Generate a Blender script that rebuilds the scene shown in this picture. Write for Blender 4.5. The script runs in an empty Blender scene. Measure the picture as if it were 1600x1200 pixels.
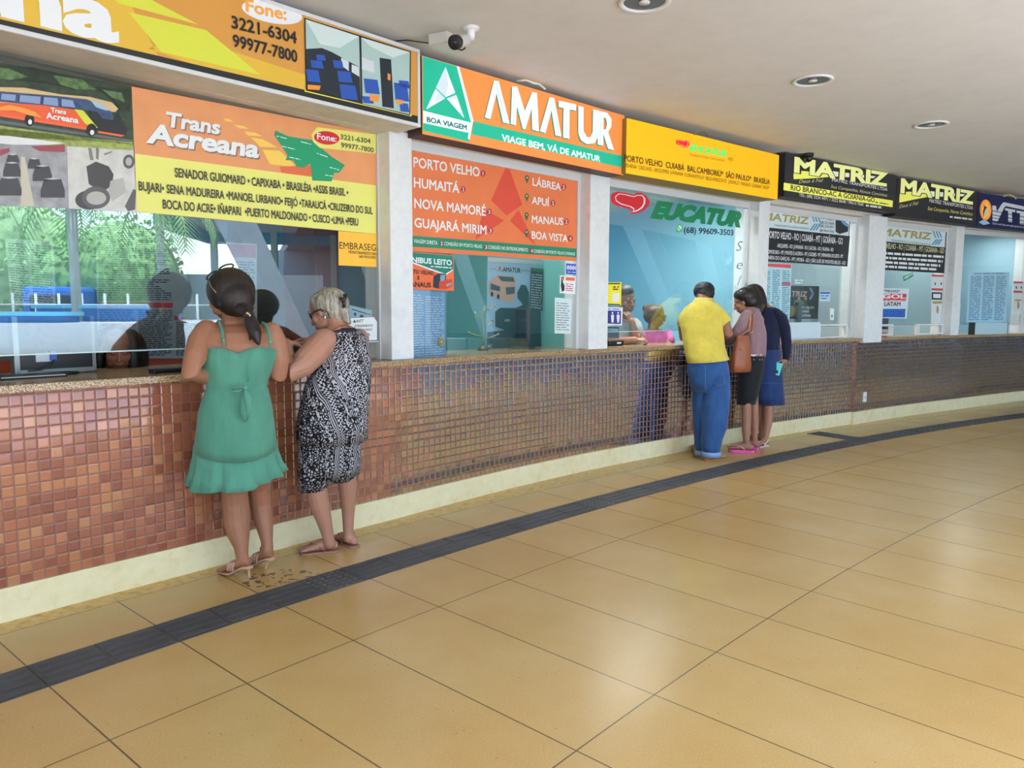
import bpy, bmesh, math, random
from math import sin, cos, pi, radians, sqrt, atan2, hypot, floor
from mathutils import Vector as V, Matrix, noise
random.seed(7)
C = bpy.context.scene.collection
# ------------------------------------------------------------------ the place: a curved ticket hall
# Circle of the hall (metres), the photographer's eye at the origin, 1.45 m up.
EYE = 1.45; CX, CY = 22.94513, -17.99508; A0 = 2.4441023; DA = -0.015903; SR = 33.2
ARC0, ARC1, ARC2 = 32.922, 31.7036, 30.4825
FPX, PIT, ROL = 1158.707, radians(5.75045), radians(0.19737)
CEIL = 3.15

def ray(x, y):
    u = (x - 800) / FPX; v = (600 - y) / FPX
    c, s = cos(ROL), sin(ROL); u, v = c*u - s*v, s*u + c*v
    return V((u, cos(PIT) + v*sin(PIT), -sin(PIT) + v*cos(PIT)))
def J(x, y, d):                      # the point at distance d into the hall seen at x, y
    r = ray(x, y); t = d / r.y
    return V((r.x*t, d, EYE + r.z*t))
_dof = None                           # (shift, y0, y1): nudges a figure's upper body in depth
def JJ(x, y, d):
    if _dof:
        k = min(1, max(0, (_dof[2]-y)/(_dof[2]-_dof[1]))); d = d + _dof[0]*k*k*(3-2*k)
    return J(x, y, d)
def G(x, y, z=0.0):
    r = ray(x, y); t = (z - EYE) / r.z
    return V((r.x*t, r.y*t, z))
def xy(s, r):
    a = A0 - s / SR
    return CX + r*cos(a), CY + r*sin(a)
def P3(s, r, z):
    x, y = xy(s, r); return V((x, y, z))
def pol(x, y):
    return hypot(x-CX, y-CY), (A0 - atan2(y-CY, x-CX)) * SR
_RW = [(-9, 33.10), (-1, 33.09), (1, 33.06), (2.4, 33.09), (3.6, 33.16), (4.7, 33.19), (6, 33.17), (7.7, 33.13), (9.17, 33.12), (9.9, 33.16), (12, 33.24), (14.2, 33.42), (20, 33.9)]
def RW(s):
    for (a, ra), (b, rb) in zip(_RW, _RW[1:]):
        if s <= b: return ra + (rb-ra) * max(0, (s-a)/(b-a))
    return _RW[-1][1]

# ------------------------------------------------------------------ materials
def lin(h):
    if isinstance(h, str):
        h = h.lstrip('#'); c = [int(h[i:i+2], 16)/255 for i in (0, 2, 4)]
        return tuple(x/12.92 if x <= .04045 else ((x+.055)/1.055)**2.4 for x in c) + (1,)
    return tuple(h) + (1,)
_M = {}
def mat(col, rough=.6, metal=0, spec=.5, emis=0, bump=0, bscale=60, coat=0, name=None, var=0, vscale=8):
    k = (col, rough, metal, spec, emis, bump, bscale, coat, var, vscale)
    if k in _M: return _M[k]
    m = bpy.data.materials.new(name or 'material_%s' % str(col).strip('#')); m.use_nodes = True
    nt = m.node_tree; b = nt.nodes['Principled BSDF']
    b.inputs['Base Color'].default_value = lin(col); b.inputs['Roughness'].default_value = rough
    b.inputs['Metallic'].default_value = metal; b.inputs['Specular IOR Level'].default_value = spec
    b.inputs['Coat Weight'].default_value = coat
    if emis:
        b.inputs['Emission Color'].default_value = lin(col); b.inputs['Emission Strength'].default_value = emis
    if bump or var:
        tc = nt.nodes.new('ShaderNodeTexCoord')
    if bump:
        n = nt.nodes.new('ShaderNodeTexNoise'); n.inputs['Scale'].default_value = bscale; n.inputs['Detail'].default_value = 4
        bp = nt.nodes.new('ShaderNodeBump'); bp.inputs['Strength'].default_value = bump; bp.inputs['Distance'].default_value = .02
        nt.links.new(tc.outputs['Object'], n.inputs['Vector'])
        nt.links.new(n.outputs['Fac'], bp.inputs['Height']); nt.links.new(bp.outputs['Normal'], b.inputs['Normal'])
    if var:
        n = nt.nodes.new('ShaderNodeTexNoise'); n.inputs['Scale'].default_value = vscale; n.inputs['Detail'].default_value = 5
        mr = nt.nodes.new('ShaderNodeMapRange'); mr.inputs[1].default_value = .3; mr.inputs[2].default_value = .7
        mr.inputs[3].default_value = 1-var; mr.inputs[4].default_value = 1+var
        mx = nt.nodes.new('ShaderNodeVectorMath'); mx.operation = 'SCALE'; mx.inputs[0].default_value = lin(col)[:3]
        nt.links.new(tc.outputs['Object'], n.inputs['Vector'])
        nt.links.new(n.outputs['Fac'], mr.inputs[0]); nt.links.new(mr.outputs[0], mx.inputs['Scale']); nt.links.new(mx.outputs[0], b.inputs['Base Color'])
    _M[k] = m; return m
class N:                              # tiny node-graph helper
    def __init__(s, name):
        s.m = bpy.data.materials.new(name); s.m.use_nodes = True; s.t = s.m.node_tree; s.b = s.t.nodes['Principled BSDF']
    def n(s, typ, **kw):
        x = s.t.nodes.new('ShaderNode'+typ)
        for k, v in kw.items(): setattr(x, k, v)
        return x
    def l(s, a, b): s.t.links.new(a, b)
    def set(s, sock, v):
        if hasattr(v, 'node'): s.l(v, sock)
        else: sock.default_value = v
    def math(s, op, a, b=0, c=0):
        x = s.n('Math', operation=op)
        for i, v in enumerate((a, b, c)): s.set(x.inputs[i], v)
        return x.outputs[0]
    def vmath(s, op, a, b=(0, 0, 0), sc=None):
        x = s.n('VectorMath', operation=op); s.set(x.inputs[0], a); s.set(x.inputs[1], b)
        if sc is not None: s.set(x.inputs['Scale'], sc)
        return x.outputs[1] if op in ('LENGTH', 'DOT_PRODUCT', 'DISTANCE') else x.outputs[0]
    def mix(s, f, a, b, blend='MIX'):
        x = s.n('Mix', data_type='RGBA', blend_type=blend); s.set(x.inputs[0], f); s.set(x.inputs[6], a); s.set(x.inputs[7], b)
        return x.outputs[2]
    def ramp(s, f, stops, interp='LINEAR'):
        x = s.n('ValToRGB'); x.color_ramp.interpolation = interp; e = x.color_ramp.elements
        while len(e) < len(stops): e.new(.5)
        for q, (p, c) in zip(e, stops): q.position = p; q.color = lin(c)
        s.l(f, x.inputs[0]); return x.outputs[0]
    def noise(s, vec, scale, detail=4, rough=.5, out='Fac'):
        x = s.n('TexNoise'); s.l(vec, x.inputs['Vector']); x.inputs['Scale'].default_value = scale; x.inputs['Detail'].default_value = detail
        x.inputs['Roughness'].default_value = rough
        return x.outputs[out]
    def maprange(s, v, a, b, c, d):
        x = s.n('MapRange'); s.set(x.inputs[0], v)
        for i, q in enumerate((a, b, c, d)): s.set(x.inputs[i+1], q)
        return x.outputs[0]

# ------------------------------------------------------------------ objects
def tag(o, label=None, cat=None, group=None, kind=None):
    if label: o['label'] = label
    if cat: o['category'] = cat
    if group: o['group'] = group
    if kind: o['kind'] = kind
    return o
def empty(name, loc=(0, 0, 0), M=None):
    o = bpy.data.objects.new(name, None); C.objects.link(o); o.empty_display_size = .1
    if M is not None: o.matrix_world = M
    else: o.location = loc
    return o
def thing(name, label, cat, loc=(0, 0, 0), M=None, group=None, kind=None):
    return tag(empty(name, loc, M), label, cat, group, kind)
def link(name, me, parent=None, M=None):
    o = bpy.data.objects.new(name, me); C.objects.link(o)
    if parent is not None: o.parent = parent
    if M is not None: o.matrix_world = M
    return o
class MB:
    def __init__(s): s.v = []; s.f = []; s.mi = []; s.uv = {}; s.cur = 0
    def add(s, vs, fs):
        n = len(s.v); s.v += [V(p) for p in vs]; s.f += [tuple(i+n for i in f) for f in fs]; s.mi += [s.cur]*len(fs)
        return s
    def box(s, a, b):
        (x0, y0, z0), (x1, y1, z1) = a, b
        vs = [(x, y, z) for z in (z0, z1) for y in (y0, y1) for x in (x0, x1)]
        return s.add(vs, [(0, 2, 3, 1), (4, 5, 7, 6), (0, 1, 5, 4), (2, 6, 7, 3), (0, 4, 6, 2), (1, 3, 7, 5)])
    def prism(s, pts, d0, d1):        # 2D outline (u, v) extruded between d0 and d1 (towards the viewer = larger d)
        n = len(pts)
        area = sum(pts[i][0]*pts[(i+1) % n][1] - pts[(i+1) % n][0]*pts[i][1] for i in range(n))
        if area < 0: pts = pts[::-1]
        vs = [(u, -d1, v) for u, v in pts] + [(u, -d0, v) for u, v in pts]
        fs = [tuple(range(n)), tuple(range(2*n-1, n-1, -1))] + [(i, i+n, (i+1) % n+n, (i+1) % n) for i in range(n)]
        return s.add(vs, fs)
    def flat(s, pts, d):
        n = len(pts)
        area = sum(pts[i][0]*pts[(i+1) % n][1] - pts[(i+1) % n][0]*pts[i][1] for i in range(n))
        if area < 0: pts = pts[::-1]
        return s.add([(u, -d, v) for u, v in pts], [tuple(range(n))])
    def loft(s, rings, n=20, cap=True, closed=True, fn=None, pw=1.0):
        vs = []; m = len(rings)
        for k, (c, A, B) in enumerate(rings):
            for i in range(n):
                t = 2*pi*i/n; ct, st = cos(t), sin(t)
                if pw != 1: ct = math.copysign(abs(ct)**pw, ct); st = math.copysign(abs(st)**pw, st)
                g = fn(t, k/(m-1)) if fn else 1
                vs.append(c + A*ct*g + B*st*g)
        fs = [(k*n+i, k*n+(i+1) % n, (k+1)*n+(i+1) % n, (k+1)*n+i) for k in range(m-1) for i in range(n)]
        if cap: fs += [tuple(range(n-1, -1, -1)), tuple((m-1)*n+i for i in range(n))]
        return s.add(vs, fs)
    def tube(s, pts, rad, n=12, cap=True, round_=False, flat=None):
        pts = [V(p) for p in pts]
        if not hasattr(rad, '__len__'): rad = [rad]*len(pts)
        T = [(pts[min(i+1, len(pts)-1)] - pts[max(i-1, 0)]).normalized() for i in range(len(pts))]
        up = V((0, 0, 1)) if abs(T[0].z) < .9 else V((0, 1, 0))
        A = T[0].cross(up).normalized(); R = []
        for p, t, r in zip(pts, T, rad):
            A = (A - t*A.dot(t)).normalized(); B = t.cross(A)
            R.append((p, A*r, B*r*(flat or 1)))
        if round_:
            p, A_, B_ = R[0]; t = T[0]; r = rad[0]
            R = [(p - t*r*sin(q), A_*max(cos(q), .02), B_*max(cos(q), .02)) for q in (1.5, 1.1, .55)] + R
            p, A_, B_ = R[-1]; t = T[-1]; r = rad[-1]
            R += [(p + t*r*sin(q), A_*max(cos(q), .02), B_*max(cos(q), .02)) for q in (.55, 1.1, 1.5)]
        return s.loft(R, n, cap)
    def ell(s, c, r, n=16, m=10, R=None):
        c = V(c); vs = []; R = R or Matrix.Identity(3)
        for j in range(1, m):
            a = pi*j/m
            for i in range(n):
                t = 2*pi*i/n
                vs.append(c + R @ V((r[0]*sin(a)*cos(t), r[1]*sin(a)*sin(t), r[2]*cos(a))))
        vs += [c + R @ V((0, 0, r[2])), c + R @ V((0, 0, -r[2]))]
        k = (m-1)*n
        fs = [(j*n+i, (j+1)*n+i, (j+1)*n+(i+1) % n, j*n+(i+1) % n) for j in range(m-2) for i in range(n)]
        fs += [(k, i, (i+1) % n) for i in range(n)] + [(k+1, (m-2)*n+(i+1) % n, (m-2)*n+i) for i in range(n)]
        return s.add(vs, fs)
    def lathe(s, prof, n=24, c=(0, 0, 0), M=None, cap=True):
        c = V(c); M = M or Matrix.Identity(3)
        return s.loft([(c + M @ V((0, 0, z)), M @ V((max(r, 1e-4), 0, 0)), M @ V((0, max(r, 1e-4), 0))) for r, z in prof], n, cap)
    def mesh(s, name, mats, smooth=False, off=None):
        me = bpy.data.meshes.new(name)
        vs = [v - off for v in s.v] if off is not None else s.v
        me.from_pydata([tuple(v) for v in vs], [], s.f)
        for m in (mats if isinstance(mats, (list, tuple)) else [mats]): me.materials.append(m)
        if max(s.mi or [0]): me.polygons.foreach_set('material_index', s.mi)
        if smooth: me.polygons.foreach_set('use_smooth', [True]*len(me.polygons))
        me.validate(); me.update()
        return me
    def build(s, name, mats, parent=None, smooth=False, M=None, off=None, bevel=0, solid=0, sub=0, auto=False):
        o = link(name, s.mesh(name, mats, smooth, off), parent, M)
        if solid:
            q = o.modifiers.new('thickness', 'SOLIDIFY'); q.thickness = solid; q.offset = -1
        if bevel:
            q = o.modifiers.new('soft edges', 'BEVEL'); q.width = bevel; q.segments = 2; q.limit_method = 'ANGLE'
        if sub:
            q = o.modifiers.new('smooth', 'SUBSURF'); q.levels = sub; q.render_levels = sub
        return o
    def remesh(s, name, m, parent=None, off=None, vox=.006, smooth=6, fac=.5, shape=None):
        # union of all pieces as one continuous skin
        me = s.mesh(name+'_pieces', m, True, off)
        o = bpy.data.objects.new(name+'_pieces', me); C.objects.link(o)
        q = o.modifiers.new('r', 'REMESH'); q.mode = 'VOXEL'; q.voxel_size = vox; q.use_smooth_shade = True
        q = o.modifiers.new('s', 'SMOOTH'); q.factor = fac; q.iterations = smooth
        dg = bpy.context.evaluated_depsgraph_get(); dg.update()
        r = bpy.data.meshes.new_from_object(o.evaluated_get(dg)); r.name = name
        bpy.data.objects.remove(o); bpy.data.meshes.remove(me)
        r.materials.clear(); r.materials.append(m)
        if shape:
            for v in r.vertices: v.co = shape(v.co.copy())
        r.polygons.foreach_set('use_smooth', [True]*len(r.polygons))
        return link(name, r, parent)

# ------------------------------------------------------------------ flat panels standing in the hall
class Pl:
    def __init__(s, a, b, z0=0):      # a, b = (s, r) of two points along its foot; u runs a->b, v is height over the floor
        A, B = P3(a[0], a[1], 0), P3(b[0], b[1], 0)
        s.o = A; s.e = (B-A).normalized(); s.n = V((s.e.y, -s.e.x, 0)); s.L = (B-A).length
        s.M = Matrix(((s.e.x, -s.n.x, 0, A.x), (s.e.y, -s.n.y, 0, A.y), (0, 0, 1, 0), (0, 0, 0, 1)))
    def px(s, x, y, d=0):
        r = ray(x, y); E = V((0, 0, EYE))
        t = ((s.o + s.n*d) - E).dot(s.n) / r.dot(s.n); p = E + r*t
        return ((p - s.o).dot(s.e), p.z)
    def pts(s, q, d=0): return [s.px(x, y, d) for x, y in q]
    def at(s, u, v, d=0): return s.o + s.e*u + s.n*d + V((0, 0, v))
_T = {}
def tmesh(body, bold=0, shear=0):
    """letter shapes: x over the ink width 0..1, y in ems, z 0..1 up a chamfer that thickens the strokes"""
    k = (body, bold, shear)
    if k in _T: return _T[k]
    cu = bpy.data.curves.new('t', 'FONT'); cu.body = body; cu.resolution_u = 3; cu.shear = shear
    if bold < 0: cu.offset = bold
    if bold > 0: cu.bevel_depth = bold; cu.bevel_resolution = 0
    o = bpy.data.objects.new('t', cu); C.objects.link(o)
    dg = bpy.context.evaluated_depsgraph_get(); dg.update()
    me = bpy.data.meshes.new_from_object(o.evaluated_get(dg))
    V_ = [tuple(v.co) for v in me.vertices]; b = max(bold, 1e-6)
    fs = [tuple(p.vertices) for p in me.polygons]
    if bold > 0: fs = [f for f in fs if min(V_[q][2] for q in f) > -bold*.2]
    use = sorted({q for f in fs for q in f}); ix = {q: n for n, q in enumerate(use)}
    fs = [tuple(ix[q] for q in f) for f in fs]; vs = [V_[q] for q in use]
    bpy.data.objects.remove(o); bpy.data.curves.remove(cu); bpy.data.meshes.remove(me)
    x0 = min(v[0] for v in vs); x1 = max(v[0] for v in vs)
    r = ([((x-x0)/(x1-x0), y, min(1, max(0, z/b)) if bold > 0 else 0) for x, y, z in vs], fs); _T[k] = r
    return r
CAPH = None
def put_text(mb, pl, body, a, b, h, d, bold=0, shear=0):
    """body written on the panel between pixel a (baseline left) and b (baseline right), capitals h pixels high"""
    global CAPH
    if CAPH is None:
        CAPH = max(v[1] for v in tmesh('H')[0])
    vs, fs = tmesh(body, bold, shear)
    u0, v0 = pl.px(*a, d); u1, v1 = pl.px(*b, d); u2, v2 = pl.px(a[0], a[1]-h, d); e = max(bold, 0); hh = (v2-v0)/(CAPH+2*e)
    mb.add([(u0+(u1-u0)*x, -d-z*.0004, v0+(v1-v0)*x + (y+e)*hh) for x, y, z in vs], fs)
def ellp(cx, cy, rx, ry, n=28, rot=0, sl=0):
    q = []
    for i in range(n):
        t = 2*pi*i/n; x, y = rx*cos(t), ry*sin(t)
        x, y = x*cos(rot)-y*sin(rot), x*sin(rot)+y*cos(rot)
        q.append((cx+x, cy+y+sl*x))
    return q
class Sheet:
    """A flat printed thing on a panel: a thin board with its prints as children."""
    def __init__(s, name, label, cat, pl, outline, m, d=.004, th=.001, group=None, pxl=True):
        s.pl = pl; s.d = d + th; s.k = 1
        pts = pl.pts(outline, d) if pxl else outline
        u0 = sum(p[0] for p in pts)/len(pts); v0 = min(p[1] for p in pts)
        s.M = pl.M @ Matrix.Translation((u0, 0, v0)); s.off = V((u0, 0, v0))
        s.o = MB().prism(pts, d, d+th).build(name, m, None, M=s.M, off=s.off); tag(s.o, label, cat, group)
    def _mk(s, mb, name, m): return mb.build(name, m, s.o, off=s.off)
    def lay(s): s.k += 1; return s.d + .0006*s.k
    def poly(s, name, m, *polys, lay=None):
        d = lay or s.lay()
        if len(polys) <= 4:
            for q in polys: o = s._mk(MB().flat(s.pl.pts(q, d), d), name, m)
            return o
        mb = MB()
        for q in polys: mb.flat(s.pl.pts(q, d), d)
        return s._mk(mb, name if name.endswith(('lettering', 'print', 'shadow')) else name + '_print', m)
    def text(s, m, *lines, name='lettering', bold=0, shear=0):
        d = s.lay(); o = None
        for q in lines:
            body, a, b, h = q[:4]; mb = MB()
            put_text(mb, s.pl, body, a, b, h, d, q[4] if len(q) > 4 else bold, q[5] if len(q) > 5 else shear); o = s._mk(mb, name, m)
        return o
    def strips(s, m, rows, name='print', h=1.6, seed=1):
        """rows of unreadable small print: (x0, y0, x1, y1) baselines broken into word-long dashes"""
        rnd = random.Random(seed); d = s.lay(); mb = MB()
        for (x0, y0, x1, y1) in rows:
            L = hypot(x1-x0, y1-y0); t = 0
            while t < L:
                w = min(rnd.uniform(3, 14), L-t)
                a = (x0+(x1-x0)*t/L, y0+(y1-y0)*t/L); b = (x0+(x1-x0)*(t+w)/L, y0+(y1-y0)*(t+w)/L)
                mb.flat(s.pl.pts([a, b, (b[0], b[1]-h), (a[0], a[1]-h)], d), d); t += w + rnd.uniform(1, 2.2)
        return s._mk(mb, name, m)
def block(q, n, seed=3, ragged=.25):
    """n text rows inside pixel quad q (tl, tr, br, bl)"""
    rnd = random.Random(seed); out = []
    tl, tr, br, bl = q
    for i in range(n):
        f = (i+.7)/n
        a = (tl[0]+(bl[0]-tl[0])*f, tl[1]+(bl[1]-tl[1])*f); b = (tr[0]+(br[0]-tr[0])*f, tr[1]+(br[1]-tr[1])*f)
        e = 1 - (rnd.random()*ragged if rnd.random() < .5 else 0)
        out.append((a[0], a[1], a[0]+(b[0]-a[0])*e, a[1]+(b[1]-a[1])*e))
    return out
def arcbox(mb, s0, s1, r0, r1, z0, z1, step=.25):
    """a curved block following the hall's circle; r0/r1 may be functions of s"""
    f0 = r0 if callable(r0) else (lambda s: r0); f1 = r1 if callable(r1) else (lambda s: r1)
    n = max(1, int((s1-s0)/step)); vs = []; fs = []
    for i in range(n+1):
        s = s0 + (s1-s0)*i/n
        vs += [P3(s, f0(s), z0), P3(s, f0(s), z1), P3(s, f1(s), z1), P3(s, f1(s), z0)]
    for i in range(n):
        k = 4*i
        fs += [(k+j, k+(j+1) % 4, k+4+(j+1) % 4, k+4+j) for j in range(4)]
    fs += [(3, 2, 1, 0), (4*n, 4*n+1, 4*n+2, 4*n+3)]
    return mb.add(vs, fs)
EXPO, SKY, SUN = -.02, 1.1, 14
BOOTH_FILL = [(.8, 34.6, 5, 'first booth'), (3.5, 34.2, 36, 'second booth'), (5.8, 34.2, 62, 'third booth'), (8.3, 34.2, 34, 'fourth booth'), (10.5, 34.2, 32, 'fifth booth'), (12.6, 34.2, 34, 'sixth booth')]  # strength of the unseen fill light added to each booth
# ------------------------------------------------------------------ setting materials
def polar_nodes(g):
    geo = g.n('NewGeometry'); sx = g.n('SeparateXYZ'); g.l(geo.outputs['Position'], sx.inputs[0])
    dx = g.math('SUBTRACT', sx.outputs[0], CX); dy = g.math('SUBTRACT', sx.outputs[1], CY)
    r = g.math('SQRT', g.math('ADD', g.math('MULTIPLY', dx, dx), g.math('MULTIPLY', dy, dy)))
    a = g.math('ARCTAN2', dy, dx)
    return geo, r, a, sx.outputs[2]
def comb(g, x, y, z=0):
    c = g.n('CombineXYZ')
    for i, v in enumerate((x, y, z)): g.set(c.inputs[i], v)
    return c.outputs[0]
def band(g, x, w):                     # 1 within w of an integer
    f = g.math('FRACT', g.math('ADD', x, .5)); d = g.math('ABSOLUTE', g.math('SUBTRACT', f, .5))
    return g.math('LESS_THAN', d, w)
def floor_mat():
    g = N('polished ochre granilite'); geo, r, a, z = polar_nodes(g)
    u = g.math('DIVIDE', g.math('SUBTRACT', a, A0), DA)
    v = g.math('DIVIDE', g.math('SUBTRACT', ARC0, r), 1.2202)
    pos = geo.outputs['Position']
    cell = comb(g, g.math('FLOOR', u), g.math('FLOOR', v)); wn = g.n('TexWhiteNoise'); g.l(cell, wn.inputs['Vector'])
    base = g.ramp(wn.outputs['Value'], [(0, '#ba965a'), (.5, '#c19e60'), (1, '#c8a76b')])
    big = g.noise(pos, 1.3, 7, .62); blot = g.ramp(big, [(.18, '#ad7f36'), (.5, '#c19e60'), (.82, '#d5bd8c')])
    c = g.mix(.55, base, blot)
    fine = g.noise(pos, 160, 3, .7); c = g.mix(.35, c, g.ramp(fine, [(.3, '#a07c42'), (.5, '#c19e60'), (.7, '#d6be86')]))
    sp = g.n('TexVoronoi'); g.l(pos, sp.inputs['Vector']); sp.inputs['Scale'].default_value = 26
    spk = g.math('LESS_THAN', sp.outputs['Distance'], .085); spk = g.math('MULTIPLY', spk, g.math('GREATER_THAN', g.noise(pos, 2.7), .55))
    c = g.mix(g.math('MULTIPLY', spk, .55), c, (.16, .10, .04, 1))
    edge = g.math('LESS_THAN', v, 0)      # rough margin beside the skirting
    c = g.mix(g.math('MULTIPLY', edge, .75), c, g.ramp(g.noise(pos, 22, 6, .7), [(.3, '#8a6526'), (.48, '#c99f4e'), (.7, '#d8b668')]))
    lu = band(g, u, .0060); lv = band(g, v, .0024)
    line = g.math('MULTIPLY', g.math('MAXIMUM', lu, lv), g.math('GREATER_THAN', v, -.01))
    line = g.math('MAXIMUM', line, g.math('MULTIPLY', g.math('LESS_THAN', g.math('ABSOLUTE', v), .002), 1))
    c = g.mix(g.math('MULTIPLY', line, .9), c, (.09, .065, .03, 1))
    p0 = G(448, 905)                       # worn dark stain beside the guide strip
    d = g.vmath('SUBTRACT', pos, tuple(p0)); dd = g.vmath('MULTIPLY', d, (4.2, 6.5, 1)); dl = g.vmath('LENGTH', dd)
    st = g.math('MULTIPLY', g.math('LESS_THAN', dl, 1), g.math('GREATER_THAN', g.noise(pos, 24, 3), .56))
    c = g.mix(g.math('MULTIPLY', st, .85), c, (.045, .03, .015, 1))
    g.set(g.b.inputs['Base Color'], c)
    g.b.inputs['Roughness'].default_value = .25
    g.b.inputs['Specular IOR Level'].default_value = .45
    bp = g.n('Bump'); bp.inputs['Strength'].default_value = .05; bp.inputs['Distance'].default_value = .003
    g.l(g.math('SUBTRACT', g.noise(pos, 7, 3), g.math('MULTIPLY', line, 1.2)), bp.inputs['Height']); g.l(bp.outputs[0], g.b.inputs['Normal'])
    return g.m
def tile_mat():
    g = N('glazed brown mosaic'); geo, r, a, z = polar_nodes(g); PITCH = .0525
    s = g.math('MULTIPLY', g.math('SUBTRACT', A0, a), 33.12/PITCH); t = g.math('DIVIDE', g.math('ADD', z, .002), PITCH)
    cell = comb(g, g.math('FLOOR', s), g.math('FLOOR', t)); wn = g.n('TexWhiteNoise'); g.l(cell, wn.inputs['Vector'])
    rnd = g.n('SeparateColor'); g.l(wn.outputs['Color'], rnd.inputs[0])
    du = g.math('ABSOLUTE', g.math('SUBTRACT', g.math('FRACT', s), .5)); dv = g.math('ABSOLUTE', g.math('SUBTRACT', g.math('FRACT', t), .5))
    dm = g.math('MAXIMUM', du, dv)
    grout = g.math('GREATER_THAN', dm, .452)
    col = g.ramp(rnd.outputs[0], [(0, '#854a36'), (.35, '#9a5b43'), (.65, '#a9684a'), (.85, '#b87850'), (1, '#be875c')])
    col = g.mix(.25, col, g.ramp(g.noise(geo.outputs['Position'], 1.3, 3), [(.3, '#7d4533'), (.7, '#a5634a')]))
    col = g.mix(grout, col, lin('#88675a'))
    g.set(g.b.inputs['Base Color'], col)
    g.set(g.b.inputs['Roughness'], g.math('ADD', g.math('MULTIPLY', grout, .6), g.math('MULTIPLY_ADD', rnd.outputs[1], .10, .10)))
    g.b.inputs['Specular IOR Level'].default_value = .5
    g.b.inputs['Specular IOR Level'].default_value = .08
    # each little tile sits at its own small tilt and has rounded edges
    j = g.vmath('SCALE', g.vmath('SUBTRACT', wn.outputs['Color'], (.5, .5, .5)), sc=.022)
    h = g.maprange(dm, .34, .47, 1, 0); h = g.math('SMOOTH_MIN', h, 1, .4)
    bp = g.n('Bump'); bp.inputs['Strength'].default_value = .55; bp.inputs['Distance'].default_value = .003; g.l(h, bp.inputs['Height'])
    nn = g.vmath('NORMALIZE', g.vmath('ADD', bp.outputs[0], j)); g.l(nn, g.b.inputs['Normal'])
    # pearly glaze: a clear reflection, faintly tinted tile by tile
    gl = g.n('BsdfGlossy'); g.set(gl.inputs['Color'], g.mix(.16, (.97, .94, 1, 1), wn.outputs['Color'])); gl.inputs['Roughness'].default_value = .09; g.l(nn, gl.inputs['Normal'])
    fr = g.n('Fresnel'); fr.inputs['IOR'].default_value = 1.5; g.l(nn, fr.inputs['Normal'])
    mx = g.n('MixShader'); g.l(g.math('MULTIPLY', fr.outputs[0], g.math('SUBTRACT', 1, g.math('MULTIPLY', grout, .92))), mx.inputs[0]); g.l(g.b.outputs[0], mx.inputs[1]); g.l(gl.outputs[0], mx.inputs[2])
    g.l(mx.outputs[0], g.t.nodes['Material Output'].inputs['Surface'])
    return g.m
def plaster(name, stops, scale=2.5, rough=.8, spec=.3, bump=.05, streak=False):
    g = N(name); geo = g.n('NewGeometry'); pos = geo.outputs['Position']
    v = g.vmath('MULTIPLY', pos, (1, 1, .25)) if streak else pos
    c = g.mix(.5, g.ramp(g.noise(v, scale, 8, .65), stops), g.ramp(g.noise(v, scale*7, 5, .7), stops))
    g.set(g.b.inputs['Base Color'], c); g.b.inputs['Roughness'].default_value = rough; g.b.inputs['Specular IOR Level'].default_value = spec
    bp = g.n('Bump'); bp.inputs['Strength'].default_value = bump; bp.inputs['Distance'].default_value = .01
    g.l(g.noise(pos, 30, 4), bp.inputs['Height']); g.l(bp.outputs[0], g.b.inputs['Normal'])
    return g.m
def granite_mat():
    g = N('speckled brown granite'); pos = g.n('NewGeometry').outputs['Position']
    c = g.ramp(g.noise(pos, 190, 2, .6), [(.36, '#3b2c22'), (.46, '#87694a'), (.54, '#b0946c'), (.66, '#d8c6a2')], 'LINEAR')
    g.set(g.b.inputs['Base Color'], c); g.b.inputs['Roughness'].default_value = .22
    return g.m
def glass_mat(name, tint, k0=.07, k1=.5):
    m = bpy.data.materials.new(name); m.use_nodes = True; nt = m.node_tree; nt.nodes.clear()
    o = nt.nodes.new('ShaderNodeOutputMaterial'); mx = nt.nodes.new('ShaderNodeMixShader')
    tr = nt.nodes.new('ShaderNodeBsdfTransparent'); gl = nt.nodes.new('ShaderNodeBsdfGlossy'); lw = nt.nodes.new('ShaderNodeLayerWeight')
    tr.inputs[0].default_value = tint; gl.inputs['Roughness'].default_value = 0; gl.inputs['Color'].default_value = (.86, .96, 1, 1)
    lw.inputs['Blend'].default_value = .5
    p = nt.nodes.new('ShaderNodeMath'); p.operation = 'POWER'; p.inputs[1].default_value = 4
    ma = nt.nodes.new('ShaderNodeMath'); ma.operation = 'MULTIPLY_ADD'; ma.inputs[1].default_value = k1; ma.inputs[2].default_value = k0
    L = nt.links.new
    L(lw.outputs['Facing'], p.inputs[0]); L(p.outputs[0], ma.inputs[0]); L(ma.outputs[0], mx.inputs[0])
    L(tr.outputs[0], mx.inputs[1]); L(gl.outputs[0], mx.inputs[2]); L(mx.outputs[0], o.inputs[0])
    return m
M_FLOOR = floor_mat(); M_TILE = tile_mat(); M_GRAN = granite_mat()
M_BASE = plaster('cream painted skirting', [(.25, '#c9b57c'), (.45, '#e3d8ac'), (.7, '#eee6c4')], 2, .6)
M_PILL = plaster('scuffed white paint', [(.2, '#b9babb'), (.42, '#dfe2e4'), (.7, '#ebeef0')], 2.2, .7)
M_HEAD = plaster('dull white paint', [(.25, '#b9b2a4'), (.6, '#d2ccc0')], 2, .8)
M_CEIL = plaster('off-white ceiling paint', [(.25, '#c8c6c0'), (.5, '#d3d1cc'), (.75, '#dad9d5')], .8, .65, .3, .02)
M_ALU = mat('#cdd0d2', .35, .0, .6)
M_WHITE = mat('#e8eaea', .45); M_BLACK = mat('#0b0b0c', .5); M_CHAR = mat('#2e2f31', .5)
M_GLASS = glass_mat('window glass', (.93, .97, .97, 1), 0.15, .5)

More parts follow.
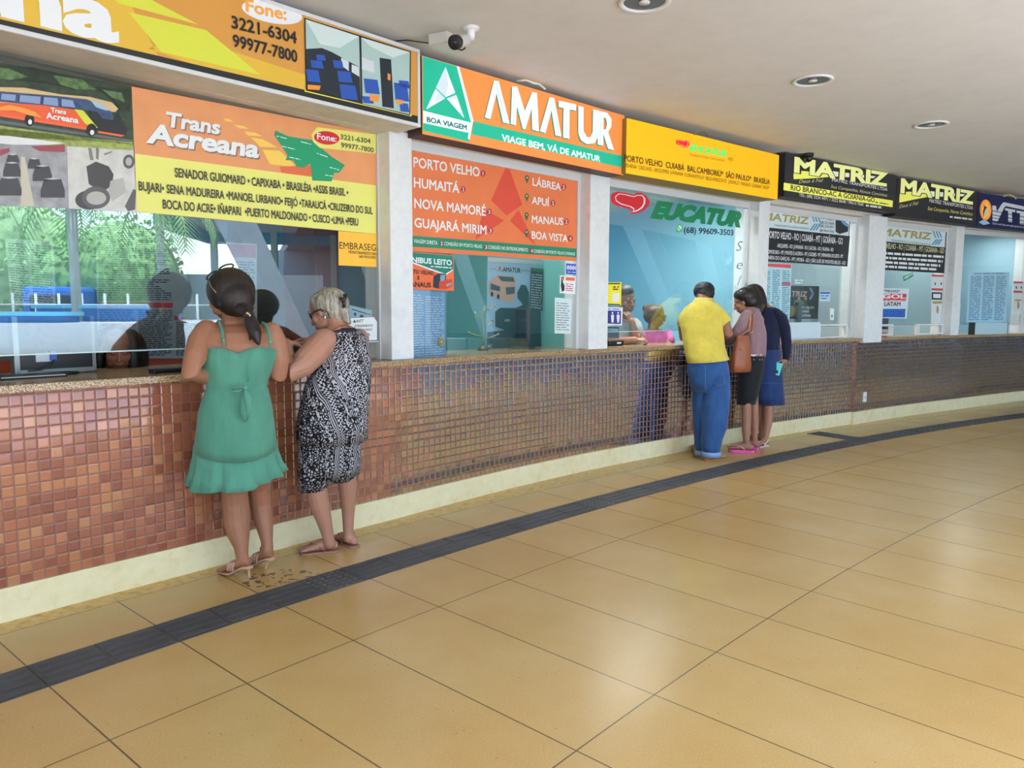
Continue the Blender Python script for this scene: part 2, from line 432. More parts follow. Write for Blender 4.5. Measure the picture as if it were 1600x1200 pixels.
# ------------------------------------------------------------------ floor, ceiling, counter wall
def sector(name, s0, s1, r0, r1, z, m, flip=False, step=.5, rs=None):
    mb = MB(); n = int((s1-s0)/step); rs = rs or [r0, r1]; k = len(rs)
    vs = [P3(s0+(s1-s0)*i/n, r, z) for i in range(n+1) for r in rs]
    fs = []
    for i in range(n):
        for j in range(k-1):
            q = (i*k+j, i*k+j+1, (i+1)*k+j+1, (i+1)*k+j)
            fs.append(q if flip else q[::-1])
    mb.add(vs, fs); return mb
o = MB(); arcbox(o, -14, 34, 28.0, 33.3, -.2, 0, .5); tag(o.build('floor', M_FLOOR), kind='structure')
o = MB(); arcbox(o, -14, 34, 28.1, 33.3, CEIL, CEIL+.25, .5); tag(o.build('ceiling', M_CEIL), kind='structure')
o = MB(); arcbox(o, -9, 9.2, RW, lambda s: RW(s)+.16, .15, 1.062); tag(o.build('wall_front', M_TILE), kind='structure')
o = MB(); arcbox(o, 9.2, 20, lambda s: RW(s)-.03, lambda s: RW(s)+.16, .15, 1.062); tag(o.build('wall_right', M_TILE), kind='structure')
o = MB(); arcbox(o, -9, 9.17, lambda s: RW(s)-.012, lambda s: RW(s)+.16, 0, .16); tag(o.build('baseboard_front', M_BASE), kind='structure')
o = MB(); arcbox(o, 9.17, 20, lambda s: RW(s)-.045, lambda s: RW(s)+.16, 0, .16); tag(o.build('baseboard_right', M_BASE), kind='structure')
o = MB(); arcbox(o, -9, 20, 33.14, 33.42, 2.625, CEIL); tag(o.build('wall_upper', M_HEAD), kind='structure')
o = MB(); arcbox(o, -3.5, 20, lambda s: min(RW(s), 33.2)-.04, 33.78, 1.062, 1.10)
tag(o.build('counter_ledge', M_GRAN, bevel=.004), 'long speckled brown granite counter ledge on top of the mosaic wall', 'counter')

# ------------------------------------------------------------------ pillars between the windows
PIL = [(-1.02, -.80, 33.09), (2.418, 2.608, 33.115), (4.505, 4.76, 33.12), (7.12, 7.32, 33.11), (9.31, 9.715, 33.07), (11.47, 11.67, 33.12), (13.53, 13.75, 33.2), (15.6, 15.85, 33.3)]
for s0, s1, r in PIL:
    mb = MB(); arcbox(mb, s0, s1, r, 33.42, 1.10 if r > 33.08 else 1.04, 2.64, 1)
    o = mb.build('pillar', M_PILL); tag(o, kind='structure'); b = o.modifiers.new('e', 'BEVEL'); b.width = .006; b.segments = 2

# ------------------------------------------------------------------ windows: aluminium frame and glass
WIN = [(-.80, 2.418), (2.608, 4.505), (4.76, 7.12), (7.32, 9.31), (9.715, 11.47), (11.67, 13.53), (13.75, 15.6)]
SLOT = [1.226, 1.104, 1.245, 1.24, 1.24, 1.24, 1.11]
WP = []
for i, (s0, s1) in enumerate(WIN):
    pl = Pl((s0, 33.255), (s1, 33.255)); WP.append(pl); L = pl.L
    root = tag(empty('window_%d' % (i+1), M=pl.M), kind='structure')
    f = MB(); t = .035; zt = 2.645 if i == 0 else 2.56; tr = .012 if i == 0 else t
    f.box((0, -.02, zt), (L, .03, max(zt+.03, 2.63))).box((0, -.02, 1.10), (t, .03, zt)).box((L-tr, -.02, 1.10), (L, .03, zt))
    f.build('window_frame', M_ALU, root, bevel=.003)
    zb = SLOT[i]; gm = MB()
    gm.box((t, -.003, zb), (L-tr, .003, zt)); gm.build('glass_pane', M_GLASS, root)
    if zb > 1.2:                       # polished lower edge of the pane over the transaction gap
        MB().box((t, -.004, zb-.004), (L-tr, .004, zb+.003)).build('pane_edge', mat('#b9cfcf', .2, emis=0), root)

# ------------------------------------------------------------------ booths behind the glass
def booth(k, s0, s1, r1, wall, side=None, floor_='#8d8578'):
    mb = MB(); m = [mat(wall, .7), mat(side or wall, .7), mat(floor_, .6), mat('#d9d6cf', .8)]
    n = 6; S = [s0+(s1-s0)*i/n for i in range(n+1)]
    def quad(a, b, c, d, mi): mb.cur = mi; mb.add([a, b, c, d], [(0, 1, 2, 3)])
    for a, b in zip(S, S[1:]):
        quad(P3(a, r1, 0), P3(b, r1, 0), P3(b, r1, 2.75), P3(a, r1, 2.75), 0)
        quad(P3(a, 33.42, 2.75), P3(b, 33.42, 2.75), P3(b, r1, 2.75), P3(a, r1, 2.75), 3)
        quad(P3(a, 33.3, .0), P3(b, 33.3, 0), P3(b, r1, 0), P3(a, r1, 0), 2)
    for s in (s0, s1): quad(P3(s, 33.42, 0), P3(s, r1, 0), P3(s, r1, 2.75), P3(s, 33.42, 2.75), 1)
    tag(mb.build('wall_booth_%d' % k, m), kind='structure')
booth(1, -.9, 2.50, 36.2, '#5d6e7a', '#6f7f88')
booth(2, 2.52, 4.62, 35.4, '#62b5b2', '#6fbab6')
booth(3, 4.64, 7.21, 35.6, '#8ccfe8', '#98d4ea')
booth(4, 7.23, 9.50, 35.6, '#a9c3cf', '#b3cad4')
booth(5, 9.52, 11.56, 35.6, '#9dbccb', '#a9c4d0')
booth(6, 11.58, 13.63, 35.6, '#93bfd6', '#a2c8da')
booth(7, 13.65, 15.8, 35.6, '#93bfd6', '#a2c8da')

# ------------------------------------------------------------------ tactile guide strip set into the floor
def strip():
    mb = MB(); R0, R1 = 32.252, 32.502; ds = .2522*SR/32.38; s = -4.05 + .0; k = 0
    def slab(s0, s1, r0, r1, z0, z1):
        q = [P3(s0, r0, z0), P3(s1, r0, z0), P3(s1, r1, z0), P3(s0, r1, z0), P3(s0, r0, z1), P3(s1, r0, z1), P3(s1, r1, z1), P3(s0, r1, z1)]
        mb.add(q, [(0, 3, 2, 1), (4, 5, 6, 7), (0, 1, 5, 4), (1, 2, 6, 5), (2, 3, 7, 6), (3, 0, 4, 7)])
    def dots(s0, r0, n=6):
        for i in range(n):
            for j in range(n):
                c = P3(s0 + ds*(i+.5)/n, r0 + .25*(j+.5)/n, .004)
                mb.lathe([(.013, 0), (.0115, .003), (.008, .0045)], 8, c)
    off = .255 % ds
    s = off - 16*ds
    while s < 20:
        g = .0025
        slab(s+g, s+ds-g, R0, R1, -.002, .004)
        m = s + ds/2
        if 1.2 < m < 1.46 or 3.68 < m < 3.94 or 5.95 < m < 6.2 or 10.3 < m < 10.55 or 8.05 < m < 8.3: dots(s, R0)
        else:
            for j in range(4):
                r = R0 + .25*(j+.5)/4
                slab(s+.012, s+ds-.012, r-.014, r+.014, .004, .0075)
        s += ds
    for i in range(2):                  # branch of stud tiles towards the counter
        slab(8.06+.003, 8.06+ds-.003, R1+.25*i+.003, R1+.25*(i+1)-.001, -.002, .004); dots(8.06, R1+.25*i)
    slab(12.9, 13.15, R1+.003, R1+.25, -.002, .004); dots(12.9, R1)
    tag(mb.build('floor_tactile_strip', mat('#474747', .55, bump=.1, bscale=90, var=.25, vscale=3)), kind='structure')
strip()
# ------------------------------------------------------------------ fascia sign boxes over the windows
def zz(x0, y0, k):                     # reading pixel positions off an enlarged view
    return lambda *q: [(x0 + a/k, y0 + b/k) for a, b in q]
class Board(Sheet):
    def __init__(s, label, pl, xl, xr, z0, z1, back, face, housing, rim=None, rw=.02, name='sign_board', group=None):
        u0 = pl.px(xl, 300)[0] if xl is not None else xr[0]; u1 = pl.px(xr, 300)[0] if not isinstance(xr, tuple) else xr[1]
        s.pl = pl; s.k = 1; s.d = .001; s.u0, s.u1, s.z0, s.z1 = u0, u1, z0, z1
        uc = (u0+u1)/2; s.off = V((uc, 0, z0)); s.M = pl.M @ Matrix.Translation(s.off)
        s.o = thing(name, label, 'sign', M=s.M, group=group)
        MB().box((u0, .004, z0), (u1, back, z1)).build('housing', housing, s.o, off=s.off, bevel=.004)
        r = rw if rim else 0
        s.face = MB().box((u0+r, -.001, z0+r), (u1-r, .004, z1-r)).build('face_panel', face, s.o, off=s.off)
        if rim:
            mb = MB(); mb.box((u0, -.008, z0), (u1, .006, z0+r)).box((u0, -.008, z1-r), (u1, .006, z1)).box((u0, -.008, z0+r), (u0+r, .006, z1-r)).box((u1-r, -.008, z0+r), (u1, .006, z1-r))
            mb.build('rim', rim, s.o, off=s.off, bevel=.003)
    def _mk(s, mb, name, m): return mb.build(name, m, s.face, off=s.off)
    def clip(s, m, name, *polys):
        """polygons trimmed to the face"""
        d = s.lay()
        for q in polys:
            mb = MB(); p = s.pl.pts(q, d)
            for ax, lim, sg in ((0, s.u0+.004, 1), (0, s.u1-.004, -1), (1, s.z0+.004, 1), (1, s.z1-.004, -1)):
                out = []
                for i in range(len(p)):
                    a, b = p[i-1], p[i]; ia, ib = (a[ax]-lim)*sg >= 0, (b[ax]-lim)*sg >= 0
                    if ia != ib:
                        t = (lim-a[ax])/(b[ax]-a[ax]); out.append((a[0]+(b[0]-a[0])*t, a[1]+(b[1]-a[1])*t))
                    if ib: out.append(b)
                p = out
                if not p: break
            if len(p) > 2: s._mk(mb.flat(p, d), name, m)
Y1, OR1, LIME = mat('#cfa936', .45), mat('#c48c3d', .45), mat('#c7cc3e', .45)
INKW, INKB, INKG = mat('#eef2f6', .5), mat('#141414', .5), mat('#3a3a3c', .6)
RED, GRN, DGRN = mat('#c8202c', .5), mat('#0e8f63', .5), mat('#0b5f4a', .5)
BLU, NAVY, LBLU = mat('#1c4fb0', .5), mat('#131a4c', .5), mat('#9fcbe8', .5)
ORG, YEL, WHT = mat('#e5622a', .5), mat('#f1e24a', .5), mat('#e9edf0', .5)
GREY = mat('#8b9299', .6); TEAL = mat('#2f7a80', .5); SKIN1 = mat('#b5866a', .6)
# --- big yellow bus-company sign at the left end
pl = Pl((.172, 32.915), (2.48, 32.876))
b = Board('long yellow and orange sign box with black phone numbers and two bus interior photos', pl, None, (-1.35, pl.px(656, 150)[0]), 2.62, 3.105, .235, OR1, M_HEAD, M_ALU, .022)
z = zz(200, 0, 3.3333)
b.clip(Y1, 'yellow_field', [(-420, -300), (170, -90), (200, 0), (265, 120), (420, 170), (-420, 0)], [(230, 75), (300, 60), (480, 118), (480, 145), (300, 100)])
b.clip(LIME, 'swoosh', [(180, 0), (170, -20), (215, -20), (237, 0), (311, 39), (185, 5)], [(201, 19), (322, 47), (407, 117), (252, 81)])
b.clip(INKB, 'black_band', [(-420, -68), (655, 182), (655, 196), (-420, -55)])
b.clip(YEL, 'yellow_line', [(476, 139), (643, 178), (643, 182), (476, 143)])
d = b.lay(); mb = MB()
vs, fs = tmesh('Acreana', .04)
def inkw(t, bold):
    cu = bpy.data.curves.new('t', 'FONT'); cu.body = t; cu.offset = bold; o = bpy.data.objects.new('t', cu); C.objects.link(o)
    dg = bpy.context.evaluated_depsgraph_get(); dg.update(); me = bpy.data.meshes.new_from_object(o.evaluated_get(dg))
    xs = [v.co.x for v in me.vertices]; bpy.data.objects.remove(o); bpy.data.curves.remove(cu); bpy.data.meshes.remove(me); return max(xs)-min(xs)
ua, va = pl.px(0, 26); ub, vb = pl.px(186, 68); W = (ub-ua)*(inkw('Acreana', 0)+.08)/(inkw('na', 0)+.08); vt = pl.px(104, -14)[1]; hh = (vt-va)/.56
mb.add([(ub-W+W*x, -d-z_*.0004, va + (y+.04)*hh) for x, y, z_ in vs], fs)
b._mk(mb, 'lettering', INKW)
b.clip(INKW, 'phone_badge', ellp(425, 19, 48, 17, rot=.2))
b.text(mat('#e59b3a', .5), ('Fone:', (384, 18), (448, 32), 20, .03))
b.text(INKB, ('3221-6304', (362, 44), (464, 68.5), 20, .025), ('99977-7800', (364, 73), (465, 98), 20, .025))
q = z((918, 92), (1474, 268), (1470, 602), (927, 472))
b.poly('photo_border', INKB, q)
b.poly('bus_interior_photo', mat('#9fb9b4', .5), z((925, 100), (1203, 190), (1213, 535), (930, 465)), z((1215, 195), (1468, 272), (1465, 595), (1222, 540)))
b.poly('photo_ceiling', mat('#c9dad6', .5), z((925, 100), (1203, 190), (1100, 250), (1000, 230)), z((1215, 195), (1468, 272), (1380, 300), (1260, 240)))
b.poly('photo_shadow', mat('#16202a', .5), z((925, 255), (1010, 250), (1060, 270), (1205, 350), (1213, 535), (930, 465)), z((1310, 300), (1370, 310), (1385, 565), (1325, 555)))
b.poly('photo_window', mat('#c8d2d6', .5), z((1110, 300), (1150, 320), (1150, 370), (1110, 340)), z((1165, 335), (1203, 350), (1205, 400), (1165, 375)), z((1218, 300), (1280, 320), (1285, 380), (1218, 360)))
b.poly('photo_seats', mat('#1f4ba0', .5), *[z((x-w, y-h), (x+w*.7, y-h*.8), (x+w, y+h), (x-w*.8, y+h*.8)) for x, y, w, h in ((965, 395, 38, 35), (985, 335, 35, 22), (1005, 300, 25, 16), (1150, 480, 48, 42), (1130, 400, 40, 32), (1095, 335, 28, 22), (1270, 450, 42, 42), (1425, 480, 40, 50), (1440, 440, 30, 22), (1250, 520, 30, 20), (1440, 560, 26, 25))])
b.poly('photo_orange', mat('#d98a35', .5), *[z((x-w, y-h), (x+w, y-h*.6), (x+w*.8, y+h), (x-w, y+h*.7)) for x, y, w, h in ((970, 455, 34, 14), (1285, 510, 26, 20), (1415, 530, 18, 14), (1360, 400, 8, 20))])
# --- orange and green backlit sign
AMO, AMG, AMW = mat('#dd8340', .4, emis=.34), mat('#10a585', .4, emis=.35), mat('#dbe8f6', .4, emis=.75)
pl = Pl((2.55, 32.95), (4.72, 32.955)); z = zz(620, 60, 4.2105)
b = Board('backlit orange and green sign box with a white faceted arrow emblem', pl, 661, 973.5, 2.605, 3.105, .17, AMO, mat('#3a2a24', .6))
b.clip(mat('#b4471f', .4, emis=.1), 'top_border', z((165, 90), (390, 155), (1500, 490), (1500, 505), (390, 172), (165, 110)))
b.clip(AMG, 'green_field', z((150, 60), (390, 140), (392, 160), (498, 545), (475, 680), (150, 600)))
b.clip(AMW, 'white_band', z((150, 470), (490, 555), (478, 622), (150, 550)), z((386, 150), (402, 158), (505, 545), (488, 550)), z((480, 560), (500, 548), (480, 665), (468, 660)))
b.clip(AMG, 'green_band', z((507, 545), (1500, 778), (1500, 853), (492, 630)))
b.poly('arrow_emblem', AMW, z((320, 188), (384, 358), (322, 386), (257, 325)), z((254, 333), (318, 393), (195, 466)), z((330, 396), (390, 370), (443, 524)))
b.poly('emblem_facets', mat('#b9c6e4', .4, emis=.5), z((320, 188), (340, 300), (322, 386), (257, 325)), z((270, 350), (318, 393), (235, 425)), z((345, 390), (390, 370), (400, 410)))
L_ = [[(580, 520), (640, 278), (670, 282), (742, 562), (700, 552), (656, 360), (615, 530)],
      [(750, 562), (760, 316), (792, 318), (842, 478), (892, 352), (922, 360), (935, 612), (892, 600), (888, 460), (845, 598), (830, 595), (790, 440), (783, 572)],
      [(942, 610), (1005, 388), (1035, 392), (1083, 645), (1045, 638), (1018, 470), (978, 622)],
      [(1065, 410), (1180, 435), (1178, 475), (1137, 467), (1135, 660), (1095, 652), (1098, 458), (1065, 450)],
      [(1195, 445), (1228, 452), (1228, 610), (1250, 650), (1275, 650), (1290, 615), (1292, 468), (1330, 475), (1328, 640), (1300, 690), (1250, 695), (1212, 670), (1195, 625)],
      [(1330, 478), (1385, 490), (1412, 530), (1412, 580), (1390, 615), (1428, 735), (1390, 725), (1360, 628), (1360, 600), (1376, 598), (1384, 562), (1378, 528), (1360, 518), (1358, 706), (1322, 698)]]
b.poly('lettering_shadow', mat('#1c8f7c', .4, emis=.2), *[z(*[(x-6, y+6) for x, y in q]) for q in L_])
b.poly('lettering', AMW, *[z(*q) for q in L_])
b.poly('lettering_bevel', mat('#b7c9ee', .4, emis=.6), z((645, 292), (660, 292), (725, 555), (712, 552)), z((764, 330), (774, 330), (772, 566), (762, 564)), z((1020, 396), (1030, 398), (1072, 642), (1062, 640)), z((1110, 470), (1120, 470), (1120, 656), (1108, 654)), z((1206, 455), (1214, 456), (1216, 640), (1206, 625)), z((1338, 490), (1346, 492), (1344, 700), (1334, 699)))
b.text(mat('#0d6d5c', .4), ('BOA VIAGEM', (666.8, 190.5), (729.7, 203.5), 8.5, .035))
b.text(AMW, ('VIAGE BEM, VÁ DE AMATUR', (784, 220), (938, 253), 10.5, .02))
# --- yellow sign
def heart(sh, f, k=1.0, c=(290, 837), red=RED, white=INKW, name='heart_emblem'):
    o_ = [(130, 775), (150, 752), (185, 742), (250, 752), (320, 768), (350, 752), (390, 755), (430, 780), (453, 825), (445, 862), (415, 895), (370, 918), (320, 930), (265, 932), (310, 916), (300, 895), (240, 878), (170, 858), (133, 830), (126, 800)]
    sc_ = lambda pts, g: f(*[((x-290)*g + c[0], (y-837)*g + c[1]) for x, y in pts])
    sh.poly(name, red, sc_(o_, k))
    w = [(165, 785), (195, 758), (250, 765), (320, 782), (355, 770), (395, 772), (418, 800), (418, 840), (395, 880), (350, 908), (312, 915), (320, 890), (290, 870), (215, 850), (172, 822)]
    sh.poly('emblem_outline', white, sc_(w, k))
    i = [(172, 788), (200, 764), (250, 772), (320, 789), (355, 777), (392, 780), (404, 805), (404, 838), (385, 872), (350, 896), (322, 904), (328, 885), (300, 866), (220, 843), (178, 818)]
    sh.poly('emblem_centre', red, sc_(i, k))
EY = mat('#f2b705', .4, emis=.22)
pl = Pl((4.77, 32.90), (6.99, 32.88)); z = zz(930, 160, 5.3333)
b = Board('bright yellow sign box with black city names and a small red heart emblem', pl, 977.5, 1215, 2.612, 3.07, .235, EY, mat('#8a7428', .6))
heart(b, z, .36, (730, 345), mat('#e3141f', .4, emis=.5), mat('#f8a0a0', .4, emis=.4))
b.text(mat('#12d67a', .4, emis=.6), ('EUCATUR', (1077, 235), (1135, 245.5), 10, .035, .35))
b.text(mat('#d0521a', .5), ('Transporte Feito Com Carinho', (1077, 242.5), (1132, 252.5), 3.6, .0, .1))
b.text(mat('#9a7a10', .5), ('*', (1137, 256), (1146, 257), 11))
b.text(INKB, ('PORTO VELHO  CUIABÁ  BAL.CAMBORIÚ*  SÃO PAULO*  BRASÍLIA', (975.5, 251.5), (1203, 288.5), 10, .012))
b.text(mat('#2a2105', .5), ('VILHENA  CASCAVEL  ARIQUEMES  JI-PARANÁ  FLORIANÓPOLIS*  BELO HORIZONTE*  JOINVILLE*  MANAUS*  GOIÂNIA*  SINOP*', (976, 261), (1202.5, 296.5), 6.3, -.006))
b.strips(INKG, [(1206, 270, 1206.3, 300)], h=.8)
# --- two black and yellow signs
MK, MY, MWY = mat('#26262a', .45), mat('#e6e765', .4, emis=.22), mat('#e6ecd8', .4, emis=.3)
def matriz(b, z, p0, p1, h, sw, small):
    b.poly('swoosh', MY, z(*sw[:7]))
    b.poly('swoosh_light', MWY, z(*sw[7:]))
    b.text(MK, ('MATRIZ', (p0[0]-.8, p0[1]+1.0), (p1[0]+.8, p1[1]+.8), h+1.2, .085), name='lettering_outline')
    b.text(mat('#e9ec98', .4, emis=.28), ('MATRIZ', p0, p1, h, .045))
    for t in small: b.text(t[0], t[1:])
pl = Pl((7.06, 32.95), (9.55, 32.95)); z = zz(1180, 220, 7.2727)
b = Board('black sign box with big pale yellow letters above a full-width yellow band', pl, 1225, 1400, 2.675, 3.135, .17, MK, mat('#1c1c1f', .6))
matriz(b, z, (1240.5, 269.5), (1387, 292), 25, [(437, 335), (660, 352), (880, 372), (880, 408), (600, 430), (437, 437), (435, 400), (880, 345), (1405, 408), (1405, 428), (880, 405)],
       [(INKW, 'MATRIZ TRANSPORTES LTDA', (1300, 283), (1386.7, 298.5), 5.2, .015), (mat('#d9d9a8', .5), 'Deus é Fiel', (1248.3, 286.5), (1286, 284), 5.6, 0, .25), (mat('#d9d9a8', .5), 'Sua Companhia, Novos Caminhos', (1298, 293.5), (1386, 307.5), 5, 0, .25)])
b.poly('yellow_band', MY, z((325, 475), (1565, 680), (1560, 755), (320, 560)))
b.text(INKB, ('RIO BRANCO-AC À GOIÂNIA-GO', (1235.3, 297), (1366.7, 316.5), 8.6, .02))
b.text(INKW, ('TEL: (68) 3224 4971 / 3222 8648 / 99614 7560', (1248.3, 306.5), (1349, 322), 5, .01))
b.strips(INKW, [(1353, 322.5, 1377, 325.8)], h=3); b.strips(INKG, [(1367.5, 316.8, 1388, 319.8)], h=1.5)
pl = Pl((9.5, 32.96), (11.55, 32.97)); z = zz(1380, 240, 7.2727)
b = Board('black sign box with big yellow letters and no yellow band, beside the navy sign', pl, 1400.6, 1528.5, 2.64, 3.115, .16, MK, mat('#1c1c1f', .6))
matriz(b, z, (1406.8, 301.5), (1521.3, 320.3), 23.5, [(190, 435), (380, 432), (500, 455), (520, 490), (400, 512), (182, 558), (184, 500), (520, 425), (955, 465), (955, 485), (540, 490)],
       [(INKW, 'MATRIZ TRANSPORTES LTDA', (1452, 316), (1520, 327.5), 5.6, .015), (mat('#d9d9a8', .5), 'Deus é Fiel', (1405, 325.5), (1435, 319.5), 5.6, 0, .25), (mat('#e4e27a', .5), 'Sua Companhia, Novos Caminhos', (1449.4, 328), (1519.6, 337), 5.6, 0, .25)])
b.strips(INKW, [(1484, 340, 1519, 344.2)], h=2.6)
# --- navy sign at the right edge
pl = Pl((11.55, 32.97), (13.6, 33.02))
b = Board('dark navy sign box with an orange oval emblem and striped white letters', pl, 1529.3, (0, 2.06), 2.635, 3.10, .16, NAVY, mat('#0c0f2c', .6))
b.u0 = pl.px(1529.3, 300)[0]
b.poly('orange_oval', mat('#ee8a3a', .4, emis=.3), z(*ellp(1165, 640, 66, 118)))
b.poly('oval_glow', mat('#f6b24a', .4, emis=.3), z(*ellp(1165, 640, 48, 96)))
b.poly('leaping_animal', INKB, z((1140, 575), (1158, 600), (1185, 612), (1165, 625), (1150, 660), (1142, 710), (1136, 720), (1134, 660), (1146, 615)))
b.poly('animal_belly', mat('#e6e6c8', .5), z((1185, 612), (1192, 640), (1180, 680), (1150, 730), (1138, 735), (1144, 690), (1152, 655), (1168, 625)))
b.poly('mountain', LBLU, z((1085, 780), (1110, 765), (1145, 750), (1185, 770), (1215, 795), (1140, 812)))
b.poly('lettering', INKW, z((1240, 590), (1282, 594), (1292, 660), (1345, 575), (1370, 552), (1600, 600), (1740, 628), (1740, 665), (1600, 640), (1390, 596), (1376, 612), (1300, 770), (1242, 760)),
       z((1385, 618), (1500, 640), (1500, 668), (1462, 660), (1466, 782), (1420, 774), (1420, 652), (1385, 645)), z((1515, 645), (1640, 668), (1640, 700), (1600, 690), (1600, 806), (1550, 798), (1555, 680), (1515, 672)))
b.poly('letter_stripes', NAVY, z((1238, 645), (1740, 745), (1740, 753), (1238, 653)), z((1238, 690), (1740, 790), (1740, 798), (1238, 698)), z((1238, 725), (1740, 822), (1740, 828), (1238, 732)))
b.text(INKW, ('Onde você viaja com quem gosta de viajar', (1550.5, 350.3), (1603, 356.8), 3.2))

# ------------------------------------------------------------------ posters and stickers on the panes
pl = WP[0]; GI = -.010               # inside face of the glass
FOTO = mat('#2c3b2a', .45, var=.5, vscale=25)
s = Sheet('photo_poster', 'poster photograph of an orange coach parked before dark trees, on the left window', 'poster', pl, [(-150, 70), (205.5, 135), (208.5, 225), (-150, 205)], FOTO)
z = zz(0, 0, 4)
s.poly('lawn', mat('#8d9a52', .5, var=.3, vscale=40), z((-600, 700), (830, 905), (834, 900), (-600, 820)), z((-600, 740), (830, 890), (835, 940), (-600, 850)))
s.poly('road', mat('#5a5d60', .5), z((-600, 690), (0, 750), (830, 875), (830, 890), (0, 770), (-600, 720)))
s.poly('coach_roof', mat('#c9ad7a', .5), z((-500, 480), (0, 545), (150, 548), (380, 590), (560, 605), (700, 640), (740, 680), (720, 700), (0, 640), (-500, 560)))
s.poly('coach_glass', mat('#33466b', .5, var=.4, vscale=30), z((-500, 500), (0, 570), (360, 600), (540, 620), (640, 660), (700, 700), (710, 760), (590, 740), (560, 690), (0, 635), (-500, 570)))
s.poly('coach_side', mat('#dc5a2d', .5), z((-500, 560), (0, 640), (250, 655), (470, 685), (560, 800), (520, 805), (0, 715), (-500, 630)))
s.poly('coach_front', mat('#1d1f24', .5), z((560, 690), (610, 700), (640, 740), (710, 750), (740, 700), (765, 760), (795, 800), (790, 845), (620, 830), (560, 760)))
s.poly('lime_stripe', LIME, z((465, 682), (520, 690), (612, 800), (560, 790), (530, 770)))
s.poly('skirt', mat('#e0603a', .5), z((0, 712), (160, 735), (540, 795), (540, 812), (0, 728)), z((612, 818), (780, 845), (760, 855), (612, 830)))
s.poly('windscreen', mat('#9fb6c4', .5), z((562, 622), (640, 650), (690, 690), (660, 690), (600, 670)))
s.poly('wheel', INKB, z(*ellp(185, 750, 30, 40)), z(*ellp(572, 812, 32, 40)))
s.poly('hub', WHT, z(*ellp(188, 762, 12, 16)), z(*ellp(576, 828, 13, 16)))
s.poly('tree_shadow', mat('#1c2a1c', .5, var=.5, vscale=30), z((-300, 380), (200, 420), (430, 470), (560, 520), (560, 560), (300, 520), (-300, 460)), z((600, 540), (815, 560), (815, 700), (760, 690), (700, 620)))
s.poly('tree_light', mat('#4f6b3f', .5, var=.5, vscale=40), z((-200, 400), (60, 430), (180, 480), (60, 500), (-200, 470)), z((330, 470), (520, 500), (600, 560), (480, 560), (380, 530)), z((640, 560), (760, 580), (780, 640), (700, 610)))
s.poly('window_print', mat('#7d93b8', .4), z((10, 585), (100, 592), (95, 632), (5, 622)), z((125, 594), (255, 604), (250, 650), (120, 636)), z((275, 606), (360, 614), (365, 664), (270, 652)), z((385, 618), (455, 628), (470, 672), (385, 664)), z((-120, 575), (-20, 584), (-25, 622), (-120, 610)))
s.poly('coach_wave', mat('#e8913a', .5), z((0, 668), (60, 655), (140, 672), (220, 700), (260, 735), (180, 720), (90, 690), (0, 690)))
s.text(INKW, ('Trans', (79.5, 175.5), (103.5, 179), 7.5, .03), ('Acreana', (72, 185), (123, 193), 10, .03))
s = Sheet('photo_poster', 'poster photograph looking down the aisle between grey coach seats', 'poster', pl, [(-150, 205), (103.5, 223), (107, 326), (-150, 314)], mat('#8f8f93', .5, var=.3, vscale=14))
s.poly('aisle', mat('#b9b3a2', .5), z((130, 980), (155, 980), (215, 1290), (130, 1290)))
s.poly('coach_ceiling', mat('#dcdee0', .5), z((-400, 820), (60, 850), (410, 895), (300, 905), (90, 905), (-400, 860)))
s.poly('curtains', mat('#8f3f4c', .5), z((190, 915), (405, 905), (405, 950), (250, 945)), z((0, 935), (60, 925), (60, 950), (0, 975)))
s.poly('seats', mat('#3d3c42', .5), *[z((x-w, y), (x-w*.7, y-h), (x+w*.7, y-h*.95), (x+w, y), (x+w, y+h*.6), (x-w, y+h*.6)) for x, y, w, h in ((80, 1000, 40, 35), (75, 1070, 55, 55), (60, 1180, 75, 70), (215, 1030, 40, 40), (265, 1095, 60, 60), (330, 1190, 75, 75), (-150, 1100, 110, 120))])
s.poly('seat_tops', mat('#b5b2b4', .5), *[z((x-w, y), (x, y-7), (x+w, y), (x, y+5)) for x, y, w in ((80, 966, 28), (75, 1018, 42), (60, 1112, 55), (215, 992, 28), (265, 1038, 44), (330, 1118, 56))])
s = Sheet('photo_poster', 'poster photograph of a coach cab with grey steering wheel and driver seat', 'poster', pl, [(104, 223), (208.5, 235), (214, 332), (107.5, 326)], mat('#c2c1bd', .5, var=.15, vscale=14))
s.poly('driver_seat', mat('#3f3d3f', .5), z((540, 1040), (600, 1010), (680, 1040), (710, 1090), (700, 1160), (640, 1200), (600, 1180), (555, 1150)), z(*ellp(560, 1250, 90, 60)))
s.poly('wheel_ring', mat('#565458', .5), z(*ellp(600, 1235, 88, 70)), z(*ellp(805, 1010, 36, 44)), z((780, 1290), (835, 1180), (850, 1190), (845, 1310), (800, 1320)))
s.poly('wheel_centre', mat('#a8a6a2', .5), z(*ellp(602, 1238, 62, 42)), z(*ellp(805, 1010, 20, 26)), z((690, 1130), (770, 1110), (790, 1200), (700, 1260), (680, 1190)))
s.poly('rails', mat('#77736a', .5), z((552, 925), (570, 925), (585, 1000), (565, 1000)), z((600, 920), (620, 930), (615, 1000), (600, 990)), z((650, 960), (700, 945), (700, 952), (655, 970)))
PO, PY = mat('#d6915f', .5, var=.06, vscale=6), mat('#dbda72', .5)
s = Sheet('route_poster', 'wide orange and yellow poster with a green map across the first window', 'poster', pl, [(205.5, 135), (588, 208.5), (588, 366), (214, 331)], PO)
z = zz(200, 0, 3.3333)
s.poly('yellow_field', PY, z((36, 800), (1292, 966), (1292, 1218), (46, 1102)))
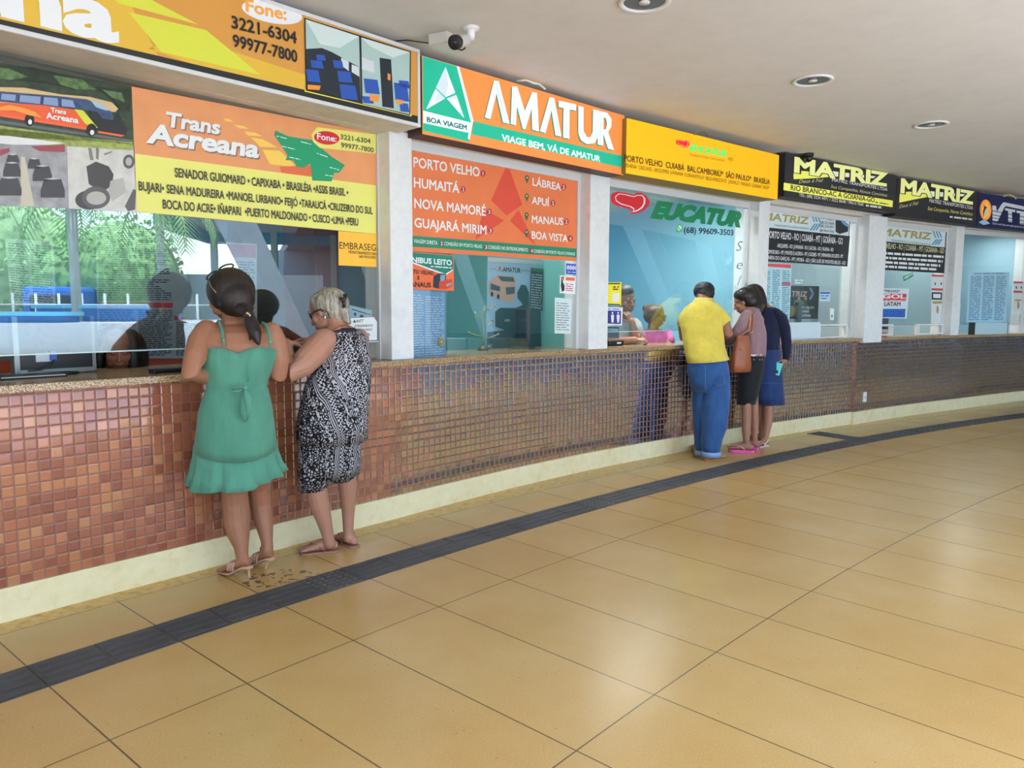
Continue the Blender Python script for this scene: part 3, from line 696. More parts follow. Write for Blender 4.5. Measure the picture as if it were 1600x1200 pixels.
s.poly('rays', mat('#e7c256', .5), z((700, 780), (790, 785), (870, 860), (875, 870), (740, 855)), z((640, 715), (700, 725), (780, 768), (690, 765)), z((605, 685), (660, 690), (700, 710), (625, 705)), z((550, 650), (600, 655), (630, 672), (580, 668)), z((497, 617), (530, 620), (552, 636), (510, 630)))
s.poly('red_shape', mat('#d0663e', .5), z((790, 868), (960, 860), (955, 918), (800, 900)))
s.poly('map', GRN, z((770, 680), (835, 710), (960, 730), (1060, 815), (1130, 860), (1100, 900), (1075, 900), (1060, 945), (960, 940), (950, 850), (915, 875), (880, 870), (860, 835), (820, 835), (832, 808), (762, 702)))
s.poly('phone_panel', PY, z((985, 662), (1292, 700), (1290, 800), (1000, 770), (965, 740), (955, 700)))
s.poly('phone_badge', RED, ellp(510.5, 215.5, 20, 10.5, rot=.1))
s.strips(INKW, [(432, 213, 448, 217), (440, 229, 462, 234), (470, 222, 486, 226), (452, 246, 470, 250), (495, 240, 512, 246), (515, 262, 530, 266), (508, 274, 520, 276)], h=1.2)
s.text(mat('#7b6a5c', .6), ('Trans', (262.5, 200), (346, 213), 24, .035, .12), ('Acreana', (230, 225.5), (407, 250), 32, .038, .12), name='lettering_shadow')
s.text(INKW, ('Trans', (260, 198), (344.5, 210.5), 24, .035, .12), ('Acreana', (228, 223), (405, 247.5), 32, .038, .12))
s.text(INKW, ('Fone:', (495.5, 217.5), (526, 222), 10, .02))
s.text(INKG, ('3221-6304', (532, 217.5), (579, 224.5), 8, .01), ('99977-7800', (533, 230.5), (584, 238.5), 8, .01))
s.text(INKG, ('SENADOR GUIOMARD • CAPIXABA • BRASILÉIA •ASSIS BRASIL •', (273.5, 276.5), (544.5, 307), 14.5, .022), ('BUJARI• SENA MADUREIRA •MANOEL URBANO• FEIJÓ •TARAUCÁ •CRUZEIRO DO SUL', (217, 297.5), (582.5, 335), 14.5, .022), ('BOCA DO ACRE• IÑAPARI  •PUERTO MALDONADO • CUSCO •LIMA •PERU', (254.6, 326), (560, 353), 14.5, .022))
s = Sheet('security_sticker', 'small yellow security company sticker below the corner of the orange route poster', 'sticker', pl, [(528.5, 361), (588.3, 366), (588.3, 417.5), (529, 414.5)], mat('#f0b83a', .5))
s.text(INKB, ('EMBRASEG', (530.5, 388.5), (587.5, 392), 10.5, .0), ('MONITORAMENTO 24H', (545, 396), (587.5, 399), 4.5, .012), ('(68) 99223-5092', (561, 402.5), (587.5, 404.5), 4, .01))
PAP = mat('#98a2a8', .7); PAPI = mat('#39424c', .7); PRED = mat('#b02a35', .6)
s = Sheet('notice', 'two-column printed sheet taped inside the left window near its edge', 'notice', pl, [(8, 372), (83, 378), (87, 477), (17, 475)], PAP, GI)
s.strips(PAPI, block([(12, 378), (42, 381), (48, 472), (20, 470)], 24, 1) + block([(47, 381), (79, 384), (83, 474), (52, 472)], 24, 2), h=1.8)
plb = Pl((.2, 34.47), (1.9, 34.47))
s = Sheet('notice', 'large sheet of dense text with red bars, inside the first window', 'notice', plb, [(149, 345), (268, 352), (312, 500), (312, 560), (153, 560)], PAP, .004)
s.poly('red_bars', PRED, [(152, 473), (270, 473), (270, 481), (153, 482)], [(160, 503.5), (212, 503.5), (212, 510), (160, 510)], [(206, 523), (213, 523), (213, 527), (206, 527)], [(272, 493), (300, 500), (300, 503), (272, 500)])
s.strips(PAPI, block([(153, 350), (264, 355), (268, 470), (154, 470)], 34, 3) + block([(155, 484), (210, 484), (212, 556), (156, 557)], 22, 4) + block([(216, 484), (269, 484), (270, 556), (217, 557)], 24, 5) + block([(275, 502), (306, 506), (309, 556), (275, 556)], 18, 6), h=1.7)
s = Sheet('notice', 'tall information sheet with a reddish heading inside the left window', 'notice', pl, [(340, 378), (401, 381), (402, 586), (341, 590)], PAP, GI)
s.poly('heading', mat('#8f4a5c', .6), [(341, 380), (400, 383), (400, 403), (341, 401)])
s.strips(PAPI, block([(344, 407), (398, 408), (399, 582), (344, 585)], 44, 7), h=1.8)
s = Sheet('notice_board', 'white plastic user help notice with cut corners behind the grey-haired woman', 'notice', pl, [(545, 497), (584, 495.5), (589, 503), (589, 531), (542, 533), (542, 507)], WHT)
s.text(INKG, ('ANTT', (556, 504), (568, 503.5), 4.5, .02, .15), ('ATENDIMENTO', (553.5, 511.5), (582.5, 510.5), 3.8, .01), ('AO USUÁRIO', (555, 517.5), (581.5, 516.5), 3.6, .01), ('166', (566, 525), (578, 524.5), 4.4, .02))
s.poly('emblem', DGRN, [(551.5, 504), (554, 499), (556.5, 504)])
s = Sheet('photo_card', 'pale picture card with a looped white handle above the user help notice', 'notice', pl, [(543, 476), (581, 485), (581, 495), (543, 496.5)], mat('#c3dcea', .5), GI)
s.poly('figures', INKG, ellp(555, 491, 2, 3, 10), ellp(565, 494, 3, 2.2, 10)); s.poly('dark_edge', INKG, [(550, 482.5), (580, 491.5), (580, 493), (550, 484)])
# second window
pl = WP[1]; z6 = zz(620, 60, 4.2105); z7 = zz(620, 330, 4.7059)
WO = mat('#d97444', .5, var=.05, vscale=4); WR = mat('#cf4a35', .5); BADGE = mat('#a81d3c', .5)
s = Sheet('route_poster', 'orange destinations poster with a red faceted arrow in the second window', 'poster', pl, [(637, 222), (906.5, 274.5), (903.6, 408.5), (637, 392)], WO)
s.poly('arrow_emblem', WR, z6((728, 822), (826, 1095), (722, 1166), (622, 1065)), z7((640, -15), (790, 68), (575, 212)), z7((895, -10), (832, 70), (1022, 252)))
s.poly('green_band', mat('#14805f', .5), z7((80, 177), (1335, 275), (1333, 340), (80, 258)))
s.text(INKW, ('PORTO VELHO', (646, 261), (749.5, 276.5), 16, .02), ('HUMAITÁ', (646.6, 292.5), (718, 302), 15.5, .02), ('NOVA MAMORÉ', (647.3, 325), (759, 337.5), 15.5, .02), ('GUAJARÁ MIRIM', (647.6, 355), (760.2, 366.5), 15, .02),
       ('LÁBREA', (832, 290), (876.5, 298), 12, .02), ('APUÍ', (831, 318.5), (858.2, 323), 12, .02), ('MANAUS', (831, 348.5), (880, 352), 12, .02), ('BOA VISTA', (830.8, 373), (887, 378.5), 12, .02))
bd = [(754.7, 271, '1'), (723.8, 296, '2'), (764.6, 331, '3'), (766.6, 360.4, '3'), (880.8, 292.3, '2'), (864, 317.3, '2'), (885, 346.3, '2'), (891.3, 372.5, '4')]
s.poly('number_badges', BADGE, *[ellp(x, y, 3.8, 4.9, 14) for x, y, _ in bd])
s.poly('map_pins', mat('#2f5b3c', .5), *[[(x-3.2, y-2), (x-2.2, y-5), (x, y-6.5), (x+2.2, y-5), (x+3.2, y-2), (x, y+7)] for x, y in ((823.6, 280), (823.4, 308.5), (823, 338), (823, 365))])
s.poly('pin_dots', mat('#c8b79a', .5), *[ellp(x, y-2.4, 1.3, 1.6, 10) for x, y in ((823.6, 280), (823.4, 308.5), (823, 338), (823, 365))])
s.text(INKW, *[(t, (x-(.7 if t == '1' else 1.5), y+3), (x+(.5 if t == '1' else 1.4), y+3.2), 6, .02) for x, y, t in bd], name='numbers')
s.text(INKW, ('VIAGEM DIRETA', (646.6, 379.3), (683.7, 382.6), 6, .012), ('CONEXÃO EM PORTO VELHO', (694, 383.3), (753.5, 388), 5.6, .012), ('CONEXÃO NO ENTRONCAMENTO', (762.8, 388.7), (825, 393.3), 5.6, .012), ('CONEXÃO EM PORTO VELHO E MANAUS', (833.6, 394.8), (898.4, 399.3), 5.2, .012))
s.poly('key_badges', BADGE, *[ellp(x, y, 2.7, 4, 12) for x, y in ((690, 380.2), (759.6, 386), (830.8, 391.6))])
s.text(INKW, ('2', (688.8, 383), (691.4, 383.2), 5.5, .02), ('3', (758.4, 388.8), (761, 389), 5.5, .02), ('4', (829.6, 394.4), (832.2, 394.6), 5.5, .02), name='numbers')
s = Sheet('bus_sticker', 'orange and green sleeper bus sticker with a small coach, low beside the first pillar', 'sticker', pl, [(632, 392.5), (709, 398.5), (709, 454.5), (632, 451.5)], mat('#e2693a', .5))
s.poly('green_field', mat('#0f7a68', .5), [(633, 393.5), (708, 399.5), (708, 421), (696, 429), (633, 405)])
s.poly('white_edge', WHT, [(633, 405), (696, 428), (708, 420.5), (708, 422.5), (696, 430.5), (633, 407.5)])
s.text(INKW, ('ÔNIBUS LEITO', (634, 409.5), (706, 415), 9, .03)); s.strips(INKW, [(673, 417, 706, 419.5)], h=1.6)
s.text(mat('#2b2422', .5), ('PORTO VELHO', (632.5, 426.5), (678, 430), 6.5, .03), ('X', (651.5, 437.3), (656, 437.5), 6.5, .03), ('MANAUS', (634, 447.5), (673.5, 449.5), 8.2, .03))
s.poly('coach', mat('#1f2a38', .5), [(678, 431), (686, 427), (697, 428), (697, 444), (686, 451), (677, 449)]); s.poly('coach_side', mat('#c9401f', .5), [(686, 440), (706, 436), (707, 447), (697, 452), (686, 451)])
s.poly('coach_glass', mat('#7d93ad', .5), [(688, 430), (696, 429), (695, 438), (688, 440)], [(697, 444), (705, 441), (706, 445), (698, 448)])
s = Sheet('notice', 'pale blue printed sheet hanging under the sleeper bus sticker', 'notice', pl, [(632, 452), (696, 457), (696, 561), (632, 565)], mat('#7fa6d6', .6), GI)
s.strips(mat('#dfeaf6', .6), block([(645, 459), (662, 460), (663, 560), (645, 562)], 26, 8) + block([(665, 462), (693, 463), (693, 558), (665, 560)], 26, 9), h=1.6)
s = Sheet('seal_sticker', 'small round gold seal on the edge of the pale blue sheet', 'sticker', pl, ellp(690, 534, 4.6, 7, 18), mat('#8f8a55', .5)); s.poly('ring', mat('#4d5a3c', .5), ellp(690, 534, 2.8, 4.4, 14)); s.poly('centre', mat('#b5ad72', .5), ellp(690, 534, 1.6, 2.6, 12))
s = Sheet('number_sticker', 'blue and white sticker with four zeros in the top corner of the second window', 'sticker', pl, [(884.5, 411.5), (902.5, 413), (902, 429.5), (884.5, 428)], mat('#2350b8', .5))
s.poly('cells', INKW, *[ellp(887.7+i*4.1, 418+i*.25, 1.9, 3.6, 12) for i in range(4)]); s.text(mat('#2350b8', .5), ('0', (886.7, 420.5), (888.7, 420.6), 5), ('0', (890.8, 420.7), (892.8, 420.8), 5), ('0', (894.9, 421), (896.9, 421.1), 5), ('0', (899, 421.2), (901, 421.3), 5)); s.strips(INKW, [(887, 425.5, 900, 426.2)], h=1)
s = Sheet('help_sticker', 'white and orange sticker with a woman on the phone, above the white notice', 'sticker', pl, [(875, 430), (899.5, 432), (898.5, 459.5), (874.5, 458)], WHT)
s.poly('orange_block', ORG, [(884, 433), (898, 434), (898, 439), (884, 438)]); s.poly('figure', INKB, [(877, 433), (881, 432), (881, 437), (879, 440), (882, 446), (882, 454), (878, 456), (876.5, 447), (877, 440)]); s.poly('figure_skin', SKIN1, ellp(879, 436, 1.5, 2.5, 10)); s.strips(PRED, block([(884, 442), (896, 443), (896, 456), (884, 455)], 4, 4), h=1.2)
s = Sheet('notice', 'narrow white typed notice taped to the right side of the second window', 'notice', pl, [(867, 465), (893.5, 467), (891.5, 521.5), (866.5, 521)], mat('#cfe0e2', .6))
s.strips(PAPI, block([(869, 471), (891, 473), (889.5, 517), (869, 516.5)], 12, 11), h=.9)
# third window
pl = WP[2]; z = zz(930, 160, 5.3333)
s = Sheet('logo_decal', 'red heart decal with a white outline at the top left of the third window', 'decal', pl, z((131, 775), (150, 752), (185, 742), (250, 752), (320, 768), (350, 752), (390, 755), (430, 780), (453, 825), (445, 862), (415, 895), (370, 918), (320, 930), (265, 932), (310, 916), (300, 895), (240, 878), (170, 858), (133, 830)), RED)
s.poly('outline', INKW, z((165, 785), (195, 758), (250, 765), (320, 782), (355, 770), (395, 772), (418, 800), (418, 840), (395, 880), (350, 908), (312, 915), (320, 890), (290, 870), (215, 850), (172, 822)))
s.poly('centre', RED, z((172, 788), (200, 764), (250, 772), (320, 789), (355, 777), (392, 780), (404, 805), (404, 838), (385, 872), (350, 896), (322, 904), (328, 885), (300, 866), (220, 843), (178, 818)))
def decal(name, label, pl, m, lines, d=.004):
    mb = MB()
    for q in lines: put_text(mb, pl, *q[:4], d, *q[4:])
    u = sum(v.x for v in mb.v)/len(mb.v); zz_ = min(v.z for v in mb.v); off = V((u, 0, zz_))
    o = mb.build(name, m, None, M=pl.M @ Matrix.Translation(off), off=off); tag(o, label, 'decal'); return o, off
decal('lettering_decal', 'big green slanted company lettering across the top of the third window', pl, mat('#0c7a4c', .5), [('EUCATUR', (1016, 341), (1158, 356), 29, .075, .38)])
o, off = decal('phone_decal', 'black phone number with a green chat badge under the green lettering', pl, INKB, [('(68) 99609-3503', (1068.5, 363.8), (1145.8, 368), 9.5, .02)])
mb = MB(); mb.flat(pl.pts(ellp(1061.7, 356.6, 4.6, 6.2, 18), .004), .004); mb.flat(pl.pts([(1057, 358), (1057, 363.5), (1061, 361.5)], .0042), .0042); mb.build('chat_badge', mat('#2fae62', .5), o, off=off)
mb = MB(); mb.flat(pl.pts(ellp(1061.7, 356.4, 3.2, 4.4, 16), .0046), .0046); mb.build('badge_ring', INKW, o, off=off)
mb = MB(); mb.flat(pl.pts([(1059.6, 353.6), (1060.6, 353.3), (1061.4, 355.4), (1060.9, 356.4), (1062.5, 358.2), (1063.4, 357.6), (1064.6, 359), (1063.6, 360), (1061, 359), (1059.2, 356)], .0052), .0052); mb.build('handset', mat('#2fae62', .5), o, off=off)
decal('script_decal', 'thin dark script letters running down the right of the third window', pl, mat('#3f6f86', .5), [('S', (1150, 392), (1160, 393), 16, -.012, .3), ('e', (1151, 420), (1160, 421), 16, -.012, .3), ('l', (1152, 446), (1158, 446.5), 16, -.01, .5), ('t', (1151, 470), (1157, 470.5), 14, -.01, .4)])
s = Sheet('code_sticker', 'yellow sticker with black bars top and bottom beside the seated man', 'sticker', pl, [(944, 441.5), (971, 441), (970.5, 477.5), (944, 476)], mat('#efe02a', .5))
s.poly('bars', INKB, [(944, 442.5), (969, 442.2), (969, 444), (944, 444.3)], [(944, 474.3), (969, 475.3), (969, 477), (944, 475.8)]); s.poly('blank_square', WHT, [(957, 458), (968, 458), (967, 472), (957, 471.5)]); s.strips(INKG, [(958, 449.5, 967.5, 449.3), (957.5, 453, 968, 453)], h=2)
s = Sheet('priority_sticker', 'white-edged violet sticker with white priority figures below the yellow sticker', 'sticker', pl, [(944, 480), (972.8, 480.3), (971.8, 508.5), (944, 507.3)], WHT)
s.poly('violet_field', mat('#34348f', .5), [(944, 485), (970.5, 485.6), (970, 506.3), (944, 505.5)]); s.strips(BLU, [(950, 483.6, 970, 483.8)], h=1.3)
for k_, x in enumerate((946.5, 957, 965.8)): s.poly('figure', INKW, ellp(x, 489, 1.3, 1.7, 10), [(x-2.2, 492), (x+2.2, 491.6), (x+2.2, 497), (x+1.4, 504), (x-1.4, 504), (x-2.0, 497.5)])
s = Sheet('notice', 'small grey and white sheet under the violet priority sticker', 'notice', pl, [(944, 510), (967.5, 510.5), (967, 528.5), (944, 528)], mat('#44525f', .6), GI); s.poly('white_strip', mat('#a9cbd8', .6), [(945, 513), (966, 513.5), (966, 517.5), (945, 517)])
# fourth and fifth windows: black and white poster with olive letters
def mat_poster(pl, label, q_out, q_black, title, tag_, chev, route, rows, routecol, extra=None):
    s = Sheet('route_poster', label, 'poster', pl, q_out, mat('#dcebf2', .5))
    s.poly('black_field', mat('#1d2226', .5), q_black)
    s.poly('border', mat('#15181c', .5), [q_out[0], q_out[1], (q_out[1][0], q_out[1][1]+1.8), (q_out[0][0], q_out[0][1]+2)], [q_out[1], (q_out[1][0]-1, q_out[1][1]), (q_out[2][0]-1, q_out[2][1]), q_out[2]])
    s.text(mat('#a39a5e', .5), title); s.text(TEAL, tag_)
    s.poly('chevrons', mat('#4c93b0', .5), *chev)
    s.text(routecol, route)
    s.text(INKW, *rows[0]); s.strips(INKW, rows[1], h=3.6)
    return s
z = zz(1180, 220, 7.2727)
ch = [z((635+i*32, 832), (650+i*32, 834), (685+i*32-5, 922), (670+i*32-5, 920)) for i in range(3)] + [z((675+i*28, 940), (690+i*28, 942), (635+i*32, 1018), (618+i*32, 1016)) for i in range(3)]
s = mat_poster(WP[3], 'black and white route poster with phone list and coach picture in the fourth window', [(1190, 320), (1329, 337.5), (1324, 416.5), (1190, 407.3)], [(1190, 354.2), (1328, 369), (1324, 416.5), (1190, 407.3)],
    ('MATRIZ', (1191, 343.3), (1264.5, 351), 12.5, .03, .12), ('TRANSPORTE É O NOSSO NEGÓCIO', (1210, 353.5), (1263.5, 358.8), 3, 0), ch,
    ('PORTO VELHO - RO | CUIABÁ - MT | GOIÂNIA - GO', (1199.5, 371.5), (1316.5, 382), 11, .015),
    ([('ARIQUEMES - RO | JI-PARANÁ - RO | CACOAL - RO | VILHENA - RO', (1214.4, 386.4), (1302, 393), 6, .012), ('COMODORO - MT | PONTES E LACERDA - MT | CÁCERES - MT | PRIMAVERA DO LESTE - MT', (1198, 396), (1317, 403.3), 6, .012), ('BARRA DO GARÇAS - MT | IPORÁ - GO | SÃO LUÍS DE MONTES BELOS - GO', (1198, 405), (1321, 413.7), 6, .012)], []), INKW)
s.text(INKG, ('Disk Passagem', (1282, 341.5), (1303, 344.6), 4, 0), ('(68) 3222-8648', (1282, 349), (1303, 351.6), 3.8, 0), ('(68) 3224-4971', (1281.6, 354.5), (1302.6, 357), 3.8, 0), ('(68) 99614-7560', (1281, 361.5), (1302.6, 363.8), 3.8, 0))
s.poly('coach', mat('#20252c', .5), [(1306, 344), (1311, 341), (1318, 344), (1326, 352), (1325, 362), (1312, 365.5), (1306, 362)]); s.poly('coach_glass', mat('#5f9bd6', .5), [(1312, 342.5), (1318, 345), (1326, 353), (1325, 355), (1317, 350)])
z = zz(1380, 240, 7.2727)
ch = [z((560+i*33, 878), (575+i*33, 880), (605+i*33, 958), (590+i*33, 956)) for i in range(3)] + [z((600+i*28, 972), (618+i*28, 974), (565+i*33, 1038), (548+i*33, 1036)) for i in range(3)]
mat_poster(WP[4], 'black and white route poster with yellowish route line in the fifth window', [(1368, 346), (1479, 358.3), (1475, 427), (1368, 421)], [(1368, 375.5), (1478, 387), (1475, 427), (1368, 421)],
    ('MATRIZ', (1375.5, 367.5), (1456, 375), 12, .03, .12), ('TRANSPORTE É O NOSSO NEGÓCIO', (1392, 377), (1454.5, 384.3), 3.4, 0), ch,
    ('PORTO VELHO - RO | CUIABÁ - MT | GOIÂNIA - GO', (1366, 386.5), (1475, 396), 8.6, .012),
    ([], [(1368, 396.5, 1474.5, 403.2), (1368, 403.5, 1473, 410.3), (1368, 410.5, 1469, 417), (1368, 417.3, 1463, 422.8)]), mat('#e3deb0', .5))
pl = WP[3]
s = Sheet('price_list', 'pale price list in three columns with a red heading, behind the woman in navy', 'notice', pl, [(1190, 409.5), (1237, 412.5), (1233.5, 499), (1190, 499)], mat('#b4d9e2', .6))
s.poly('red_heading', mat('#d05560', .5), [(1192, 411), (1236, 413.5), (1236, 419), (1192, 416)], [(1221.5, 441), (1235, 441.5), (1235, 447), (1221.3, 446.3)])
s.strips(mat('#4b87a0', .6), block([(1196, 421), (1204, 421), (1203, 496), (1195, 496)], 26, 1, .1) + block([(1207, 421), (1219, 421.5), (1218, 496), (1206, 496)], 26, 2, .2) + block([(1222.5, 422), (1234.5, 422.5), (1233, 496), (1221.5, 496)], 26, 3, .2), h=1.3)
def slot_box(label, pl, x0, x1, yt, yb):
    u0, v1 = pl.px(x0, yt); u1, v0 = pl.px(x1, yb); v0 = max(min(v0, pl.px(x0, yb)[1]), 1.104); t = .018
    off = V(((u0+u1)/2, 0, v0)); r = thing('pay_slot', label, 'slot frame', M=pl.M @ Matrix.Translation(off))
    mb = MB(); mb.box((u0, -.03, v0), (u1, .03, v0+t)).box((u0, -.03, v1-t), (u1, .03, v1)).box((u0, -.03, v0+t), (u0+t, .03, v1-t)).box((u1-t, -.03, v0+t), (u1, .03, v1-t))
    mb.build('frame', M_WHITE, r, off=off, bevel=.003)
slot_box('white framed pay slot at the right of the fourth window, in front of a monitor', WP[3], 1278, 1320, 507, 527.5)
slot_box('white framed pay slot at the left of the fifth window, beside the thick pillar', WP[4], 1366, 1392, 507, 524)
slot_box('white framed pay slot at the right of the fifth window', WP[4], 1432.5, 1471, 506.5, 522)
u0, v1 = pl.px(1226, 504); u1, v0 = pl.px(1278, 529)
off = V(((u0+u1)/2, 0, 1.101)); o = MB().box((u0, -.024, 1.101), (u1, -.006, v1)).build('counter_screen', mat('#d3e4ee', .4), None, M=pl.M @ Matrix.Translation(off), off=off, bevel=.004); tag(o, 'low white screen panel on the ledge of the fourth window', 'panel')
s = Sheet('label_sticker', 'narrow white label sticker beside the monitor in the fourth window', 'sticker', pl, [(1297, 481.5), (1303.3, 482), (1302.5, 500.5), (1297, 500)], WHT); s.poly('mark', INKG, ellp(1300, 494, 1, 2.5, 8))
s = Sheet('card', 'small white and blue card stuck over the dark banner in the fourth window', 'sticker', pl, [(1282, 455.5), (1297.5, 455.5), (1297, 471), (1281, 471)], mat('#b9d6e6', .5)); s.poly('blue_heading', BLU, [(1282, 456.5), (1297, 456.5), (1297, 459), (1282, 459)]); s.strips(mat('#3d5c94', .5), [(1283, 463, 1295, 463), (1283, 467, 1293, 467)], h=1.6)
pl = WP[4]
s = Sheet('open_sign', 'tilted green sign reading open in portuguese, in the fifth window', 'sign', pl, [(1410.8, 432), (1426, 425.2), (1426.8, 431.7), (1412, 439.5)], GRN); s.text(INKW, ('ABERTO', (1412.6, 437), (1425.8, 430), 4.4, .02))
s = Sheet('airline_poster', 'white, red and blue air miles poster low in the fifth window', 'poster', pl, [(1366, 450), (1420.5, 451), (1416.5, 497.5), (1366, 497)], mat('#d5e6ee', .5))
s.poly('red_band', mat('#cf3b45', .5), [(1366, 458.5), (1416.8, 459.2), (1415.3, 470.5), (1366, 470)]); s.poly('blue_sky', mat('#2f62b4', .5, var=.35, vscale=30), [(1366, 482.5), (1415, 482.6), (1414, 496), (1366, 495.6)])
s.text(INKG, ('"MILHAS"', (1381, 456.7), (1406, 457), 4, .02)); s.text(INKW, ('GOL', (1379, 466.3), (1415, 466.8), 7, .04)); s.text(mat('#5a2540', .5), ('LATAM', (1381.5, 478.2), (1407, 478.3), 6.6, .02)); s.strips(INKW, [(1383, 469.6, 1414, 470)], h=.9)
def stick_col(pl, label, x0, x1, y0, parts):
    s = Sheet('notice', label, 'sticker', pl, [(x0, y0), (x1, y0+.6), (x1-.6, parts), (x0-.6, parts-.4)], mat('#d4dfe2', .5))
    h = parts-y0
    s.poly('red_bars', mat('#c3474f', .5), [(x0, y0), (x1, y0+.6), (x1, y0+3.6), (x0, y0+3)], [(x0, y0+h*.28), (x1, y0+h*.28+.5), (x1, y0+h*.28+4), (x0, y0+h*.28+3.5)])
    s.poly('dark_icons', INKG, *[ellp(x0+(x1-x0)*t, y0+h*.19, 1.1, 2.4, 8) for t in (.3, .8)])
    s.poly('tan_figure', mat('#b58a4a', .5), ellp(x0+(x1-x0)*.5, y0+h*.72, 2.0, 6.5, 12)); s.poly('tan_bar', mat('#b58a4a', .5), [(x0+2, y0+h*.55), (x1-3, y0+h*.55), (x1-3, y0+h*.6), (x0+2, y0+h*.6)])
    return s
s = stick_col(pl, 'column of safety stickers on the right edge of the fifth window', 1455.6, 1474.4, 429, 505); s.poly('black_frame', INKB, [(1456, 456.5), (1472, 457), (1471.5, 468.5), (1456, 468)]); s.poly('frame_middle', WHT, [(1458, 459), (1470, 459.4), (1469.5, 466), (1458, 465.6)])
pl = WP[5]
stick_col(pl, 'column of safety stickers on the right edge of the last window', 1583.5, 1598.8, 439.5, 491)
s = Sheet('price_list', 'bluish price list in three columns in the last window', 'notice', pl, [(1514, 425), (1577, 425.5), (1571.5, 505), (1510, 504)], mat('#aacfe2', .6))
s.strips(mat('#5b8bb0', .6), block([(1517, 431), (1534, 431), (1530, 501), (1513, 501)], 26, 1, .1) + block([(1537, 431), (1554, 431), (1550, 501), (1533, 501)], 26, 2, .2) + block([(1557, 431), (1574, 431.5), (1568, 501), (1553, 501)], 26, 3, .2) + [(1522, 428.3, 1571, 428)], h=1.4)
s = Sheet('notice', 'strip of tiny stickers along the left edge of the last window', 'sticker', pl, [(1496, 472.5), (1501, 473), (1498.5, 514), (1494.5, 513.5)], mat('#c6dbe6', .5)); s.poly('dark_squares', INKB, [(1496.5, 484), (1500, 484), (1499.5, 487), (1496, 487)], [(1495, 509), (1498.5, 509), (1498, 512.5), (1495, 512.5)])
for lab, x0, x1 in (('pale acrylic screen box on the ledge below the bluish price list', 1513, 1564),):
    u0, v1 = pl.px(x0, 504); u1, _ = pl.px(x1, 504); off = V(((u0+u1)/2, 0, 1.101)); r = thing('screen_box', lab, 'box', M=pl.M @ Matrix.Translation(off))
    MB().box((u0, -.10, 1.101), (u1, -.012, v1)).build('body', mat('#b7d3e0', .35), r, off=off, bevel=.004)
    MB().box((u0-.006, -.104, 1.101), (u0, -.01, v1+.004)).box((u1, -.104, 1.101), (u1+.006, -.01, v1+.004)).build('dark_edges', INKG, r, off=off)
# ------------------------------------------------------------------ people
def skin(h, name):
    g = N(name); pos = g.n('TexCoord').outputs['Object']
    c = g.mix(.5, lin(h), g.ramp(g.noise(pos, 9, 4, .6), [(.3, h), (.7, h)]))
    c = g.mix(g.maprange(g.noise(pos, 14, 4), .45, .75, 0, .22), lin(h), (.55, .22, .16, 1))
    g.set(g.b.inputs['Base Color'], c); g.b.inputs['Roughness'].default_value = .5; g.b.inputs['Specular IOR Level'].default_value = .35
    g.b.inputs['Subsurface Weight'].default_value = .12; g.b.inputs['Subsurface Radius'].default_value = (.012, .005, .003); g.b.inputs['Subsurface Scale'].default_value = .6
    return g.m
def hairmat(stops, name, rough=.38, scale=(70, 70, 9)):
    g = N(name); pos = g.n('TexCoord').outputs['Object']
    v = g.vmath('MULTIPLY', pos, scale); n_ = g.noise(v, 1, 4, .7)
    g.set(g.b.inputs['Base Color'], g.ramp(n_, stops)); g.b.inputs['Roughness'].default_value = rough
    bp = g.n('Bump'); bp.inputs['Strength'].default_value = .7; bp.inputs['Distance'].default_value = .006; g.l(n_, bp.inputs['Height']); g.l(bp.outputs[0], g.b.inputs['Normal'])
    return g.m
def cloth(h, name, rough=.85, bump=.35, scale=(9, 9, 3), fine=500, var=.12):
    g = N(name); pos = g.n('TexCoord').outputs['Object']
    v = g.vmath('MULTIPLY', pos, scale); n_ = g.noise(v, 1.4, 4, .55)
    mr = g.maprange(n_, .3, .7, 1-var, 1+var); sc_ = g.vmath('SCALE', lin(h)[:3], sc=mr)
    g.set(g.b.inputs['Base Color'], sc_); g.b.inputs['Roughness'].default_value = rough; g.b.inputs['Specular IOR Level'].default_value = .25
    g.b.inputs['Sheen Weight'].default_value = .15
    bp = g.n('Bump'); bp.inputs['Strength'].default_value = bump; bp.inputs['Distance'].default_value = .03; g.l(n_, bp.inputs['Height'])
    b2 = g.n('Bump'); b2.inputs['Strength'].default_value = .25; b2.inputs['Distance'].default_value = .002; g.l(g.noise(pos, fine, 2), b2.inputs['Height']); g.l(bp.outputs[0], b2.inputs['Normal'])
    g.l(b2.outputs[0], g.b.inputs['Normal'])
    return g.m
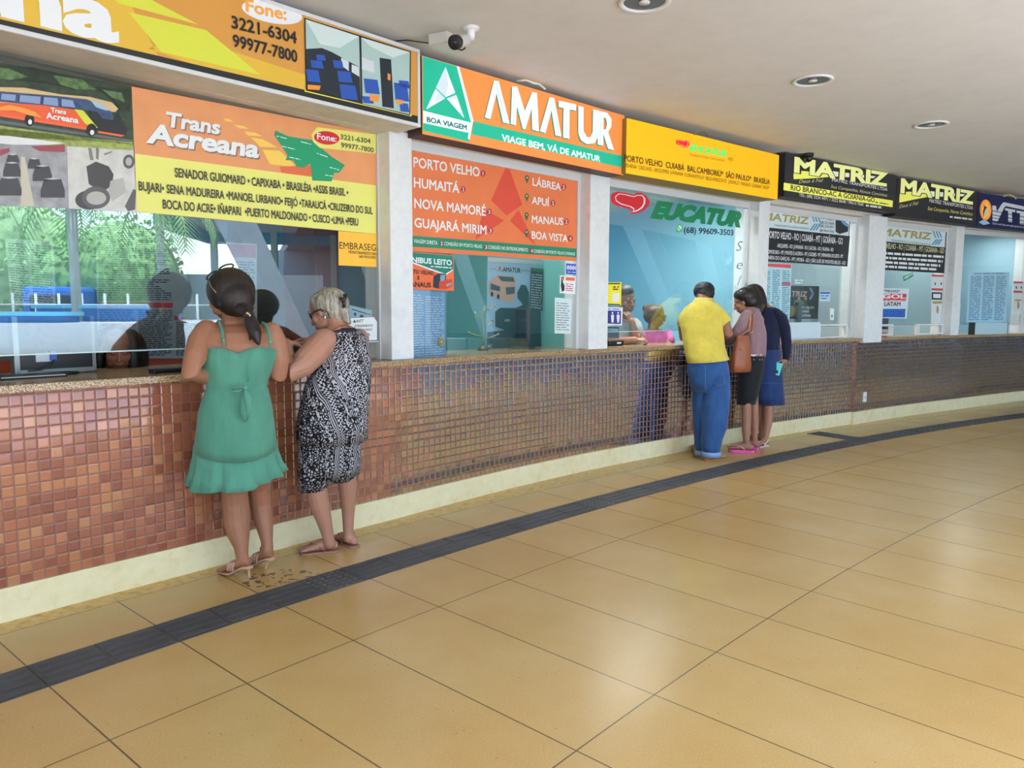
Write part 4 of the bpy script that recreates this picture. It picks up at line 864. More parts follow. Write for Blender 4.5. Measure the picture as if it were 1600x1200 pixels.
def print_cloth():
    g = N('black and white patterned viscose'); pos = g.n('TexCoord').outputs['Object']
    warp = g.n('TexNoise'); g.l(pos, warp.inputs['Vector']); warp.inputs['Scale'].default_value = 5
    p = g.vmath('ADD', pos, g.vmath('SCALE', g.vmath('SUBTRACT', warp.outputs['Color'], (.5, .5, .5)), sc=.10))
    s = g.n('SeparateXYZ'); g.l(p, s.inputs[0]); x = g.math('ADD', s.outputs[0], g.math('MULTIPLY', s.outputs[1], .6)); z = s.outputs[2]
    xx = g.math('ADD', x, g.math('ADD', g.math('MULTIPLY', z, .18), g.math('MULTIPLY', g.math('SINE', g.math('MULTIPLY', z, 6.5)), .035)))
    lane = g.math('FRACT', g.math('MULTIPLY', xx, 5.2)); lw_ = g.math('MULTIPLY', xx, 30); ln = g.math('FLOOR', lw_)
    wn = g.n('TexWhiteNoise', noise_dimensions='1D'); g.l(ln, wn.inputs['W'])
    vo = g.n('TexVoronoi', feature='DISTANCE_TO_EDGE'); g.l(p, vo.inputs['Vector']); vo.inputs['Scale'].default_value = 62
    pa = g.math('GREATER_THAN', vo.outputs[0], .17)
    v2 = g.n('TexVoronoi'); g.l(p, v2.inputs['Vector']); v2.inputs['Scale'].default_value = 48
    pb = g.math('GREATER_THAN', g.math('SINE', g.math('MULTIPLY', v2.outputs[0], 13)), 0)
    ck = g.math('GREATER_THAN', g.math('MULTIPLY', g.math('SINE', g.math('MULTIPLY', xx, 300)), g.math('SINE', g.math('MULTIPLY', z, 330))), 0)
    st = g.math('GREATER_THAN', g.math('SINE', g.math('MULTIPLY', xx, 520)), .1)
    r = wn.outputs['Value']
    k = g.mix(g.math('GREATER_THAN', r, .35), pa, pb); k = g.mix(g.math('GREATER_THAN', r, .62), k, ck); k = g.mix(g.math('GREATER_THAN', r, .82), k, st)
    br = g.math('GREATER_THAN', g.noise(p, 11, 3), .46); k = g.math('MULTIPLY', k, g.math('MAXIMUM', br, g.math('GREATER_THAN', g.noise(p, 60, 1), .42))); k = g.math('MULTIPLY', k, g.math('GREATER_THAN', g.math('FRACT', lw_), .13))
    g.set(g.b.inputs['Base Color'], g.mix(k, lin('#101014'), lin('#b3b1ba'))); g.b.inputs['Roughness'].default_value = .75; g.b.inputs['Specular IOR Level'].default_value = .25
    n_ = g.noise(g.vmath('MULTIPLY', pos, (9, 9, 3)), 1.3, 3)
    bp = g.n('Bump'); bp.inputs['Strength'].default_value = .35; bp.inputs['Distance'].default_value = .03; g.l(n_, bp.inputs['Height']); g.l(bp.outputs[0], g.b.inputs['Normal'])
    return g.m

def ring(xL, xR, y, d, k, yaw=0, dy=0):
    """a body ring between image edges xL and xR at height y, d metres in; k = depth/width; yaw = turn of the width axis"""
    a, b = JJ(xL, y, d), JJ(xR, y+dy, d); c = (a+b)/2; h = (b-a).length/2
    co_, si = cos(yaw), sin(yaw); w = h / sqrt(co_*co_ + k*k*si*si)
    A = V((co_, si, 0))*w; A.z = (b-a).z/2*0 + (b.z-a.z)/2; B = V((-si, co_, 0))*w*k
    return (c, A, B)
def rings(rows, yaw=0): return [ring(*(r[:5]), yaw, *(r[5:])) for r in rows]
def px2m(p, d): return p*d/FPX
def limb(mb, pts, n=14):
    """pts = (x, y, d, width in px) along a limb"""
    mb.tube([JJ(x, y, d) for x, y, d, w in pts], [px2m(w/2, d) for x, y, d, w in pts], n, round_=True)
def frame(f, up=(0, 0, 1)):
    f = V(f).normalized(); u = V(up); r = f.cross(u).normalized(); u = r.cross(f)
    return Matrix((r, f, u)).transposed()
def head(mb, c, R, k=1.0, ears=True, chin=1.0):
    P = lambda x, y, z: c + R @ (V((x, y, z))*k)
    E = lambda p, r: mb.ell(P(*p), [q*k for q in r], 18, 12, R)
    E((0, -.014, .032), (.076, .096, .084)); E((0, .02, -.035), (.062, .072, .080)); E((0, .048, -.088*chin), (.034, .034, .025))
    for s in (-1, 1):
        E((s*.037, .048, -.030), (.030, .030, .032)); E((s*.042, .02, -.068), (.022, .05, .03)); E((s*.030, .078, .020), (.024, .012, .0075))
        if ears: E((s*.079, -.012, -.008), (.010, .019, .032))
        E((s*.0095, .099, -.036), (.0095, .010, .008)); E((s*.031, .074, .002), (.014, .013, .0105))
    mb.tube([P(0, .084, .012), P(0, .099, -.014), P(0, .107, -.034)], [.0085*k, .0095*k, .0115*k], 10, round_=True)
    E((0, .088, -.0635), (.023, .011, .0062)); E((0, .085, -.0735), (.020, .012, .0068))
    return P
def hand(mb, w, d, n, s, curl=.35, k=1.0, spread=.0, thumb=.4, curls=None):
    """w wrist, d finger direction, n the way the palm faces, s the thumb side"""
    d = V(d).normalized(); n = V(n); n = (n - d*n.dot(d)).normalized(); s0 = V(s); s = d.cross(n); s = s if s.dot(s0) > 0 else -s
    mb.loft([(w - d*.012*k, s*.024*k, n*.019*k), (w + d*.015*k, s*.030*k, n*.018*k), (w + d*.05*k, s*.040*k, n*.015*k), (w + d*.086*k, s*.041*k, n*.012*k), (w + d*.096*k, s*.036*k, n*.009*k)], 14)
    for i, (o, L) in enumerate(((-.0315, .066), (-.0105, .080), (.0105, .086), (.0315, .077))):
        c = curls[i] if curls else curl*(1 + .12*(1.5-i)); p = w + d*.088*k + s*o*k; q = [p]; a = 0
        for j, f in enumerate((.44, .31, .25)):
            a += c*(.9 if j == 0 else 1.05); dd = d*cos(a) + n*sin(a) + s*(o*spread*10); p = p + dd.normalized()*L*f*k; q.append(p)
        mb.tube(q, [.0088*k, .0085*k, .0078*k, .0066*k], 10, round_=True)
    b = w + d*.022*k + s*.030*k; t1 = (d*.62 + s*.62 + n*thumb).normalized(); t2 = (d*.85 + s*.12 + n*thumb*1.2).normalized()
    mb.tube([b, b+t1*.040*k, b+t1*.040*k+t2*.032*k, b+t1*.040*k+t2*.055*k], [.0125*k, .0105*k, .0095*k, .0072*k], 10, round_=True)
def foot(mb, ankle, heel, toe, k=1.0, w=.044):
    """bare foot standing flat; heel and toe lie on the ground"""
    d = (toe-heel); L = d.length; d.normalize(); s = d.cross(V((0, 0, 1))); U = V((0, 0, 1))
    mb.loft([(heel + d*.004 + U*.026, s*.020, U*.02), (heel + d*.03 + U*.03, s*.031, U*.03), (heel + d*L*.4 + U*.032, s*.034, U*.032), (heel + d*L*.66 + U*.024, s*w, U*.023), (heel + d*L*.82 + U*.016, s*w*.98, U*.015), (heel + d*L*.88 + U*.013, s*w*.8, U*.010)], 16)
    mb.tube([ankle, ankle*.45 + (heel + d*.05 + U*.06)*.55, heel + d*.075 + U*.042, heel + d*L*.5 + U*.036], [.034*k, .036*k, .036*k, .026], 14, round_=True)
    for i, (o, l) in enumerate(((-.8, .16), (-.42, .2), (-.05, .225), (.30, .235), (.70, .235))):
        a = heel + d*L*.80 + s*w*o + U*.013; r = .0085 if i < 4 else .0125
        mb.tube([a, a + d*L*(l-.02)*.55 + U*.003, a + d*L*(l-.03) - U*.003], [r, r, r*.85], 10, round_=True)
def sole(mb, heel, toe, w=.043, t=.012, z=0, n=22, lift=0):
    d = (toe-heel); L = d.length; d.normalize(); s = d.cross(V((0, 0, 1)))
    prof = [(0, .0), (.02, .55), (.08, .76), (.25, .78), (.45, .74), (.65, .95), (.82, 1.0), (.93, .82), (.99, .4), (1.0, 0)]
    up = [heel + d*(L*1.03*f - .008) + s*w*q for f, q in prof]; dn = [heel + d*(L*1.03*f - .008) - s*w*q for f, q in prof[1:-1]][::-1]
    o = up + dn; n = len(o)
    mb.add([p + V((0, 0, z)) for p in o] + [p + V((0, 0, z+t)) for p in o], [tuple(range(n-1, -1, -1)), tuple(range(n, 2*n))] + [(i, (i+1) % n, (i+1) % n+n, i+n) for i in range(n)])
def thong(mb, heel, toe, w=.043, r=.005, z=.012):
    d = (toe-heel); L = d.length; d.normalize(); s = d.cross(V((0, 0, 1))); U = V((0, 0, 1))
    a = heel + d*L*.82 + s*w*.25*0 + U*(z+.012); m = heel + d*L*.70 + U*(z+.044)
    for q in (-1, 1):
        e = heel + d*L*.38 + s*w*.86*q + U*z
        mb.tube([a, m + s*w*.15*q, heel + d*L*.56 + s*w*.62*q + U*(z+.040), e + U*.012, e], [r]*5, 8)
class Person:
    def __init__(s, label, base, M_skin):
        s.base = V((base[0], base[1], 0)); s.o = thing('person', label, 'person', s.base); s.sk = M_skin; s.b = MB()
    def body(s, vox=.005, smooth=5): return s.b.remesh('body', s.sk, s.o, s.base, vox, smooth)
    def part(s, name, mb, m, smooth=True, **kw): return mb.build(name, m, s.o, smooth, off=s.base, **kw)
    def soft(s, name, mb, m, vox=.005, sm=6, **kw): return mb.remesh(name, m, s.o, s.base, vox, sm, **kw)
def sleeve(w, q, m, name='sleeve', amp=.02):
    """a closed cloth tube, its domed top buried in the garment; q = (x, y, d, width px)"""
    mb = MB(); P_ = [JJ(x, y, d) for x, y, d, _ in q]; r = [px2m(z_/2, d) for _, _, d, z_ in q]
    a = P_[0] + (P_[0]-P_[1]).normalized()*r[0]*.55; a2 = P_[0] + (P_[0]-P_[1]).normalized()*r[0]*.95
    e = P_[-1] - (P_[-1]-P_[-2]).normalized()*.004
    P_ = [a2, a] + P_ + [e]; r = [r[0]*.3, r[0]*.82] + r + [r[-1]*.9]
    n = len(P_); mb.tube(P_, r, 24)
    for i, v in enumerate(mb.v):
        k = i//24
        if 1 < k < n-2: v += (v-P_[k])*amp*sin(i*2.2+k*2.1)
    w.part(name, mb, m)
def blob(mb, x, y, d, rx, ry, k=1.0, tilt=0):
    """an ellipsoid covering rx, ry pixels around x, y"""
    R = Matrix.Rotation(tilt, 3, 'Y'); mb.ell(JJ(x, y, d), (px2m(rx, d), px2m(rx, d)*k, px2m(ry, d)), 20, 14, R)
def folds(amp, n, ph=0, pw=1.5, twist=0):
    return lambda t, k: 1 + amp*(k**pw)*(sin(n*t + ph + twist*k) + .5*sin((n*2+1)*t + 1.7*ph - 2*k))
def specs(per, P, c, R, k, m, w=.0035, arm=True):
    """spectacles on a head placed with head()"""
    mb = MB()
    for s in (-1, 1):
        q = [P(s*.033 + .023*cos(t), .094 + .004*abs(cos(t)), .002 + .018*sin(t)) for t in [2*pi*i/16 for i in range(17)]]
        mb.tube(q, w*k, 6)
        if arm: mb.tube([P(s*.056, .093, .008), P(s*.078, .04, .006), P(s*.083, -.02, .004), P(s*.080, -.045, -.016)], w*.8*k, 6)
    mb.tube([P(-.010, .100, .006), P(.010, .100, .006)], w*k, 6)
    per.part('spectacles', mb, m)
def lashes(per, P, m, down=True):
    for s in (-1, 1):
        per.part('eyelashes', MB().tube([P(s*.018, .0885, -.003), P(s*.031, .0900, -.0055), P(s*.045, .0830, -.002)], .0017, 6), m)
        per.part('eyebrow', MB().tube([P(s*.014, .0915, .021), P(s*.030, .0935, .026), P(s*.050, .078, .021)], [.0022, .003, .0015], 6), m)
SK_A, SK_B, SK_C, SK_D, SK_E = skin('#99694f', 'tan skin'), skin('#a87b66', 'fair older skin'), skin('#8d614b', 'brown skin'), skin('#9d705b', 'medium skin'), skin('#8a5b46', 'deep tan skin')
H_DARK = hairmat([(.3, '#080504'), (.5, '#170d0a'), (.7, '#2b1a13')], 'dark brown hair', .52); H_BLK = hairmat([(.3, '#050505'), (.5, '#0f0d0c'), (.7, '#1d1917')], 'black hair', .5)
H_GREY = hairmat([(.28, '#4f4a40'), (.45, '#807a6c'), (.58, '#a8a293'), (.75, '#cfcabb')], 'silver grey hair', .45); H_SALT = hairmat([(.3, '#2a2826'), (.55, '#4e4b47'), (.75, '#7a756e')], 'greying hair')
H_BRN = hairmat([(.3, '#3a281c'), (.5, '#5e462f'), (.7, '#866a4c')], 'light brown hair')
HEM = lambda a: a

# ---- woman in the green dress
_dof = (-.21, 640, 800)
w = Person('woman with a dark ponytail in a short green strappy dress and nude heels', G(386, 888), SK_A); b = w.b
YW = .22
TOR = [(497, 351, 377, 4.17, .95), (503, 341, 390, 4.15, .62), (510, 322, 420, 4.12, .5), (520, 314, 434, 4.09, .48), (536, 313, 434, 4.07, .5), (556, 320, 429, 4.06, .58), (580, 319, 420, 4.06, .62), (602, 327, 413, 4.05, .64), (640, 317, 422, 4.03, .68), (690, 315, 426, 4.02, .66), (715, 330, 420, 4.02, .6)]
b.loft(rings([(xl, xr, y, d, k) for y, xl, xr, d, k in TOR], YW), 28)
c = JJ(352, 462, 4.19); R = frame((-.78, .55, -.30)); P = head(b, c, R, 1.0)
limb(b, [(362, 482, 4.18, 30), (363, 500, 4.15, 29), (364, 512, 4.12, 34)])
limb(b, [(323, 517, 4.06, 34), (312, 535, 4.00, 36), (305, 560, 3.92, 33), (297, 583, 3.86, 28), (318, 588, 3.98, 25), (340, 584, 4.12, 20), (352, 580, 4.19, 17)])
limb(b, [(424, 520, 4.12, 32), (433, 538, 4.12, 31), (437, 562, 4.12, 28), (436, 585, 4.12, 25), (420, 583, 4.22, 22), (405, 578, 4.30, 18), (396, 575, 4.35, 16)])
hand(b, JJ(352, 580, 4.19), (.5, .8, 0), (0, 0, -1), (1, 0, 0), .25); hand(b, JJ(396, 575, 4.35), (-.6, .7, 0), (0, 0, -1), (-1, -.3, 0), .25)
limb(b, [(364, 690, 4.0, 56), (365, 740, 3.98, 46), (366, 765, 3.96, 41), (368, 785, 3.955, 42), (370, 812, 3.95, 43.5), (373, 835, 3.93, 35), (377, 855, 3.91, 23), (378, 870, 3.905, 19.5)])
limb(b, [(402, 690, 4.08, 54), (404, 740, 4.10, 42), (405, 760, 4.10, 36), (407, 785, 4.10, 34), (410, 805, 4.09, 32), (414, 825, 4.07, 26), (417, 845, 4.05, 19), (418, 858, 4.04, 18)])
# high-heeled feet and sandals
heels = []; straps = []
for (ax, ay, ad, hx, hy, hd, bx, by, tx, ty, td, tipx, tipy) in ((379, 872, 3.905, 390, 880.5, 3.885, 364, 891, 351, 894.5, 3.945, 389.5, 903), (418, 860, 4.04, 425, 867.5, 4.02, 402, 879, 391, 882, 4.09, 415.5, 888.6)):
    hl, ba, to = JJ(hx, hy, hd), JJ(bx, by, (hd+td)/2), JJ(tx, ty, td); d = (to-hl); d.z = 0; d.normalize(); s_ = d.cross(V((0, 0, 1)))
    ba.z = .040; to.z = .030; an = JJ(ax, ay, ad); U = V((0, 0, 1))
    b.loft([(hl + U*.008 - d*.004, s_*.018, U*.018), (hl + d*.022 + U*.012, s_*.028, U*.03), (hl*.6 + ba*.4 + U*.024, s_*.029, U*.03), (ba + U*.016, s_*.038, U*.021), (to - d*.012 + U*.004, s_*.036, U*.013), (to + d*.0 + U*.001, s_*.026, U*.009)], 16)
    b.tube([an, an*.5 + (hl + d*.045 + U*.055)*.5, hl + d*.05 + U*.028], [.033, .033, .030], 12, round_=True)
    for i, o_ in enumerate((-.85, -.45, -.05, .35, .75)):
        a = to - d*.012 + s_*.034*o_ + U*.003; b.tube([a, a + d*.018, a + d*.030 - U*.004], [.0075 if i not in (0,) else .0095]*3, 8, round_=True)
    hs = MB(); st = MB(); heels.append(hs); straps.append(st); pth = [hl - d*.012 - U*.022, hl + d*.03 - U*.022, hl*.6 + ba*.4 - U*.010, ba - U*.022, to + d*.028 - U*.022]
    hs.loft([(p_, s_*w_, U*.007) for p_, w_ in zip(pth, (.018, .029, .028, .040, .024))], 14, pw=.6)
    tip = G(tipx, tipy); hs.tube([hl + d*.012 - U*.024, hl*.55 + tip*.45 + d*.004 + V((0, 0, -.0)), tip + U*.012, tip], [.017, .0075, .0065, .0085], 12)
    m_ = ba*.72 + hl*.28
    for o_ in (0, .016, .032):
        e = m_ + d*o_; st.tube([e + s_*.040 - U*.012, e + s_*.036 + U*.024, e + s_*.012 + U*.041 - U*o_*.35, e - s_*.014 + U*.041 - U*o_*.35, e - s_*.036 + U*.024, e - s_*.040 - U*.012], [.0085]*6, 8, flat=.5)
w.body(.0045, 5)
for q, q2 in zip(heels, straps): q2.build('sandal_strap', mat('#b98f78', .5), w.part('sandal_sole', q, mat('#c09478', .45)), True, off=w.base)
GD = cloth('#4f8a75', 'green crepe', .8, .4, (9, 9, 2.2))
DR = [(546, 318.5, 430.5, 4.055, .60), (562, 317, 428, 4.055, .62), (580, 317.5, 421, 4.055, .64), (594, 324.5, 415, 4.05, .66), (602, 327.5, 412, 4.05, .67), (612, 324, 415, 4.045, .70), (640, 315, 421, 4.03, .74), (670, 311.5, 424.5, 4.02, .76), (690, 309, 426.5, 4.02, .76), (700, 307, 428, 4.02, .76)]
def topedge(t, k): return 1 + (.012*sin(9*t) if .3 < k < .6 else 0) + .02*k*sin(5*t+1)
def dip(t, q): return -q*(.050*max(0, sin(-t))**1.3 + .012*cos(t))
mb = MB(); rr = rings([(xl, xr, y, d, k) for y, xl, xr, d, k in DR], YW); mb.loft(rr, 64, False, fn=topedge)
for i in range(64):
    for k, q in ((7, .3), (8, .75), (9, 1.0)): mb.v[k*64+i].z += dip(2*pi*i/64, q)
for i in range(64):                   # shaped back neckline: higher at the straps, a notch in the middle
    t = 2*pi*i/64; v = mb.v[i]; v.z += .018*math.exp(-((sin((t-4.15))/.3)**2))*(cos(t-4.15) > 0) + .018*math.exp(-((sin(t-5.35)/.3)**2))*(cos(t-5.35) > 0) - .016*math.exp(-((t-4.75)/.12)**2)
w.part('dress', mb, GD, solid=.004)
mb = MB(); c0, A, B = rr[-1]; rs = [(c0 + V((0, 0, .006)), A*1.0, B*1.0)]
for f, q in ((.3, 1.045), (.65, 1.10), (1.0, 1.20)): rs.append((c0 - V((0, 0, .150*f)), A*q, B*q))
mb.loft(rs, 96, False, fn=lambda t, k: 1 + (.020*sin(5*t+1) if k == 0 else .02*sin(5*t+1)) + .05*k*(sin(15*t+.6) + .45*sin(23*t+2)))
for i, v in enumerate(mb.v):
    t = 2*pi*(i % 96)/96; f = (i//96)/3; v.z += dip(t, 1-.35*f) + f*(.030*cos(t-.5) + .006*sin(6*t))
w.part('flounce', mb, GD, solid=.003)
mb = MB(); c0, A, B = rr[4]; mb.loft([(c0 + V((0, 0, .013)), A*1.015, B*1.02), (c0, A*1.03, B*1.035), (c0 - V((0, 0, .013)), A*1.015, B*1.02)], 40, False); w.part('tie_belt', mb, GD, solid=.003)
mb = MB(); dk = 3.905
mb.tube([JJ(382, 606, dk), JJ(372, 603.5, dk-.012), JJ(361, 606, dk-.006), JJ(363, 612, dk-.004), JJ(374, 611, dk-.012), JJ(382, 607, dk)], [.009, .015, .014, .014, .015, .009], 10, flat=.5)
mb.ell(JJ(383, 606, dk-.008), (.013, .012, .015)); mb.tube([JJ(384, 607, dk-.01), JJ(388, 622, dk-.03), JJ(390, 640, dk-.036), JJ(386, 655, dk-.036)], [.011, .020, .017, .005], 10, flat=.35)
mb.tube([JJ(382, 608, dk-.008), JJ(380.5, 625, dk-.032), JJ(380, 645, dk-.042), JJ(383, 660, dk-.042)], [.009, .016, .017, .006], 10, flat=.35); w.part('bow', mb, GD)
mb = MB(); mb.tube([JJ(387.5, y, d) for y, d in ((554, 3.925), (575, 3.925), (597, 3.94))], .0022, 6); w.part('back_zip', mb, mat('#3d8a6c', .6))
for nm, q in (('shoulder_strap', [(350, 541, 3.945), (348.5, 528, 3.955), (346.5, 514, 3.985), (343, 504, 4.05), (341, 500.5, 4.12), (341, 504, 4.2)]), ('shoulder_strap', [(423.5, 544, 3.985), (422, 530, 3.99), (419, 516, 4.02), (414, 506.5, 4.09), (410, 504, 4.15), (408, 508, 4.22)])):
    mb = MB(); mb.tube([JJ(*p) for p in q], [.0085]*len(q), 8, flat=.35); w.part(nm, mb, GD)
for q in ((349.5, 532, 3.945), (422.5, 534, 3.98)): w.part('strap_ring', MB().ell(JJ(*q), (.006,)*3, 8, 6), mat('#c9b27a', .3, 1))
h = MB(); blob(h, 361, 454, 4.17, 34.5, 34, 1.0); blob(h, 368, 466, 4.13, 28, 28, .95); blob(h, 346, 452, 4.2, 21, 27); blob(h, 376, 480, 4.10, 19, 14, .8, .4); blob(h, 352, 468, 4.14, 20, 17)
h.tube([JJ(378, 484, 4.06), JJ(388, 493, 4.03), JJ(394, 507, 4.0), JJ(399, 522, 3.98), (JJ(404, 537, 3.97))], [px2m(q, 4.0) for q in (10, 8, 10.5, 9.5, 3)], 14, round_=True)
h.tube([JJ(386, 490, 4.03), JJ(390, 507, 4.01), JJ(392, 522, 4.0), JJ(390, 535, 4.0)], [px2m(q, 4.0) for q in (5, 5, 3.5, 1.2)], 10, round_=True)
w.soft('hair', h, H_DARK, .005, 6)
mb = MB(); mb.ell(JJ(386.5, 491, 4.0), (.022, .016, .016)); w.part('hair_tie', mb, mat('#2a1d18', .6)); 
for x, y in ((386, 489), (388.5, 490.5), (390.5, 493)): w.part('hair_bead', MB().ell(JJ(x, y, 3.985), (.0055,)*3, 8, 6), mat('#d8c9a2', .25, .6))
mb = MB()
for (x0, y0, d0), (x1, y1, d1) in (((326, 437.5, 4.10), (343, 424.5, 4.12)), ((345, 424, 4.12), (366, 414, 4.16))):
    a, e = JJ(x0, y0, d0), JJ(x1, y1, d1); u = (e-a); n_ = V((-.2, .25, .95)).normalized(); v_ = (n_ - u.normalized()*n_.dot(u.normalized()))
    q = [a*.5 + e*.5 + u*.5*cos(t) + v_*.012*sin(t) + V((-.5, .4, .1))*.02*(1+sin(t)) for t in [2*pi*i/18 for i in range(19)]]
    mb.tube(q, .0042, 8)
mb.tube([JJ(342, 425.5, 4.12), JJ(347, 423.5, 4.12)], .004, 8)
w.part('sunglasses', mb, mat('#14161c', .25))
mb = MB(); mb.tube([JJ(326.5, 438, 4.10), JJ(329, 447, 4.02), JJ(337.5, 457, 4.00)], .0022, 6); w.part('sunglasses_arm', mb, mat('#b6985a', .3, .8))
mb = MB(); q = [JJ(346, 489 + 3.2*cos(t), 4.12 + .012*sin(t)) + V((.008*sin(t), 0, 0)) for t in [2*pi*i/14 for i in range(15)]]; mb.tube(q, .0014, 6); w.part('earring', mb, mat('#d9b562', .2, 1))

# ---- grey-haired woman
_dof = (-.12, 640, 800)
w = Person('grey-haired woman with glasses in a black and white patterned blouse and culottes', G(510, 858), SK_B); b = w.b; YW = .55
b.loft(rings([(517, 545, 508, 4.5, .85), (508, 560, 517, 4.47, .55), (508, 569, 527, 4.45, .5), (515, 571, 545, 4.42, .6), (500, 572, 570, 4.40, .72), (480, 571, 605, 4.38, .75), (473, 567, 650, 4.36, .72), (477, 560, 690, 4.36, .6), (486, 552, 715, 4.36, .5)], YW), 28)
c = JJ(508, 486, 4.53); R = frame((-.86, .30, -.42)); P = head(b, c, R, 1.02)
limb(b, [(525, 497, 4.52, 34), (528, 512, 4.49, 33), (531, 524, 4.46, 38)])
limb(b, [(507, 533, 4.36, 40), (490, 552, 4.28, 42), (472, 570, 4.20, 39), (457, 582, 4.15, 30), (452, 570, 4.20, 26), (449, 551, 4.28, 21), (447, 536, 4.33, 16)])
limb(b, [(560, 530, 4.62, 34), (545, 550, 4.78, 30), (520, 552, 4.84, 26), (500, 540, 4.76, 22), (489, 532, 4.70, 18)])
hand(b, JJ(447, 536, 4.33), (.75, .62, -.12), (.25, -.1, -1), (.6, -.75, .2), .5); hand(b, JJ(489, 531, 4.70), (-.8, -.25, -.05), (.1, -.2, -.9), (.2, -.8, .2), .5, spread=.12)
limb(b, [(494, 720, 4.30, 38), (494, 760, 4.275, 33), (496, 775, 4.27, 34), (501, 795, 4.27, 30), (507, 815, 4.28, 24), (512, 835, 4.29, 19), (515, 849, 4.295, 17.5)])
limb(b, [(534, 705, 4.43, 36), (541, 740, 4.425, 30), (543, 757, 4.42, 29.5), (544, 785, 4.42, 24), (544, 808, 4.42, 19), (544, 830, 4.415, 16.5), (545, 840, 4.41, 16)])
HL = [(G(529, 861), G(467, 866)), (G(556, 856), G(528, 848) + V((-.04, .06, 0)))]
U = V((0, 0, .014))
foot(b, JJ(515, 849, 4.295), HL[0][0] + U, HL[0][1] + U); foot(b, JJ(545, 840, 4.41), HL[1][0] + U, HL[1][1] + U)
w.body(.0045, 5)
BR_ = mat('#7c4a3c', .5)
for hl, to in HL:
    mb = MB(); sole(mb, hl, to, .046, .013); so = w.part('flip_flop_sole', mb, mat('#9a6a5a', .6), False, bevel=.003); mb = MB(); thong(mb, hl, to, .046, .0055, .014); mb.build('flip_flop_strap', BR_, so, True, off=w.base)
PT = print_cloth()
mb = MB(); BL = [(507, 566, 522, 4.46, .60), (511, 572, 530, 4.44, .62), (514, 575, 543, 4.43, .66), (505, 577, 558, 4.42, .74), (496, 577.5, 575, 4.40, .8), (480, 577, 600, 4.38, .84), (471, 573, 640, 4.36, .84), (467, 571, 665, 4.35, .84), (467.5, 569.5, 690, 4.35, .84)]
mb.loft(rings(BL, YW), 72, False, fn=folds(.035, 7, 1.2, 1.2, 1.0)); w.part('blouse', mb, PT, solid=.004)
mb = MB(); mb.loft(rings([(513, 560, 516.5, 4.475, .62), (506, 567.5, 523, 4.46, .6)], YW), 40, False); w.part('shoulder_yoke', mb, PT, solid=.004)
mb = MB(); mb.loft(rings([(471, 567, 680, 4.35, .82), (470, 562, 700, 4.35, .82), (469, 561, 725, 4.35, .8), (470, 560, 742, 4.35, .76)], YW), 56, False, fn=folds(.02, 6, .5)); w.part('culottes', mb, PT, solid=.004)
for q in ([(470, 532, 700, 4.30, .85), (468, 524, 722, 4.285, .85), (467.5, 516, 745, 4.275, .88), (468.5, 508.5, 766, 4.27, .9, -2)], [(505, 562, 700, 4.42, .85), (512, 560, 718, 4.43, .85), (514, 558.5, 735, 4.43, .88), (516, 555.5, 750.5, 4.43, .9, -1)]):
    mb = MB(); mb.loft(rings(q, YW), 48, False, fn=folds(.035, 5, 2, 1.0)); w.part('culotte_leg', mb, PT, solid=.004)
mb = MB(); mb.loft(rings([(524, 553, 512.5, 4.46, .8), (519, 558, 518, 4.45, .62)], YW), 30, False); w.part('undershirt', mb, mat('#15161c', .8), solid=.003)
mb = MB(); mb.tube([JJ(520, 517, 4.40), JJ(530, 509.5, 4.405), JJ(542, 508, 4.43), JJ(549, 513, 4.5), JJ(556, 520, 4.44)], .0035, 8); w.part('necklace', mb, mat('#8a3f24', .5))
h = MB(); blob(h, 517, 475.5, 4.53, 28, 26, 1.0); blob(h, 525, 484, 4.51, 19, 22, .95); blob(h, 499.5, 470.5, 4.54, 14, 14, 1.6); blob(h, 535, 488, 4.49, 11, 14); blob(h, 529, 500, 4.49, 12, 8)
h.tube([JJ(537, 484, 4.47), JJ(540, 496, 4.46), JJ(546, 504, 4.46)], [px2m(q, 4.47) for q in (8, 7, 3.5)], 10, round_=True)
w.soft('hair', h, H_GREY, .005, 5)
mb = MB(); mb.tube([JJ(532, 466, 4.44), JJ(537, 470, 4.42), JJ(541, 462, 4.43)], [.012, .016, .007], 10); mb.tube([JJ(535, 468, 4.43), JJ(538, 474, 4.42), JJ(537, 481, 4.43)], [.012, .012, .006], 10); [mb.tube([JJ(536+i*1.8, 463-i*.4, 4.43), JJ(537+i*2, 459.5, 4.44)], .004, 6) for i in range(4)]
w.part('hair_clip', mb, mat('#1a1b1e', .35))
mb = MB(); mb.tube([JJ(484, 491.5, 4.50), JJ(491, 487, 4.45), JJ(500, 483.5, 4.42), JJ(505, 486, 4.43)], .0045, 8); mb.tube([JJ(484, 490.5, 4.50), JJ(485.5, 495, 4.50), JJ(489.5, 500.5, 4.49), JJ(492.5, 499, 4.48)], .0055, 8); mb.tube([JJ(484.5, 490.5, 4.50), JJ(485, 494, 4.56), JJ(482, 487, 4.62)], .004, 8)
mb.tube([JJ(503, 484, 4.43), JJ(511, 487, 4.43), JJ(516, 497, 4.44)], .0028, 8); w.part('spectacles', mb, mat('#121317', .3))
mb = MB(); mb.ell(JJ(508, 496, 4.435), (.005, .004, .012)); w.part('earring', mb, mat('#d8d4cc', .2, .8))
